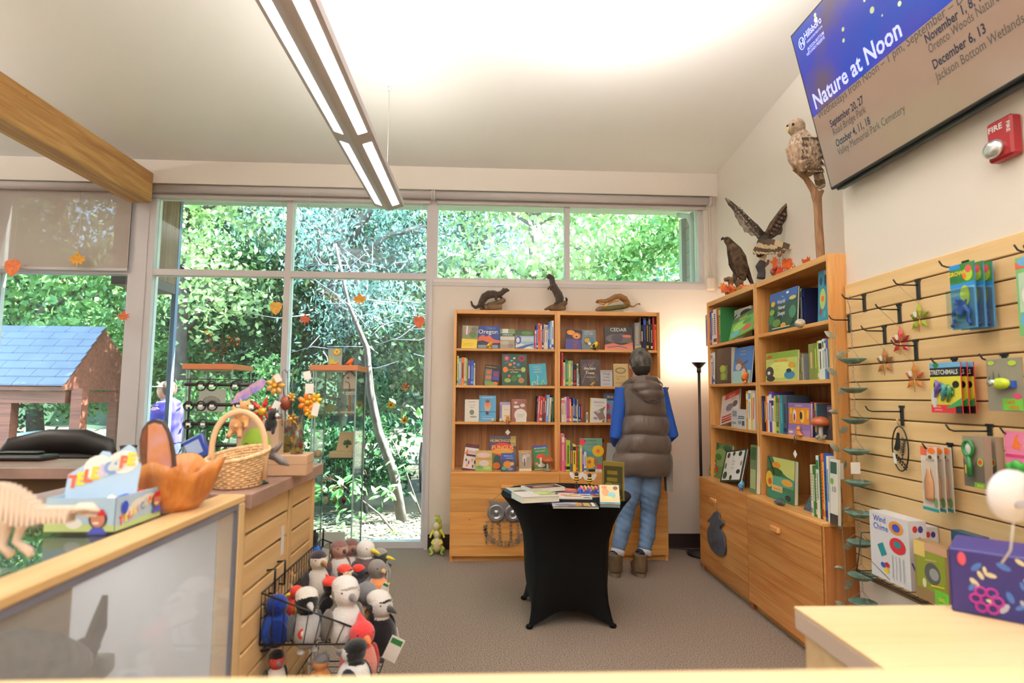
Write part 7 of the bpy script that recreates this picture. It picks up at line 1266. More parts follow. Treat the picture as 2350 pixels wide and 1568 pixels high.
MB().box((-1.24, V0+.02, CZ-.012), (VX-.075, V1-.37, CZ-.006), glass((206, 214, 210), .16, 'vtop', .01)).build('glass_top', r, True)
MB().box((-1.30, V0, .28), (-1.285, V1, CZ-.022), mat((214, 220, 228), .7)).box((-1.285, V0, .28), (VX-.062, V1-.045, .30), mat((206, 208, 214), .7)).box((-1.285, V1-.04, .3), (VX-.062, V1-.03, CZ-.05), mat((220, 224, 230), .7)).build('pale_lining', r, True)
yw = at(150, 1450, X=VX-.14).y; MB().box((-1.28, V0+.05, .31), (VX-.13, yw, CZ-.06), m_mapy, bev=.003).build('wood_block', r, True)
lamp('showcase_fill', 'AREA', (-1.02, 1.08, CZ-.05), 7, (1, .98, .97), (0, 0, 0), shape='RECTANGLE', size=.06, size_y=1.1)  # added fill lamp without a fixture, brightens the case interior
# duck inside
Yd_ = 1.02; r = thing('mounted_duck', 'grey mounted duck with dark brown head and raised tail feathers inside the showcase', 'mounted bird', (-.86, Yd_, .42))
mb = MB(); XD = -.80; g1 = mat((150, 144, 134), .8, var=.25, vscale=30, bump=.3, bscale=60); g2 = mat((84, 60, 44), .8, bump=.3, bscale=60)
def dt(pts, m, seg=12): mb.tube([at(px, py, X=XD+dx) for px, py, rr, dx in pts], [rr for _, _, rr, _ in pts], m, seg)
dt([(-40, 1530, .035, 0), (20, 1515, .05, 0), (90, 1520, .052, 0), (150, 1530, .045, 0), (180, 1525, .03, 0)], g1); dt([(165, 1522, .028, 0), (190, 1498, .024, 0), (204, 1478, .024, 0), (208, 1462, .016, 0)], g2); dt([(212, 1540, .03, .01), (235, 1525, .026, .01), (240, 1500, .02, .01)], g1); mb.fuse('body', r, .006, 3, True)
mb = MB(); a_, b_, c_, d2 = (at(*q_, X=XD+.01) for q_ in ((206, 1470), (222, 1428), (248, 1366), (246, 1440)))
e2 = at(226, 1490, X=XD+.01); mb.add([a_, b_, c_, d2, e2]+[v+Vector((-.012, 0, 0)) for v in (a_, b_, c_, d2, e2)], [(0, 1, 2, 3, 4), (9, 8, 7, 6, 5), (0, 5, 6, 1), (1, 6, 7, 2), (2, 7, 8, 3), (3, 8, 9, 4), (4, 9, 5, 0)], g2); mb.build('tail_feathers', r, True)
MB().cyl((-.02, 0, -.12), (0, 0, .0), .008, m_bar, 8).build('support_rod', r)
# dinosaur skeleton model on the glass
r = thing('dinosaur_model', 'cream wooden dinosaur skeleton model standing on the glass top, out of focus', 'model', (-.95, .98, CZ)); mw = mat((232, 212, 196), .6); Yk = 1.0; b = MB()
def kk(px, py, dy=0.): return at(px, py, Y=Yk)+Vector((0, dy, 0))
b.tube([kk(-60, 1110), kk(-20, 1120), (kk(10, 1140)), kk(50, 1162), kk(100, 1176), kk(170, 1178)], [.006, .006, .007, .007, .006, .005], mw, 6); b.build('spine', r, True)
b = MB(); b.tube([kk(165, 1178), kk(185, 1166), kk(205, 1164), kk(226, 1174)], [(.006, .004), (.016, .008), (.014, .007), (.004, .003)], mw, 8); b.tube([kk(185, 1180), kk(205, 1182), kk(222, 1184)], [(.006, .004), (.006, .004), (.002, .002)], mw, 6); b.build('skull', r, True)
for i in range(17):
    t = i/16; px = -30+t*190; py = 1124+min(1, t*1.6)*54; l_ = .014+.022*math.sin(PI*min(1, t*1.5))*(1-t*.4)
    c = kk(px, py); MB().prism([(-.003, l_*.7), (.003, l_*.7), (.004, 0), (.002, -l_), (-.002, -l_), (-.004, 0)], -.012, .012, mw, Matrix.Translation(c)).build('rib', r, True)
for (pts) in (((20, 1160), (28, 1215), (14, 1250), (44, 1272), (50, 1285)), ((-20, 1160), (-10, 1220), (-20, 1262), (4, 1282))):
    MB().tube([kk(*q_, .02) for q_ in pts], [.012, .008, .006, .007, .005][:len(pts)], mw, 8).build('leg', r, True)
# telescope toy carton
bz0 = CZ; Pa, Pb, Pc = at(100, 1222, Z=bz0), at(262, 1222, Z=bz0), at(365, 1184, Z=bz0); hgt = at(265, 1145, Y=Pb.y).z-bz0
ex = Vector((Pb.x-Pa.x, Pb.y-Pa.y, 0)); ey_ = Vector((Pc.x-Pb.x, Pc.y-Pb.y, 0)); wx, wy = ex.length, ey_.length; rz_ = math.atan2(ex.y, ex.x)
r = thing('toy_carton', 'light blue toy telescope display carton with cloud shaped lettered header', 'box', (Pa.x, Pa.y, bz0+.001), rz_); mc = mat((176, 206, 234), .5)
k = MB(); k.box((0, 0, 0), (wx, .002, hgt), mc); k.box((0, wy-.002, 0), (wx, wy, hgt), mc); k.box((0, 0, 0), (.002, wy, hgt), mc); k.box((wx-.002, 0, 0), (wx, wy, hgt), mc); k.box((0, 0, 0), (wx, wy, .003), mc); k.build('carton', r)
ls = [(226, 90, 60), (240, 214, 60), (226, 100, 60), (240, 200, 60), (200, 190, 220), (120, 150, 200), (206, 214, 210), (236, 100, 60), (240, 210, 60)]
def lettered(w, h, X, sz, u0, v0, dv):
    """TELESCOPE in coloured letters climbing to the right, with a smiling child and a telescope"""
    els = [('e', .5, .62, .2, .2, 'white'), ('e', .68, .7, .2, .18, 'white'), ('e', .35, .5, .18, .15, 'white'), ('p', [(0, 0), (1, 0), (1, .25), (0, .12)], (190, 214, 150))]
    for i, ch in enumerate('TELESCOPE'): els.append(('t', u0+i*.085, v0+i*dv, sz*(1.15 if i in (0, 6) else 1), ch, ls[i], 'CENTER', .05))
    return els
def child_face(cu, cv, s):
    return [('e', cu, cv, .11*s, .24*s, (50, 30, 28)), ('e', cu, cv-.02*s, .085*s, .19*s, (196, 130, 104)), ('p', [(cu-.1*s, cv+.08*s), (cu-.05*s, cv+.24*s), (cu+.06*s, cv+.24*s), (cu+.1*s, cv+.08*s)], (196, 40, 56)), ('e', cu-.02*s, cv-.1*s, .04*s, .03*s, 'white'), ('p', [(cu-.12*s, cv-.38*s), (cu-.05*s, cv-.2*s), (cu+.06*s, cv-.2*s), (cu+.12*s, cv-.38*s)], (80, 90, 190))]
side_els = lettered(wy, hgt, None, .30, .12, .16, .055)+[('e', .16, .66, .07, .2, (40, 70, 190))]+child_face(.88, .6, 1.1)
art_mesh(wy, hgt, side_els, r, 'side_print', X=XF((wx, 0, 0), (0, 0, PI/2)))
art_mesh(wx, hgt, [('p', [(0, 0), (1, 0), (1, .2), (0, .3)], (190, 206, 140)), ('e', .42, .25, .12, .16, 'white')]+child_face(.76, .38, 1.2), r, 'front_print')
hh_ = .085; hm = MB(); hp = [(0, 0), (0, .05), (.2, .07), (.35, .085), (.42, .1), (.52, .098), (.58, .085), (.66, .1), (.78, .115), (.88, .105), (.95, .075), (1, .07), (1, 0)]
HX = XF((0, wy*.30, hgt-.01), (R(-14), 0, R(8))); hm.prism([(u*wx, v*1.05) for u, v in hp], 0, .003, mc, HX); hm.build('header_card', r)
art_mesh(wx, .11, [('e', .4, .62, .2, .25, 'white'), ('e', .74, .72, .22, .24, 'white')]+[('t', .1+i*.095, .22+.055*i, .34, ch, ls[i], 'CENTER', .05) for i, ch in enumerate('TELESCOPE')], r, 'header_print', X=HX)
for i, (u, v, c) in enumerate(((.55, .5, 'red'), (.7, .62, 'blue'), (.8, .75, 'red'), (.62, .85, 'blue'), (.85, .45, 'blue'), (.72, .3, 'white'))):
    q = Vector((u*wx, v*wy, hgt-.012)); t_ = thing('toy_telescope', '%s toy telescope lying in the blue carton, %s from the front' % (c, ORD[i]), 'toy', (0, 0, 0), group=None); Mx = Matrix.Translation(Vector((Pa.x, Pa.y, bz0+.001))) @ Matrix.Rotation(rz_, 4, 'Z')
    t_.location = Mx @ q; t_.rotation_euler = (0, 0, rz_+.5+.3*i); MB().cyl((-.03, 0, 0), (.012, 0, 0), .011, cm(c), 12).build('barrel', t_); MB().cyl((.012, 0, 0), (.04, 0, 0), .008, cm('white' if c != 'white' else 'blue'), 12).build('eyepiece', t_)
# wooden bowl with wavy rim and amber rock slice
pb = at(385, 1168, Z=CZ); r = thing('wooden_bowl', 'orange brown carved wooden bowl with a wavy rim on the counter', 'bowl', (pb.x, pb.y+.0, CZ)); n = 64; vs = []; fs = []; m_bw = wood((206, 136, 66), (176, 100, 40), 2, 0., .4, 1.2, .3); k_ = pb.y/F_PX
rings = [(.070, 0), (.085, .02), (.098, .05), (.108, .085), (.116, .115), (.108, .113), (.098, .085), (.085, .05), (.06, .022), (.001, .018)]
for j, (rr, z) in enumerate(rings):
    for i in range(n):
        a = 2*PI*i/n; fl = 1+(.10*math.sin(5*a+.6)+.05*math.sin(9*a))*min(1, z/.11); zz = z*(1+.14*math.sin(4*a+1)*(z > .05)); vs.append((rr*fl*math.cos(a)*1.0, rr*fl*math.sin(a), zz))
for j in range(len(rings)-1):
    for i in range(n): fs.append((j*n+i, j*n+(i+1) % n, (j+1)*n+(i+1) % n, (j+1)*n+i))
fs.append(tuple(range(n-1, -1, -1))); MB().add(vs, fs, m_bw, True).build('bowl', r)
r = thing('agate_slice', 'tall amber and brown polished shell shaped ornament standing in the wooden bowl', 'ornament', (pb.x, pb.y, CZ+.03)); Ya = pb.y+.01
def pa(px, py): v = at(px, py, Y=Ya); return (v.x-pb.x, v.z-CZ-.03)
ol = [pa(*q_) for q_ in ((333, 1075), (327, 1045), (326, 1010), (332, 985), (344, 968), (360, 962), (376, 966), (388, 984), (396, 1010), (402, 1045), (404, 1070), (385, 1078), (365, 1084), (350, 1080))]
MB().prism(ol, -.002, .014, mat((66, 50, 46), .4, coat=.3)).build('dark_rim', r); inn = [((x-ol[5][0])*.86+ol[5][0]+.004, (z-ol[0][1])*.93+ol[0][1]+.0) for x, z in ol]
MB().prism(inn, -.010, -.0021, mat((200, 130, 70), .15, var=.8, vscale=18, c2=(196, 150, 150), coat=.6)).build('amber_face', r); MB().prism([inn[0], inn[1], inn[2], inn[3], inn[4], ((inn[4][0]+.004), inn[0][1])], -.012, -.0101, mat((110, 56, 24), .1, var=.5, vscale=20, coat=.6)).build('brown_band', r)
MB().box((-.01, 0, -.008), (.01, .012, .03), m_bar).build('foot', r)
# wicker basket
pw = at(528, 1122, Z=CZ); r = thing('wicker_basket', 'pale wicker basket with tall arched handle on the counter', 'basket', (pw.x, pw.y+.05, CZ)); mwk = mat((222, 186, 140), .6, var=.25, vscale=60); b = MB(); nz = 12; RX_, RY_ = .085, .105
for j in range(nz):
    t = j/(nz-1); q = []; 
    for i in range(40): a = 2*PI*i/40; rr = .78+.26*t+.018*(1 if (i+j) % 2 else -1); q.append((RX_*rr*math.cos(a), RY_*rr*math.sin(a), .006+.088*t+.018*t*math.sin(a+.6)))
    b.tube(q, .0052, mwk, 6, closed=True)
b.build('woven_side', r); b = MB(); b.tube([(RX_*1.06*math.cos(2*PI*i/40), RY_*1.06*math.sin(2*PI*i/40), .102+.018*math.sin(2*PI*i/40+.6)) for i in range(40)], .007, mwk, 8, closed=True); b.build('rim', r)
for i in range(20): a = 2*PI*i/20; MB().tube([(RX_*.78*math.cos(a), RY_*.78*math.sin(a), .004), (RX_*1.03*math.cos(a), RY_*1.03*math.sin(a), .098+.016*math.sin(a+.6))], .0035, mwk, 5).build('stake', r)
MB().lathe([(.001, .003), (1, .003), (1, .009), (.001, .009)], mwk, 24, XF((0, 0, 0), (0, 0, 0), (RX_*.78, RY_*.78, 1))).build('basket_base', r)
zt = at(525, 945, Y=pw.y+.05).z-CZ; b = MB(); b.tube([(-RX_*1.0, 0, .02)]+[(-RX_*1.0*math.cos(PI*i/16)*1.0, 0, .10+(zt-.10)*math.sin(PI*i/16)**.8) for i in range(17)]+[(RX_*1.0, 0, .02)], .0075, mat((226, 190, 150), .5), 8, flat=(.8, 1.3)); b.build('handle', r)
def simple(name, label, cat, p, parts, rz=0., **k):
    r = thing(name, label, cat, p, rz, **k)
    for nm, f in parts: m = MB(); f(m); m.build(nm, r)
    return r
q = at(470, 1100, Z=CZ); r = thing('blue_packet', 'shiny blue toy pouch leaning up in the wicker basket', 'packet', (at(478, 1060, Y=pw.y+.05).x, pw.y+.06, CZ+.02), rot=(R(-8), R(-28), 0))
MB().box((-.035, -.006, 0), (.035, .012, .15), mat((24, 60, 150), .3, coat=.4), bev=.004).build('pouch', r); MB().box((-.03, -.008, .09), (.02, -.0062, .135), mat((150, 170, 206), .2)).build('clear_window', r); MB().box((-.034, -.008, .02), (-.012, -.0062, .05), cm('white')).build('price_tag', r); MB().box((-.012, -.009, .01), (.03, -.0062, .075), mat((34, 34, 40), .4)).build('dark_panel', r)
# kraft box with whale tail ornament, black funnel, cup, black dish, printer
p = at(650, 1094, Z=CZ); r = thing('kraft_box', 'plain kraft cardboard box near the end of the counter', 'box', (p.x, p.y+.06, CZ+.001), R(5)); MB().box((-.075, -.06, 0), (.075, .06, .075), mat((196, 160, 128), .7), bev=.003).build('carton', r); MB().box((-.0755, -.0605, .040), (.0755, .0605, .042), mat((160, 124, 96), .7)).build('lid_edge', r)
p = at(596, 1110, Z=CZ); r = thing('whale_tail_stand', 'grey whale tail ornament on a slim black flared stand', 'ornament', (p.x, p.y, CZ)); MB().lathe([(.03, 0), (.022, .006), (.010, .03), (.006, .06), (.008, .075)], mat((24, 28, 34), .15, coat=.5), 20).build('stand', r)
g3 = mat((112, 106, 104), .35); b = MB(); b.tube([(-.006, 0, .085), (.02, 0, .095), (.045, 0, .09), (.07, 0, .075)], [(.012, .010), (.012, .014), (.012, .016), (.006, .006)], g3, 10); b.ell((-.004, 0, .09), (.02, .014, .014), cm('white'), 10, 8); b.tube([(.03, 0, .095), (.055, 0, .12), (.07, 0, .135)], [.012, .010, .003], g3, 8); b.tube([(.04, 0, .092), (.07, 0, .072), (.095, 0, .06)], [.012, .014, .004], g3, 8); b.fuse('whale_tail', r, .003, 2)
p = at(293, 1056, Z=CZ); simple('pen_cup', 'small black cup on the far counter by the grey post', 'cup', (p.x, p.y, CZ+.001), [('cup', lambda m: m.lathe([(.03, 0), (.031, .055), (.034, .056), (.034, .062), (.028, .062), (.027, .004), (.001, .004)], m_blk, 20))])
p = at(430, 1058, Z=CZ); simple('pen_cup', 'wide black pot on the far counter beside the blue pouch', 'cup', (p.x, p.y+.1, CZ+.001), [('cup', lambda m: m.lathe([(.036, 0), (.04, .07), (.036, .07), (.033, .004), (.001, .004)], m_blk, 20))])
p = at(38, 1058, Z=CZ); simple('card_terminal', 'low black device lying on the far counter at the left edge', 'device', (p.x, p.y+.02, CZ+.001), [('housing', lambda m: m.box((-.12, -.05, 0), (.12, .07, .022), m_blk, bev=.008)), ('raised_screen', lambda m: m.box((-.11, .02, .022), (.06, .065, .034), m_blk, bev=.005))])
p = at(140, 1030, Y=3.2); ch = thing('office_chair', 'black rounded chair back behind the far counter', 'chair', (p.x, 3.2, 0)); b = MB(); b.tube([(-.30, 0, p.z-.08), (-.24, .01, p.z), (-.08, .02, p.z+.03), (.1, .02, p.z+.03), (.22, .01, p.z), (.26, 0, p.z-.08)], [(.03, .04), (.04, .06), (.045, .07), (.045, .07), (.04, .06), (.03, .04)], m_blk, 10); b.box((-.26, -.02, p.z-.32), (.24, .03, p.z-.02), m_blk, bev=.02); b.build('backrest', ch); MB().box((-.24, -.45, .46), (.22, .0, .53), m_blk, bev=.03).build('seat', ch); MB().cyl((0, -.2, .08), (0, -.2, .46), .03, m_blk, 10).build('column', ch)
MB().box((-.03, -.02, .44), (.03, .03, p.z-.25), m_blk).build('back_support', ch)
for i in range(5): a = 2*PI*i/5; MB().cyl((0, -.2, .09), (.28*math.cos(a), -.2+.28*math.sin(a), .04), .018, m_blk, 8).build('leg', ch); MB().ell((.28*math.cos(a), -.2+.28*math.sin(a), .025), .025, m_blk, 8, 6).build('caster', ch)
for i, px in enumerate((35, 85)):
    p = at(px, 1148, Y=fy0+.3); r = thing('paper_stack', 'stack of pale papers on the shelf under the far counter, %s one' % ('left' if i == 0 else 'right'), 'paper', (p.x, fy0+.3, CZ-.22)); MB().box((-.08, -.1, 0), (.08, .1, .08), mat((196, 198, 210), .7)).build('sheets', r); MB().box((.082, -.1, 0), (.088, .1, .1), m_blk).build('divider', r)
# bag, plush foxes, gift picks in vases
Yg = 2.18
def at2(px, py, Y=Yg): return at(px, py, Y=Y)
p = at(596, 1062, Y=Yg+.06); r = thing('gift_bag', 'kraft bag with lime green label and lettering at the counter end', 'bag', (p.x, Yg+.06, CZ)); hb = at2(590, 965).z-CZ; MB().prism([(-.075, 0), (.075, 0), (.072, hb), (-.072, hb)], -.03, .03, mat((216, 190, 160), .7)).build('paper_bag', r); a0 = .052
MB().lathe([(.001, -.001), (a0, -.001), (a0, .001), (.001, .001)], mat((160, 200, 60), .5), 28, XF((-.005, -.0318, hb*.52), (PI/2, 0, 0), (1, 1.3, 1))).build('green_label', r)
b = MB(); b.text('Oakland', cm('black'), .026, XF((-.005, -.0345, hb*.5)), 'CENTER', 1., 0); b.build('lettering', r)
p = at(640, 1056, Y=Yg+.24); r = thing('white_gift_bag', 'white paper bag with brown loop handle behind the kraft box', 'bag', (p.x, Yg+.24, CZ)); hb = at(640, 975, Y=Yg+.24).z-CZ; MB().box((-.06, -.02, 0), (.06, .03, hb), mat((226, 214, 206), .7)).build('paper_bag', r); MB().tube([(-.035, -.022, .05), (-.03, -.026, .075), (0, -.027, .088), (.03, -.026, .075), (.035, -.022, .05)], .004, m_bar, 6).build('handle', r); MB().box((-.045, -.024, .012), (.045, -.021, .05), mat((150, 100, 60), .7)).build('woven_band', r)
def plushfox(px, py, c, label, s=1.):
    p = at(px, py, Y=Yg-.02); r = thing('plush_toy', label, 'plush toy', (p.x, Yg-.02, p.z-.03*s)); m = MB(); a = mat(c, .9, bump=.5, bscale=150, sheen=.3); m.ell((0, 0, .02*s), (.028*s, .024*s, .034*s), a, 12, 8); m.ell((.008*s, -.006*s, .062*s), (.024*s, .022*s, .022*s), a, 12, 8); m.tube([(.022*s, -.01*s, .06*s), (.042*s, -.016*s, .056*s)], [.012*s, .004*s], cm('white', rough=.9), 8)
    for s_ in (-1, 1): m.tube([(s_*.014*s, 0, .076*s), (s_*.018*s, 0, .095*s)], [.009*s, .002], a, 6); m.tube([(s_*.016*s, -.01*s, .0), (s_*.02*s, -.03*s, -.02*s)], [.010*s, .009*s], a, 6)
    m.fuse('body', r, .004, 2); MB().ell((.022*s, -.024*s, .066*s), .003*s, m_eye, 6, 5).build('eye', r); return r
for t in (plushfox(545, 970, (206, 150, 100), 'tan plush animal perched on the left of the kraft bag', 1.0), plushfox(560, 952, (214, 160, 100), 'tan and white plush fox on top of the kraft bag', .9), plushfox(622, 968, (24, 24, 26), 'small black plush toy hanging beside the jewelled red flower', .8)): pass
gcol = {'yellow': (236, 190, 50), 'orange': (226, 130, 40), 'red': (200, 50, 30), 'gold': (206, 160, 80), 'brown': (130, 60, 40), 'white': (226, 222, 226)}
def vase(px, pyb, pyt, rr, Y, label, leafc):
    p = at(px, pyb, Z=CZ); h = at(px, pyt, Y=Y).z-CZ; r = thing('glass_vase', label, 'vase', (at(px, pyb, Y=Y).x, Y, CZ+.001)); MB().lathe([(.001, .0), (rr, .0), (rr, h), (rr-.003, h), (rr-.003, .008), (.001, .008)], glass((226, 234, 230), .06, 'vase'), 20).build('glass', r)
    rs = random.Random(int(px)); 
    for i in range(26):
        c = rs.choice(leafc); m = MB(); maple(m, rr*1.5, mat(c, .5), None, .001); o = m.build('silk_leaf', r); a = rs.uniform(0, 6.28); o.location = (rr*.45*math.cos(a), rr*.45*math.sin(a), .02+(h-.04)*i/26); o.rotation_euler = (rs.uniform(-1, 1), rs.uniform(0, 3), rs.uniform(0, 6))
    return r
Yv = 2.24
vase(680, 1070, 955, .022, Yv, 'tall slim glass vase filled with red and orange silk leaves', [(200, 70, 40), (226, 130, 50), (190, 40, 60), (236, 180, 60)])
vase(648, 1060, 950, .038, Yv+.08, 'wider glass vase with autumn leaves behind the slim vase', [(206, 120, 50), (170, 60, 50), (226, 190, 90), (150, 100, 50)])
def pick(px, py, base, kind, c, s, label, Y=Yv):
    p = at(px, py, Y=Y-.03); bp = at(base, 960, Y=Y); r = thing('flower_pick', label, 'ornament', p, group=None); cc = mat(gcol.get(c, c) if isinstance(c, str) else c, .3, metal=.3, coat=.4); MB().tube([(0, .006, 0), ((bp.x-p.x)*.6, .02, (bp.z-p.z)*.5), (bp.x-p.x, .03, (bp.z-p.z)-.03)], .0015, cm('grey'), 5).build('stem', r)
    if kind == 'flower':
        for i in range(7):
            a = 2*PI*i/7; MB().ell((s*.6*math.cos(a), 0, s*.6*math.sin(a)), (s*.42, .006, s*.26), cc, 10, 6, rot=(0, -a, 0)).build('petal', r)
        MB().ell((0, -.006, 0), (s*.28, .008, s*.28), cm('gold', metal=.5), 10, 6).build('flower_centre', r)
    elif kind == 'star':
        for i in range(6):
            a = 2*PI*i/6+.3; d = Vector((math.cos(a), 0, math.sin(a))); n = Vector((-d.z, 0, d.x)); MB().add([d*s*.1, d*s*.5+n*s*.2, d*s*1.15, d*s*.5-n*s*.2, d*s*.5+Vector((0, -.008, 0)), d*s*.5+Vector((0, .006, 0))], [(0, 4, 1), (1, 4, 2), (2, 4, 3), (3, 4, 0), (0, 1, 5), (1, 2, 5), (2, 3, 5), (3, 0, 5)], cc).build('petal', r)
        MB().ell((0, -.006, 0), (s*.3, .01, s*.3), mat((226, 170, 60), .25, metal=.5), 12, 8).build('flower_centre', r)
    else:
        b = MB(); b.ell((0, 0, 0), (s*.5, s*.4, s*.7), cc, 14, 10); b.build('globe', r)
    return r
pick(632, 885, 650, 'flower', 'gold', .036, 'gold and white jewelled bee flower pick at the top of the vases'); pick(603, 945, 650, 'star', 'red', .052, 'large red orange jewelled star flower leaning left')
pick(706, 925, 682, 'flower', 'orange', .038, 'orange jewelled flower pick at the right of the vases'); pick(714, 946, 682, 'flower', 'yellow', .026, 'yellow jewelled flower pick below the orange one'); pick(668, 912, 672, 'flower', 'gold', .018, 'small gold flower pick between the vases'); pick(669, 962, 672, 'star', 'gold', .026, 'gold leaf shaped pick in front of the slim vase')
pick(722, 918, 684, 'flower', 'yellow', .028, 'bright yellow flower pick at the far right of the bunch'); pick(655, 925, 655, 'globe', 'brown', .04, 'dark brown glassy drop pick left of the slim vase')
for i, (px, py, w_, h_) in enumerate(((637, 868, .022, .03), (705, 862, .026, .03), (710, 892, .030, .036), (724, 940, .024, .045), (634, 930, .024, .03))):
    p = at(px, py, Y=Yv-.05); o = MB().box((-w_/2, 0, -h_/2), (w_/2, .001, h_/2), cm('white')).build('price_tag'); o.location = p; o.rotation_euler = (0, R(12*(i-2)), 0); tag(o, 'white swing tag on the jewelled picks, %s from the top' % ORD[i], 'tag')
for i, (px, x2) in enumerate(((648, 655), (660, 662), (672, 668), (716, 685))):
    b = MB(); bp, tp = at(x2, 960, Y=Yv), at(px, 852, Y=Yv); b.tube([bp, bp.lerp(tp, .6), tp, tp+Vector((.01, 0, .006)), tp+Vector((.016, 0, -.006))], .002, mat((110, 110, 114), .3, metal=.6), 5); o = b.build('wire_hook_rod'); tag(o, 'grey wire rod with curled tip standing in the vases, %s from left' % ORD[i], 'rod')
# blue butterfly picks
for i, (px, py, s) in enumerate(((588, 888, 1.), (560, 906, 1.1))):
    p = at(px, py, Y=2.2); r = thing('butterfly_pick', ['upper', 'lower'][i]+' blue and yellow butterfly wing on a stick above the basket', 'ornament', p, rot=(0, R(-25), 0)); mbf = mat((90, 110, 214), .3, var=.6, vscale=26, c2=(226, 170, 170), coat=.3)
    MB().prism([(-.05*s, -.012), (-.02*s, .014), (.03*s, .02), (.04*s, .002), (.02*s, -.014), (-.01*s, -.02)], -.002, .002, mbf).build('wing', r); MB().tube([(.03*s, 0, 0), (.05, .02, -.08), (.06, .05, -.16)], .0015, cm('grey'), 5).build('stick', r)
# eyeglass/bracelet rack with four bars
Yr = 2.52; r = thing('bracelet_rack', 'black four bar rack on the counter holding ring shaped wristbands', 'rack', (at(505, 1050, Y=Yr).x, Yr, CZ)); xa, xb = at(424, 900, Y=Yr).x, at(588, 900, Y=Yr).x; rx0 = at(505, 1050, Y=Yr).x
bars = [883, 929, 973, 1022]
for i, py in enumerate(bars): z = at(500, py, Y=Yr).z; MB().tube([(xa, Yr, z), (xb, Yr, z)], .0075, m_blk, 8).build('bar', r, True)
for x_ in (xa+.01, rx0+.06): MB().cyl((x_, Yr+.02, CZ), (x_, Yr+.02, at(500, 868, Y=Yr).z), .005, m_blk, 8).build('upright', r, True)
MB().box((xa, Yr-.04, CZ), (xb, Yr+.06, CZ+.01), m_blk).build('base', r, True); MB().tube([(xa, Yr, at(500, 871, Y=Yr).z), (xb, Yr, at(500, 871, Y=Yr).z)], .0025, m_blk, 6).build('top_wire', r, True)
for j, (py, xs) in enumerate(((886, (461, 486, 540)), (932, (433, 461, 487, 548, 578)), (974, (433, 466)))):
    for i, px in enumerate(xs):
        p = at(px, py, Y=Yr-.012); w = thing('wristband', 'black wristband with white label on the %s bar of the rack, %s from left' % (('top', 'second', 'third')[j], ORD[i]), 'wristband', p, group='wristbands on the black rack'); MB().tube([(.019*math.cos(2*PI*k/18), 0, .019*math.sin(2*PI*k/18)) for k in range(18)], .0036, m_blk, 6, closed=True).build('band', w); MB().box((-.009, -.005, -.004), (.009, -.004, .005), cm('white')).build('label_strip', w)
# display cases of glass with orange tops
gcase = glass((247, 251, 250), .04, 'case'); m_otop = mat((206, 128, 84), .45); m_edge2 = mat((150, 176, 172), .3)
def case(pxl, pxr, label):
    Y0_, Y1_ = 4.55, 4.93; zt = at(770, 838, Y=Y0_).z; xl, xr = at(pxl, 843, Y=Y0_).x, at(pxr, 843, Y=Y0_).x; r = thing('glass_display_case', label, 'display case', ((xl+xr)/2, (Y0_+Y1_)/2, 0))
    MB().box((xl, Y0_, zt-.042), (xr, Y1_, zt), m_otop, bev=.003).build('top_slab', r, True); MB().box((xl, Y0_, 0), (xr, Y1_, .10), m_otop).build('plinth', r, True); a, b, c, d = xl+.03, xr-.012, Y0_+.015, Y1_-.015
    for bx in (((a, c, .1), (b, c+.005, zt-.042)), ((a, d-.005, .1), (b, d, zt-.042)), ((a, c+.005, .1), (a+.005, d-.005, zt-.042)), ((b-.005, c+.005, .1), (b, d-.005, zt-.042))): MB().box(*bx, gcase).build('glass_side', r, True)
    for x_, y_ in ((a, c), (b, c), (a, d), (b, d), ((a+a+.04)/2, c)): MB().box((x_-.005, y_-.005, .1), (x_+.005, y_+.005, zt-.042), m_edge2).build('corner_strip', r, True)
    zs = [at(770, py, Y=c).z for py in (948, 1053, 1160)]
    for z in zs: MB().box((a+.006, c+.006, z-.006), (b-.006, d-.006, z), glass((240, 248, 245), .05, 'shelf')).build('glass_shelf', r, True)
    return xl, xr, Y0_, Y1_, zt, zs
Lc = case(418, 536, 'tall glass display case with orange top behind the wristband rack'); Rc = case(710, 821, 'tall glass display case with orange top between the counter and window mullion')
m_tan = mat((216, 184, 146), .6)
def onshelf(name, label, cat, px, z, parts, Y=4.68): p = at(px, 900, Y=Y); return simple(name, label, cat, (p.x, Y, z+.001), parts)
zt = Rc[4]; zs = Rc[5]
r = onshelf('picture_block', 'small picture block with yellow daisy and orange fox on the right case top', 'picture', 765, zt, [('panel', lambda m: m.box((-.05, 0, 0), (.055, .015, .135), mat((150, 164, 156), .5)))], 4.66)
p = at(765, 900, Y=4.66); art_mesh(.105, .135, [('e', .45, .12, .4, .1, (206, 110, 60)), ('p', [(.1, .1), (.12, .6), (.3, .3), (.4, .5), (.5, .2), (.8, .3), (.6, .1)], (190, 190, 80))], r, X=XF((-.05, 0, 0)))
for i in range(10): a = 2*PI*i/10; MB().ell((.018+.017*math.cos(a), -.004, .105+.017*math.sin(a)), (.011, .003, .007), mat((240, 196, 60), .5), 8, 5, rot=(0, -a, 0)).build('petal', r)
tinybird(804, 836, 4.62, zt, ('orange', 'gold', 'orange'), 'small orange bird figurine on the right case top', .95)
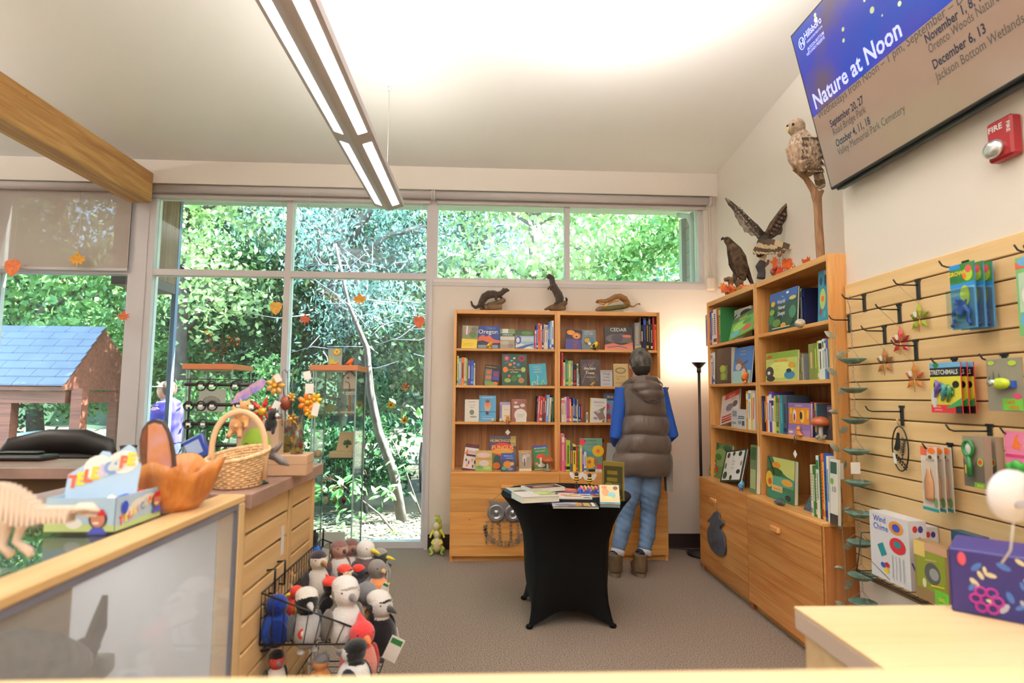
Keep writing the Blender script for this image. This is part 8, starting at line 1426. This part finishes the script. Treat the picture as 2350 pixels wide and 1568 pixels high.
onshelf('birdhouse', 'tiny cream birdhouse with green roof hanging in the right display case', 'ornament', 803, at(803, 893, Y=4.6).z, [('house', lambda m: m.prism([(-.045, 0), (.045, 0), (.045, .09), (0, .135), (-.045, .09)], -.03, .03, mat((226, 200, 176), .6))), ('roof', lambda m: m.prism([(-.055, .082), (0, .14), (.055, .082), (.055, .092), (0, .152), (-.055, .092)], -.036, .036, mat((80, 84, 50), .7))), ('entrance', lambda m: m.ell((-.01, -.031, .085), (.009, .002, .009), cm('black'), 10, 6)), ('vine', lambda m: m.tube([(.0, -.032, .0), (.004, -.032, .03), (-.006, -.032, .05), (-.03, -.032, .055)], .003, cm('black'), 5)), ('base_plate', lambda m: m.box((-.052, -.036, -.006), (.052, .036, 0), m_bar)), ('pole', lambda m: m.cyl((0, 0, -.175), (0, 0, -.006), .009, mat((190, 110, 50), .6), 8)), ('foot', lambda m: m.box((-.06, -.04, -.185), (.05, .04, -.175), m_tan))], 4.66)
r = onshelf('welcome_sign', 'tiny cream wooden sign below the birdhouse in the right case', 'sign', 804, at(803, 907, Y=4.6).z, [('board', lambda m: m.box((-.034, 0, 0), (.034, .006, .026), mat((230, 214, 196), .6))), ('cord', lambda m: m.tube([(-.02, .003, .026), (0, .02, .04)], .001, m_bar, 4))], 4.615); art_mesh(.068, .026, [('t', .5, .25, .6, 'WELCOME', 'maroon')], r, X=XF((-.034, 0, 0)))
onshelf('bee_leaf_ornament', 'black and yellow bee on a green leaf on the right case upper shelf', 'ornament', 755, zs[0], [('leaf', lambda m: leafshape(m, Vector((-.05, 0, .03)), Vector((1, 0, .1)), Vector((0, -1, .3)), .12, mat((110, 120, 60), .6))), ('bee', lambda m: m.ell((-.025, -.01, .065), (.018, .012, .010), cm('black'), 10, 6).ell((-.035, -.02, .06), (.009, .009, .006), cm('yellow'), 8, 6)), ('stand', lambda m: m.cyl((0, 0, 0), (-.02, 0, .05), .003, m_bar, 5))])
onshelf('wood_ball', 'small pale round wooden ball in the right display case', 'ornament', 735, zs[1], [('ball', lambda m: m.ell((0, 0, .03), .03, m_tan, 16, 10)), ('base', lambda m: m.lathe([(.015, 0), (.012, .006), (.001, .006)], m_tan, 12))], 4.62)
r = onshelf('leaf_print_box', 'open wooden box with a green leaf print in its lid, right display case', 'box', 790, zs[1], [('tray', lambda m: m.box((-.085, -.06, 0), (.085, .04, .045), m_tan, bev=.003)), ('lid', lambda m: m.prism([(-.055, .045), (.088, .045), (.10, .19), (-.03, .19)], .03, .045, m_tan)), ('contents', lambda m: [m.ell((-.06+.03*i, -.01, .046), (.014, .014, .008), mat((206, 176, 140), .6), 8, 5) for i in range(5)] and m)], 4.66)
lf = MB(); [leafshape(lf, Vector((.03, .028, .10)), Vector((math.cos(a), 0, math.sin(a))), Vector((0, -1, 0)), .045, mat((70, 96, 60), .6)) for a in (0, .7, 1.5, 2.4, 3.1, -1.6)]; lf.build('leaf_print', r)
for px, c, lab in ((757, 'tan', 'tan round ornament on the lowest glass shelf'), (777, 'olive', 'olive round ornament on the lowest glass shelf'), (797, 'maroon', 'red round beetle ornament on the lowest glass shelf')): onshelf('round_ornament', lab, 'ornament', px, zs[2], [('body', lambda m, c=c: m.ell((0, 0, .03), (.016, .014, .028), cm(c), 12, 8)), ('cap', lambda m: m.cyl((0, 0, .056), (0, 0, .064), .004, m_bar, 6))], 4.6)
for i, (px, py) in enumerate(((745, 1102), (760, 1098), (740, 1124), (768, 1122), (785, 1118))):
    p = at(px, py, Y=4.6); r = thing('wooden_ornament', 'flat pale wooden flower cutout hanging in the right case, %s of five' % ORD[i], 'ornament', p); 
    for k in range(4 if i % 2 == 0 else 8): n_p = 4 if i % 2 == 0 else 8; a = 2*PI*k/n_p+.5; MB().ell((.014*math.cos(a), 0, .014*math.sin(a)), (.011, .002, .006 if n_p == 4 else .004), m_tan, 8, 5, rot=(0, -a, 0)).build('petal', r)
    MB().tube([(0, 0, .01), (0, .0, zs[1]-.006-p.z)], .0006, cm('white'), 4).build('thread', r)
def artcard(px, z, w, h, Y, label, seed):
    p = at(px, 900, Y=Y); r = thing('art_card', label, 'picture', (p.x, Y, z)); MB().box((-w/2, 0, 0), (w/2, .012, h), mat((228, 222, 214), .6)).build('panel', r); b = MB(); rs = random.Random(seed)
    for i in range(14): a = PI*(.08+.84*i/13); q = w*.34; b.tube([(0, -.001, h*.38), (q*.55*math.cos(a), -.001, h*.38+q*.4*math.sin(a)), (q*math.cos(a+.1), -.001, h*.38+q*.75*math.sin(a))], .0012, mat((100, 60, 50), .6), 4); b.ell((q*math.cos(a+.1), -.001, h*.38+q*.75*math.sin(a)), (.004, .001, .004), cm(rs.choice(['maroon', 'grey', 'brown'])), 6, 4)
    b.ell((0, -.001, h*.36), (.010, .002, .012), cm('black'), 8, 6); b.build('print', r)
artcard(775, .103, at(804, 1250, Y=4.64).x-at(749, 1250, Y=4.64).x, .20, 4.64, 'white card with dandelion spider print at the base of the right case', 3)
zsL = Lc[5]; p = at(487, 950, Y=4.66); artcard(487, zsL[0], at(519, 950, Y=4.66).x-at(459, 950, Y=4.66).x, at(487, 893, Y=4.66).z-zsL[0]+.0, 4.66, 'white card with brown root drawing in the left display case', 5)
p = at(508, 838, Y=4.70); r = thing('ornament_tree', 'wire tree hung with amber leaves on the left case top', 'ornament', (p.x, 4.70, Lc[4])); b = MB(); b.lathe([(.07, 0), (.05, .012), (.008, .022)], mat((100, 60, 40), .6), 20); b.tube([(0, 0, .01), (.005, 0, .08), (-.005, 0, .15), (0, 0, .24)], [.006, .005, .004, .002], m_bar, 6); tips = []
rs = random.Random(8)
for i in range(20): a = rs.uniform(0, 6.28); z0_ = rs.uniform(.08, .22); q = Vector((.13*math.cos(a), .07*math.sin(a), z0_+rs.uniform(.02, .12))); b.tube([(0, 0, z0_), q*.6+Vector((0, 0, .02)), q], [.0025, .002, .001], m_bar, 4); tips.append(q)
b.build('wire_branches', r)
for i, q in enumerate(tips[:13]): m = MB(); maple(m, .032, mat([(206, 120, 40), (190, 90, 40), (226, 180, 60), (226, 222, 210)][i % 4], .5)); o = m.build('hanging_leaf', r); o.location = q-Vector((0, 0, .03)); o.rotation_euler = (0, 0, i); MB().tube([q, q-Vector((0, 0, .02))], .0006, m_bar, 4).build('thread', r)
# paper leaves and suncatchers at the window
def paperleaf(px, py, spx, c, kind, label, Y=5.24):
    p = at(px, py, Y=Y); s = spx*Y/F_PX; r = thing('paper_leaf', label, 'window decoration', p); m = MB(); mt = mat(c, .6, var=.2, vscale=30)
    if kind == 'maple': maple(m, s, mt)
    else: m.prism([(0, -s*.55), (-s*.28, -s*.3), (-s*.42, .02*s), (-s*.38, s*.3), (-s*.15, s*.42), (0, s*.34), (.02*s, s*.5), (.06*s, s*.5), (.05*s, s*.36), (s*.18, s*.42), (s*.4, s*.28), (s*.42, 0), (s*.26, -s*.32)], 0, .0012, mt)
    m.build('leaf', r); MB().tube([(0, .002, s*.4), (0, .01, 3.135-p.z)], .0005, cm('white'), 4).build('thread', r); return r
for a in ((28, 613, 42, (226, 122, 70), 'leaf', 'big orange paper leaf hanging at the left edge of the shade'), (177, 598, 40, (226, 160, 50), 'maple', 'yellow orange paper maple leaf hanging before the lowered shade'), (283, 728, 30, (214, 106, 66), 'maple', 'orange paper maple leaf beside the grey post'),
          (633, 706, 32, (232, 176, 80), 'leaf', 'yellow paper leaf left of the window mullion'), (700, 735, 28, (214, 104, 70), 'maple', 'red orange paper leaf just right of the window mullion'), (825, 689, 34, (228, 156, 60), 'maple', 'golden paper maple leaf high in the right hand pane'), (962, 738, 30, (206, 100, 60), 'leaf', 'narrow orange paper leaf at the right edge of the window')): paperleaf(*a)
def sunc(px, py, pyc, kind, c, label):
    Y = YG-.012; p = at(px, py, Y=Y); r = thing('suncatcher', label, 'window decoration', p); cz = at(px, pyc, Y=Y).z-p.z; MB().lathe([(.016, 0), (.018, .006), (.006, .012), (.001, .014)], mat((206, 206, 210), .2, trans=.5), 16, XF((0, .010, cz), (PI/2, 0, 0))).build('suction_cup', r); MB().cyl((0, 0, cz), (0, 0, .02), .0012, cm('grey'), 5).build('hanger', r)
    for i in range(5 if kind == 'star' else 11): n_p = 5 if kind == 'star' else 11; a = 2*PI*i/n_p+PI/2; MB().ell((.024*math.cos(a), 0, .024*math.sin(a)), (.017, .003, .009 if n_p == 5 else .006), mat(c, .25, trans=.3), 8, 6, rot=(0, -a, 0)).build('petal', r)
    MB().ell((0, -.003, 0), (.010, .003, .010), cm('brown'), 10, 6).build('flower_centre', r)
sunc(931, 889, 852, 'star', (226, 110, 40), 'orange star flower suncatcher on the window glass'); sunc(897, 930, 887, 'sun', (236, 190, 40), 'yellow sunflower suncatcher with round suction cup'); sunc(928, 965, 928, 'sun', (226, 170, 40), 'lower yellow sunflower suncatcher near the wall')
# visitor outside in a purple shirt
Yp = 7.4; fz = -.1; c0 = at(378, 905, Y=Yp); r = thing('person', 'person outside in white visor and purple shirt seen through the window', 'person', (c0.x, Yp, fz)); m_sk = mat((190, 140, 116), .6); m_pur = mat((58, 46, 138), .8); m_sho = mat((60, 62, 80), .8)
def pv(px, py, dy=0.): return at(px, py, Y=Yp)+Vector((0, dy, 0))
b = MB(); b.ell(pv(378, 897), (.082, .095, .115), m_sk, 18, 12); b.ell(pv(364, 902), (.02, .015, .018), m_sk, 8, 6); b.ell(pv(366, 908), (.012, .016, .006), mat((150, 80, 76), .6), 8, 6); b.tube([pv(381, 908), pv(384, 924)], [.05, .07], m_sk, 10)
b.tube([pv(384, 920), pv(385, 945), pv(382, 985), pv(384, 1030)], [(.12, .1), (.17, .12), (.15, .13), (.17, .13)], m_sk, 16, up=(0, 1, 0)); wr = {}
for s_, q in ((-1, ((370, 930), (362, 965), (353, 1000))), (1, ((398, 930), (405, 960), (385, 985)))): P_ = [pv(*t, s_*.06) for t in q]; b.tube([P_[0], P_[1], P_[2]], [.045, .037, .026], m_sk, 10); hand(b, P_[2], (P_[2]-P_[1]).normalized(), (1, 0, 0), .95, .5, m_sk, s_)
for s_ in (-1, 1): b.tube([pv(384+s_*6, 1030), Vector((c0.x+s_*.09, Yp, .45)), Vector((c0.x+s_*.09, Yp+.02, fz+.08)), Vector((c0.x+s_*.09-.1, Yp-.06, fz+.05))], [.08, .055, .04, .035], m_sk, 10)
b.fuse('body', r, .011, 2, True); b = MB(); b.tube([pv(382, 917), pv(384, 925), pv(385, 945), pv(380, 965), pv(383, 1000), pv(384, 1020)], [(.08, .08), (.15, .11), (.19, .14), (.19, .15), (.18, .15), (.19, .15)], m_pur, 18, up=(0, 1, 0))
for s_, q in ((-1, ((370, 930), (364, 955))), (1, ((398, 930), (403, 954)))): b.tube([pv(*t, s_*.06) for t in q], [.062, .058], m_pur, 12)
b.fuse('shirt', r, .011, 2, True); b = MB(); b.tube([pv(384, 1015), pv(384, 1045)], [(.18, .15), (.19, .15)], m_sho, 14, up=(0, 1, 0)); [b.tube([pv(384+s_*6, 1040), Vector((c0.x+s_*.09, Yp, .42))], [.1, .085], m_sho, 12) for s_ in (-1, 1)]; b.fuse('shorts', r, .011, 2, True)
MB().ell(pv(388, 893), (.085, .10, .105), mat((96, 70, 54), .9), 14, 10).build('hair', r, True); MB().lathe([(.001, 0), (.13, -.004), (.13, .002), (.001, .006)], mat((226, 228, 232), .6), 20, Matrix.Translation(pv(371, 888)) @ Matrix.Diagonal((1.1, .8, 1, 1))).build('visor', r, True)
b = MB(); b.prism([(-.05, -.01), (0, -.02), (.06, .0), (.03, .02), (-.02, .02)], -.16, -.155, mat((226, 170, 190), .6), Matrix.Translation(pv(370, 938))); b.build('shirt_print', r, True)
for s_ in (-1, 1): MB().ell(pv(368, 896, s_*.035), (.006, .009, .007), m_eye, 6, 5).build('eye', r, True); MB().ell((c0.x+s_*.09-.05, Yp-.03, fz+.04), (.13, .05, .045), cm('white'), 12, 8).build('shoe', r, True)
# ================================================================ WIRE BASKET OF PLUSH BIRDS
YN = at(592, 1400, X=LF).y; zB = at(820, 1478, Y=YN).z; xF = at(818, 1443, Y=YN).x; YFar = at(897, 1305, X=xF).y; zL = at(818, 1443, Y=YN).z; zH = at(590, 1362, Y=YN).z
r = thing('wire_basket', 'black wire bin hooked to the counter front and heaped with plush birds', 'basket', (LF, YN, zB)); b = MB()
for y_ in (YN, YFar): b.tube([(LF+.01, y_, zB), (xF-.03, y_, zB), (xF, y_, zL), (LF+.01, y_, zH), (LF+.01, y_, zB)], .0032, m_ironb, 6)
for (x_, z_) in ((LF+.01, zB), (xF-.03, zB), (xF, zL), (LF+.01, zH), (LF+.01, (zB+zH)/2)): b.tube([(x_, YN, z_), (x_, YFar, z_)], .003, m_ironb, 6)
b.build('frame', r, True); n = int((YFar-YN)/.032)
for i in range(1, n): y_ = YN+(YFar-YN)*i/n; MB().tube([(LF+.01, y_, zH), (LF+.01, y_, zB), (xF-.03, y_, zB), (xF, y_, zL)], .0016, m_ironb, 4).build('wire', r, True)
for i in range(1, 8): t = i/8; x_ = LF+.01+(xF-.03-LF-.01)*t; MB().tube([(x_, YFar, zH+(zL-zH)*t), (x_, YFar, zB), (x_, YN, zB), (LF+.01+(xF-LF-.01)*t, YN, zH+(zL-zH)*t)], .0016, m_ironb, 4).build('wire', r, True)
for y_ in (YN+.06, YN+.16, YFar-.06): MB().tube([(LF+.003, y_, zH+.055), (LF+.03, y_, zH+.06), (LF+.03, y_, zH-.02), (LF+.012, y_, zH-.02)], .004, m_ironb, 6).build('hook', r, True)
z2 = zB-.24; r = thing('lower_wire_basket', 'second black wire bin lower on the counter front, mostly hidden', 'basket', (LF, YN, z2-.12)); b = MB()
for z_ in (z2-.12, z2-.04): b.tube([(LF+.01, YN, z_), (xF-.02, YN, z_), (xF-.02, YFar, z_), (LF+.01, YFar, z_)], .003, m_ironb, 6, closed=True)
for i in range(14): y_ = YN+(YFar-YN)*i/13; b.tube([(LF+.01, y_, z2-.04), (LF+.01, y_, z2-.12), (xF-.02, y_, z2-.12), (xF-.02, y_, z2-.04)], .0016, m_ironb, 4)
b.build('frame', r, True)
FUR = {}
def fur(c, s=.9): return mat(c, .92, bump=.45, bscale=220, sheen=.35, spec=.15)
def plush(px, py, hpx, Y, yaw, body, belly, head, beak, label, cap=None, face=None, wing=None, tilt=0., beaklen=1., big_belly=True, tagc=None, breast=None, crest=False, name='plush_bird', roll=0., X=None):
    """stuffed bird about hpx pixels tall centred on the pixel, looking along yaw (0 = right)"""
    hpx *= 1.2; c = at(px, py, Y=Y); h = hpx*Y/F_PX; yaw = yaw-R(28) if R(-40) < yaw < R(40) else yaw; r = thing(name, label, 'plush toy', (c.x, Y, c.z-h*.5)); r.rotation_euler = (Matrix.Rotation(yaw, 3, 'Z') @ Matrix.Rotation(tilt, 3, 'Y') @ Matrix.Rotation(roll, 3, 'X')).to_euler(); s = h
    m = MB(); B, BL_, HD = fur(body), fur(belly), fur(head)
    m.ell((0, 0, .34*s), (.27*s, .25*s, .34*s), B, 14, 10); m.ell((.105*s, 0, .33*s), (.215*s, .225*s, .30*s), BL_, 14, 10)
    if breast: m.ell((.13*s, 0, .44*s), (.17*s, .19*s, .16*s), fur(breast), 12, 8)
    m.ell((.03*s, 0, .78*s), (.21*s, .20*s, .20*s), HD, 14, 10)
    if face: m.ell((.10*s, 0, .75*s), (.155*s, .165*s, .14*s), fur(face), 12, 8)
    if cap: m.ell((-.01*s, 0, .875*s), (.20*s, .19*s, .125*s), fur(cap), 12, 8)
    if crest: m.tube([(-.02*s, 0, .93*s), (-.13*s, 0, 1.08*s)], [.09*s, .01*s], fur(cap or head), 8)
    m.tube([(-.2*s, 0, .2*s), (-.42*s, 0, .05*s)], [(.13*s, .06*s), (.09*s, .03*s)], B, 8)
    o = m.fuse('body', r, max(.003, s*.024), 2); me = o.data; ix = {}
    for k_, c_ in (('h', head), ('b', body), ('l', belly), ('r', breast), ('f', face), ('c', cap)):
        if c_:
            q = fur(c_)
            if q.name not in me.materials: me.materials.append(q)
            ix[k_] = list(me.materials).index(q)
    for p_ in me.polygons:
        x_, z_ = p_.center.x/s, p_.center.z/s
        if z_ > .60: p_.material_index = ix['c'] if cap and z_ > .83+.5*max(0, x_-.08) else ix['f'] if face and x_ > .07 and z_ < .86 else ix['h']
        else: p_.material_index = ix['r'] if breast and x_ > .05 and z_ > .36 else ix['l'] if x_ > .03 else ix['b']
    MB().tube([(.20*s, 0, .77*s), (.20*s+.11*s*beaklen, 0, .755*s), (.20*s+.2*s*beaklen, 0, .73*s)], [.06*s, .042*s, .006*s], fur(beak), 8).build('beak', r)
    for q in (-1, 1):
        MB().ell((.165*s, q*.115*s, .82*s), .022*s, m_eye, 8, 6).build('eye', r); MB().ell((-.03*s, q*.245*s, .36*s), (.17*s, .045*s, .24*s), fur(wing or body), 10, 8, rot=(q*.1, .35, 0)).build('wing', r); MB().ell((.17*s, q*.11*s, .02*s), (.10*s, .06*s, .035*s), fur(beak), 8, 6).build('foot', r)
    if tagc: MB().ell((.27*s, -.1*s, .35*s), (.01*s, .09*s, .09*s), cm(tagc), 12, 8).build('round_tag', r); MB().ell((.278*s, -.1*s, .35*s), (.008*s, .05*s, .05*s), cm('white'), 10, 6).build('tag_centre', r)
    return r
K = (22, 22, 24); Wt = (236, 232, 228); G = (132, 130, 132); YE = (236, 216, 60); TA = (206, 160, 100)
a0, a1 = YN+.06, YFar-.06; yy = lambda t: a0+(a1-a0)*t
plush(633, 1424, 96, yy(.02), R(200), (24, 60, 150), (30, 70, 170), (20, 50, 140), K, 'blue plush bird with its back turned at the near left of the bin', wing=(18, 44, 120), tilt=-.05)
plush(702, 1418, 108, yy(.0), R(-60), G, (190, 190, 192), K, (200, 200, 200), 'grey striped plush bird with black hood and red round tag', wing=(90, 94, 102), tagc='red', cap=(236, 232, 226))
plush(790, 1405, 128, yy(.02), R(-25), (128, 120, 114), (242, 240, 240), (150, 144, 140), (120, 116, 116), 'big white bellied plush bird with grey eye mask at the near corner', face=(236, 232, 230), cap=(232, 228, 226), beaklen=.9)
plush(836, 1400, 104, yy(.28), R(5), (120, 116, 116), (236, 168, 116), (112, 110, 114), YE, 'grey and orange robin plush with yellow beak behind the white bellied bird', breast=(236, 164, 110))
plush(682, 1382, 62, yy(.2), R(215), (214, 60, 50), (226, 80, 56), (224, 62, 50), YE, 'bright red headed plush bird with yellow wing patch', wing=YE)
plush(655, 1352, 66, yy(.42), R(190), (200, 160, 120), (206, 170, 126), (206, 150, 90), G, 'tan crested plush bird with grey peak and red patch', cap=(206, 150, 90), crest=True, wing=(190, 60, 60))
plush(757, 1372, 74, yy(.25), R(30), K, (236, 214, 180), K, (216, 200, 160), 'black plush woodpecker with red crown in the middle of the bin', cap=(226, 70, 56), crest=True)
plush(790, 1340, 70, yy(.5), R(10), K, (236, 200, 170), (36, 36, 46), (60, 60, 66), 'dark plush woodpecker with orange red cap behind the masked bird', cap=(226, 74, 60), face=(236, 210, 180))
plush(822, 1334, 60, yy(.62), R(15), (30, 30, 34), (60, 60, 70), (50, 52, 60), K, 'black plush bird with red cap at the centre back', cap=(214, 56, 46))
plush(727, 1318, 90, yy(.6), R(-20), (60, 54, 62), Wt, (54, 48, 56), (150, 110, 60), 'dark headed goose plush with white cheek band', face=(236, 228, 214))
plush(775, 1290, 84, yy(.82), R(-15), (120, 90, 82), (236, 232, 230), (126, 94, 88), (70, 60, 60), 'brown faced owl plush with speckled white belly', face=(176, 134, 122), beaklen=.5)
plush(803, 1284, 80, yy(.96), R(-35), (110, 84, 78), (226, 220, 218), (110, 80, 74), (70, 60, 60), 'second brown owl plush behind the speckled owl', face=(160, 116, 104), beaklen=.5)
plush(836, 1290, 84, yy(.92), R(-5), (90, 74, 74), (100, 84, 84), (244, 242, 240), YE, 'bald eagle plush with white head and yellow beak', beaklen=1.3)
plush(872, 1300, 66, yy(1.), R(5), (130, 126, 122), (150, 146, 140), (60, 62, 62), YE, 'grey plush bird with bright yellow beak beside the eagle', cap=(140, 138, 130), beaklen=1.4)
plush(862, 1335, 84, yy(.62), R(-10), (128, 124, 122), (240, 236, 234), (128, 122, 120), (226, 180, 120), 'grey headed robin plush with pale belly at the right rim', breast=(236, 150, 96), beaklen=.5)
plush(715, 1262, 66, yy(.95), R(160), (36, 100, 190), (44, 110, 200), K, K, 'jay plush with black shaggy head and bright blue back', crest=True, cap=K, wing=(30, 90, 190))
xo = .012
plush(868, 1430, 116, YN+.18, R(-10), (18, 18, 20), (26, 24, 28), (30, 30, 34), (60, 60, 60), 'black plush bird with orange patch hanging at the right of the bin', wing=(24, 24, 26), face=(206, 200, 196), cap=(226, 222, 218))
plush(828, 1496, 116, YN+.0, R(-30), (200, 70, 70), (206, 130, 116), (206, 60, 62), (226, 120, 60), 'pinkish red plush cardinal hanging below the bin corner', crest=True)
plush(815, 1535, 104, YN-.12, R(165), (240, 240, 240), (240, 240, 242), (34, 36, 40), G, 'white plush woodpecker with black mask and barred wing', face=(236, 236, 236), cap=K, wing=(44, 50, 60), beaklen=.8)
plush(633, 1540, 72, YN+.05, R(-30), K, Wt, K, (120, 120, 120), 'black and white plush bird with red throat at the bottom left', face=(206, 70, 60), cap=K)
plush(737, 1548, 72, YN+.05, R(175), (226, 160, 96), (226, 160, 96), (220, 150, 90), G, 'orange tan plush bird with grey crest at the bottom edge', crest=True, cap=G, wing=G)
for i, (px, py, Y) in enumerate(((903, 1490, YN+.1), (882, 1350, yy(.5)))):
    p = at(px, py, Y=Y); r = thing('swing_tag', ['white and green care tag hanging off the black plush bird', 'small green tag on the right rim of the bin'][i], 'tag', p, rot=(0, R(25), 0)); MB().box((-.024*(1-i*.5), 0, -.04*(1-i*.5)), (.024*(1-i*.5), .002, .04*(1-i*.5)), cm('white')).box((-.02*(1-i*.5), -.001, .016*(1-i*.5)), (.02*(1-i*.5), 0, .034*(1-i*.5)), cm('green')).build('card', r); MB().tube([(0, 0, .04*(1-i*.5)), (-.02, .02, .06)], .001, cm('white'), 4).build('loop', r)
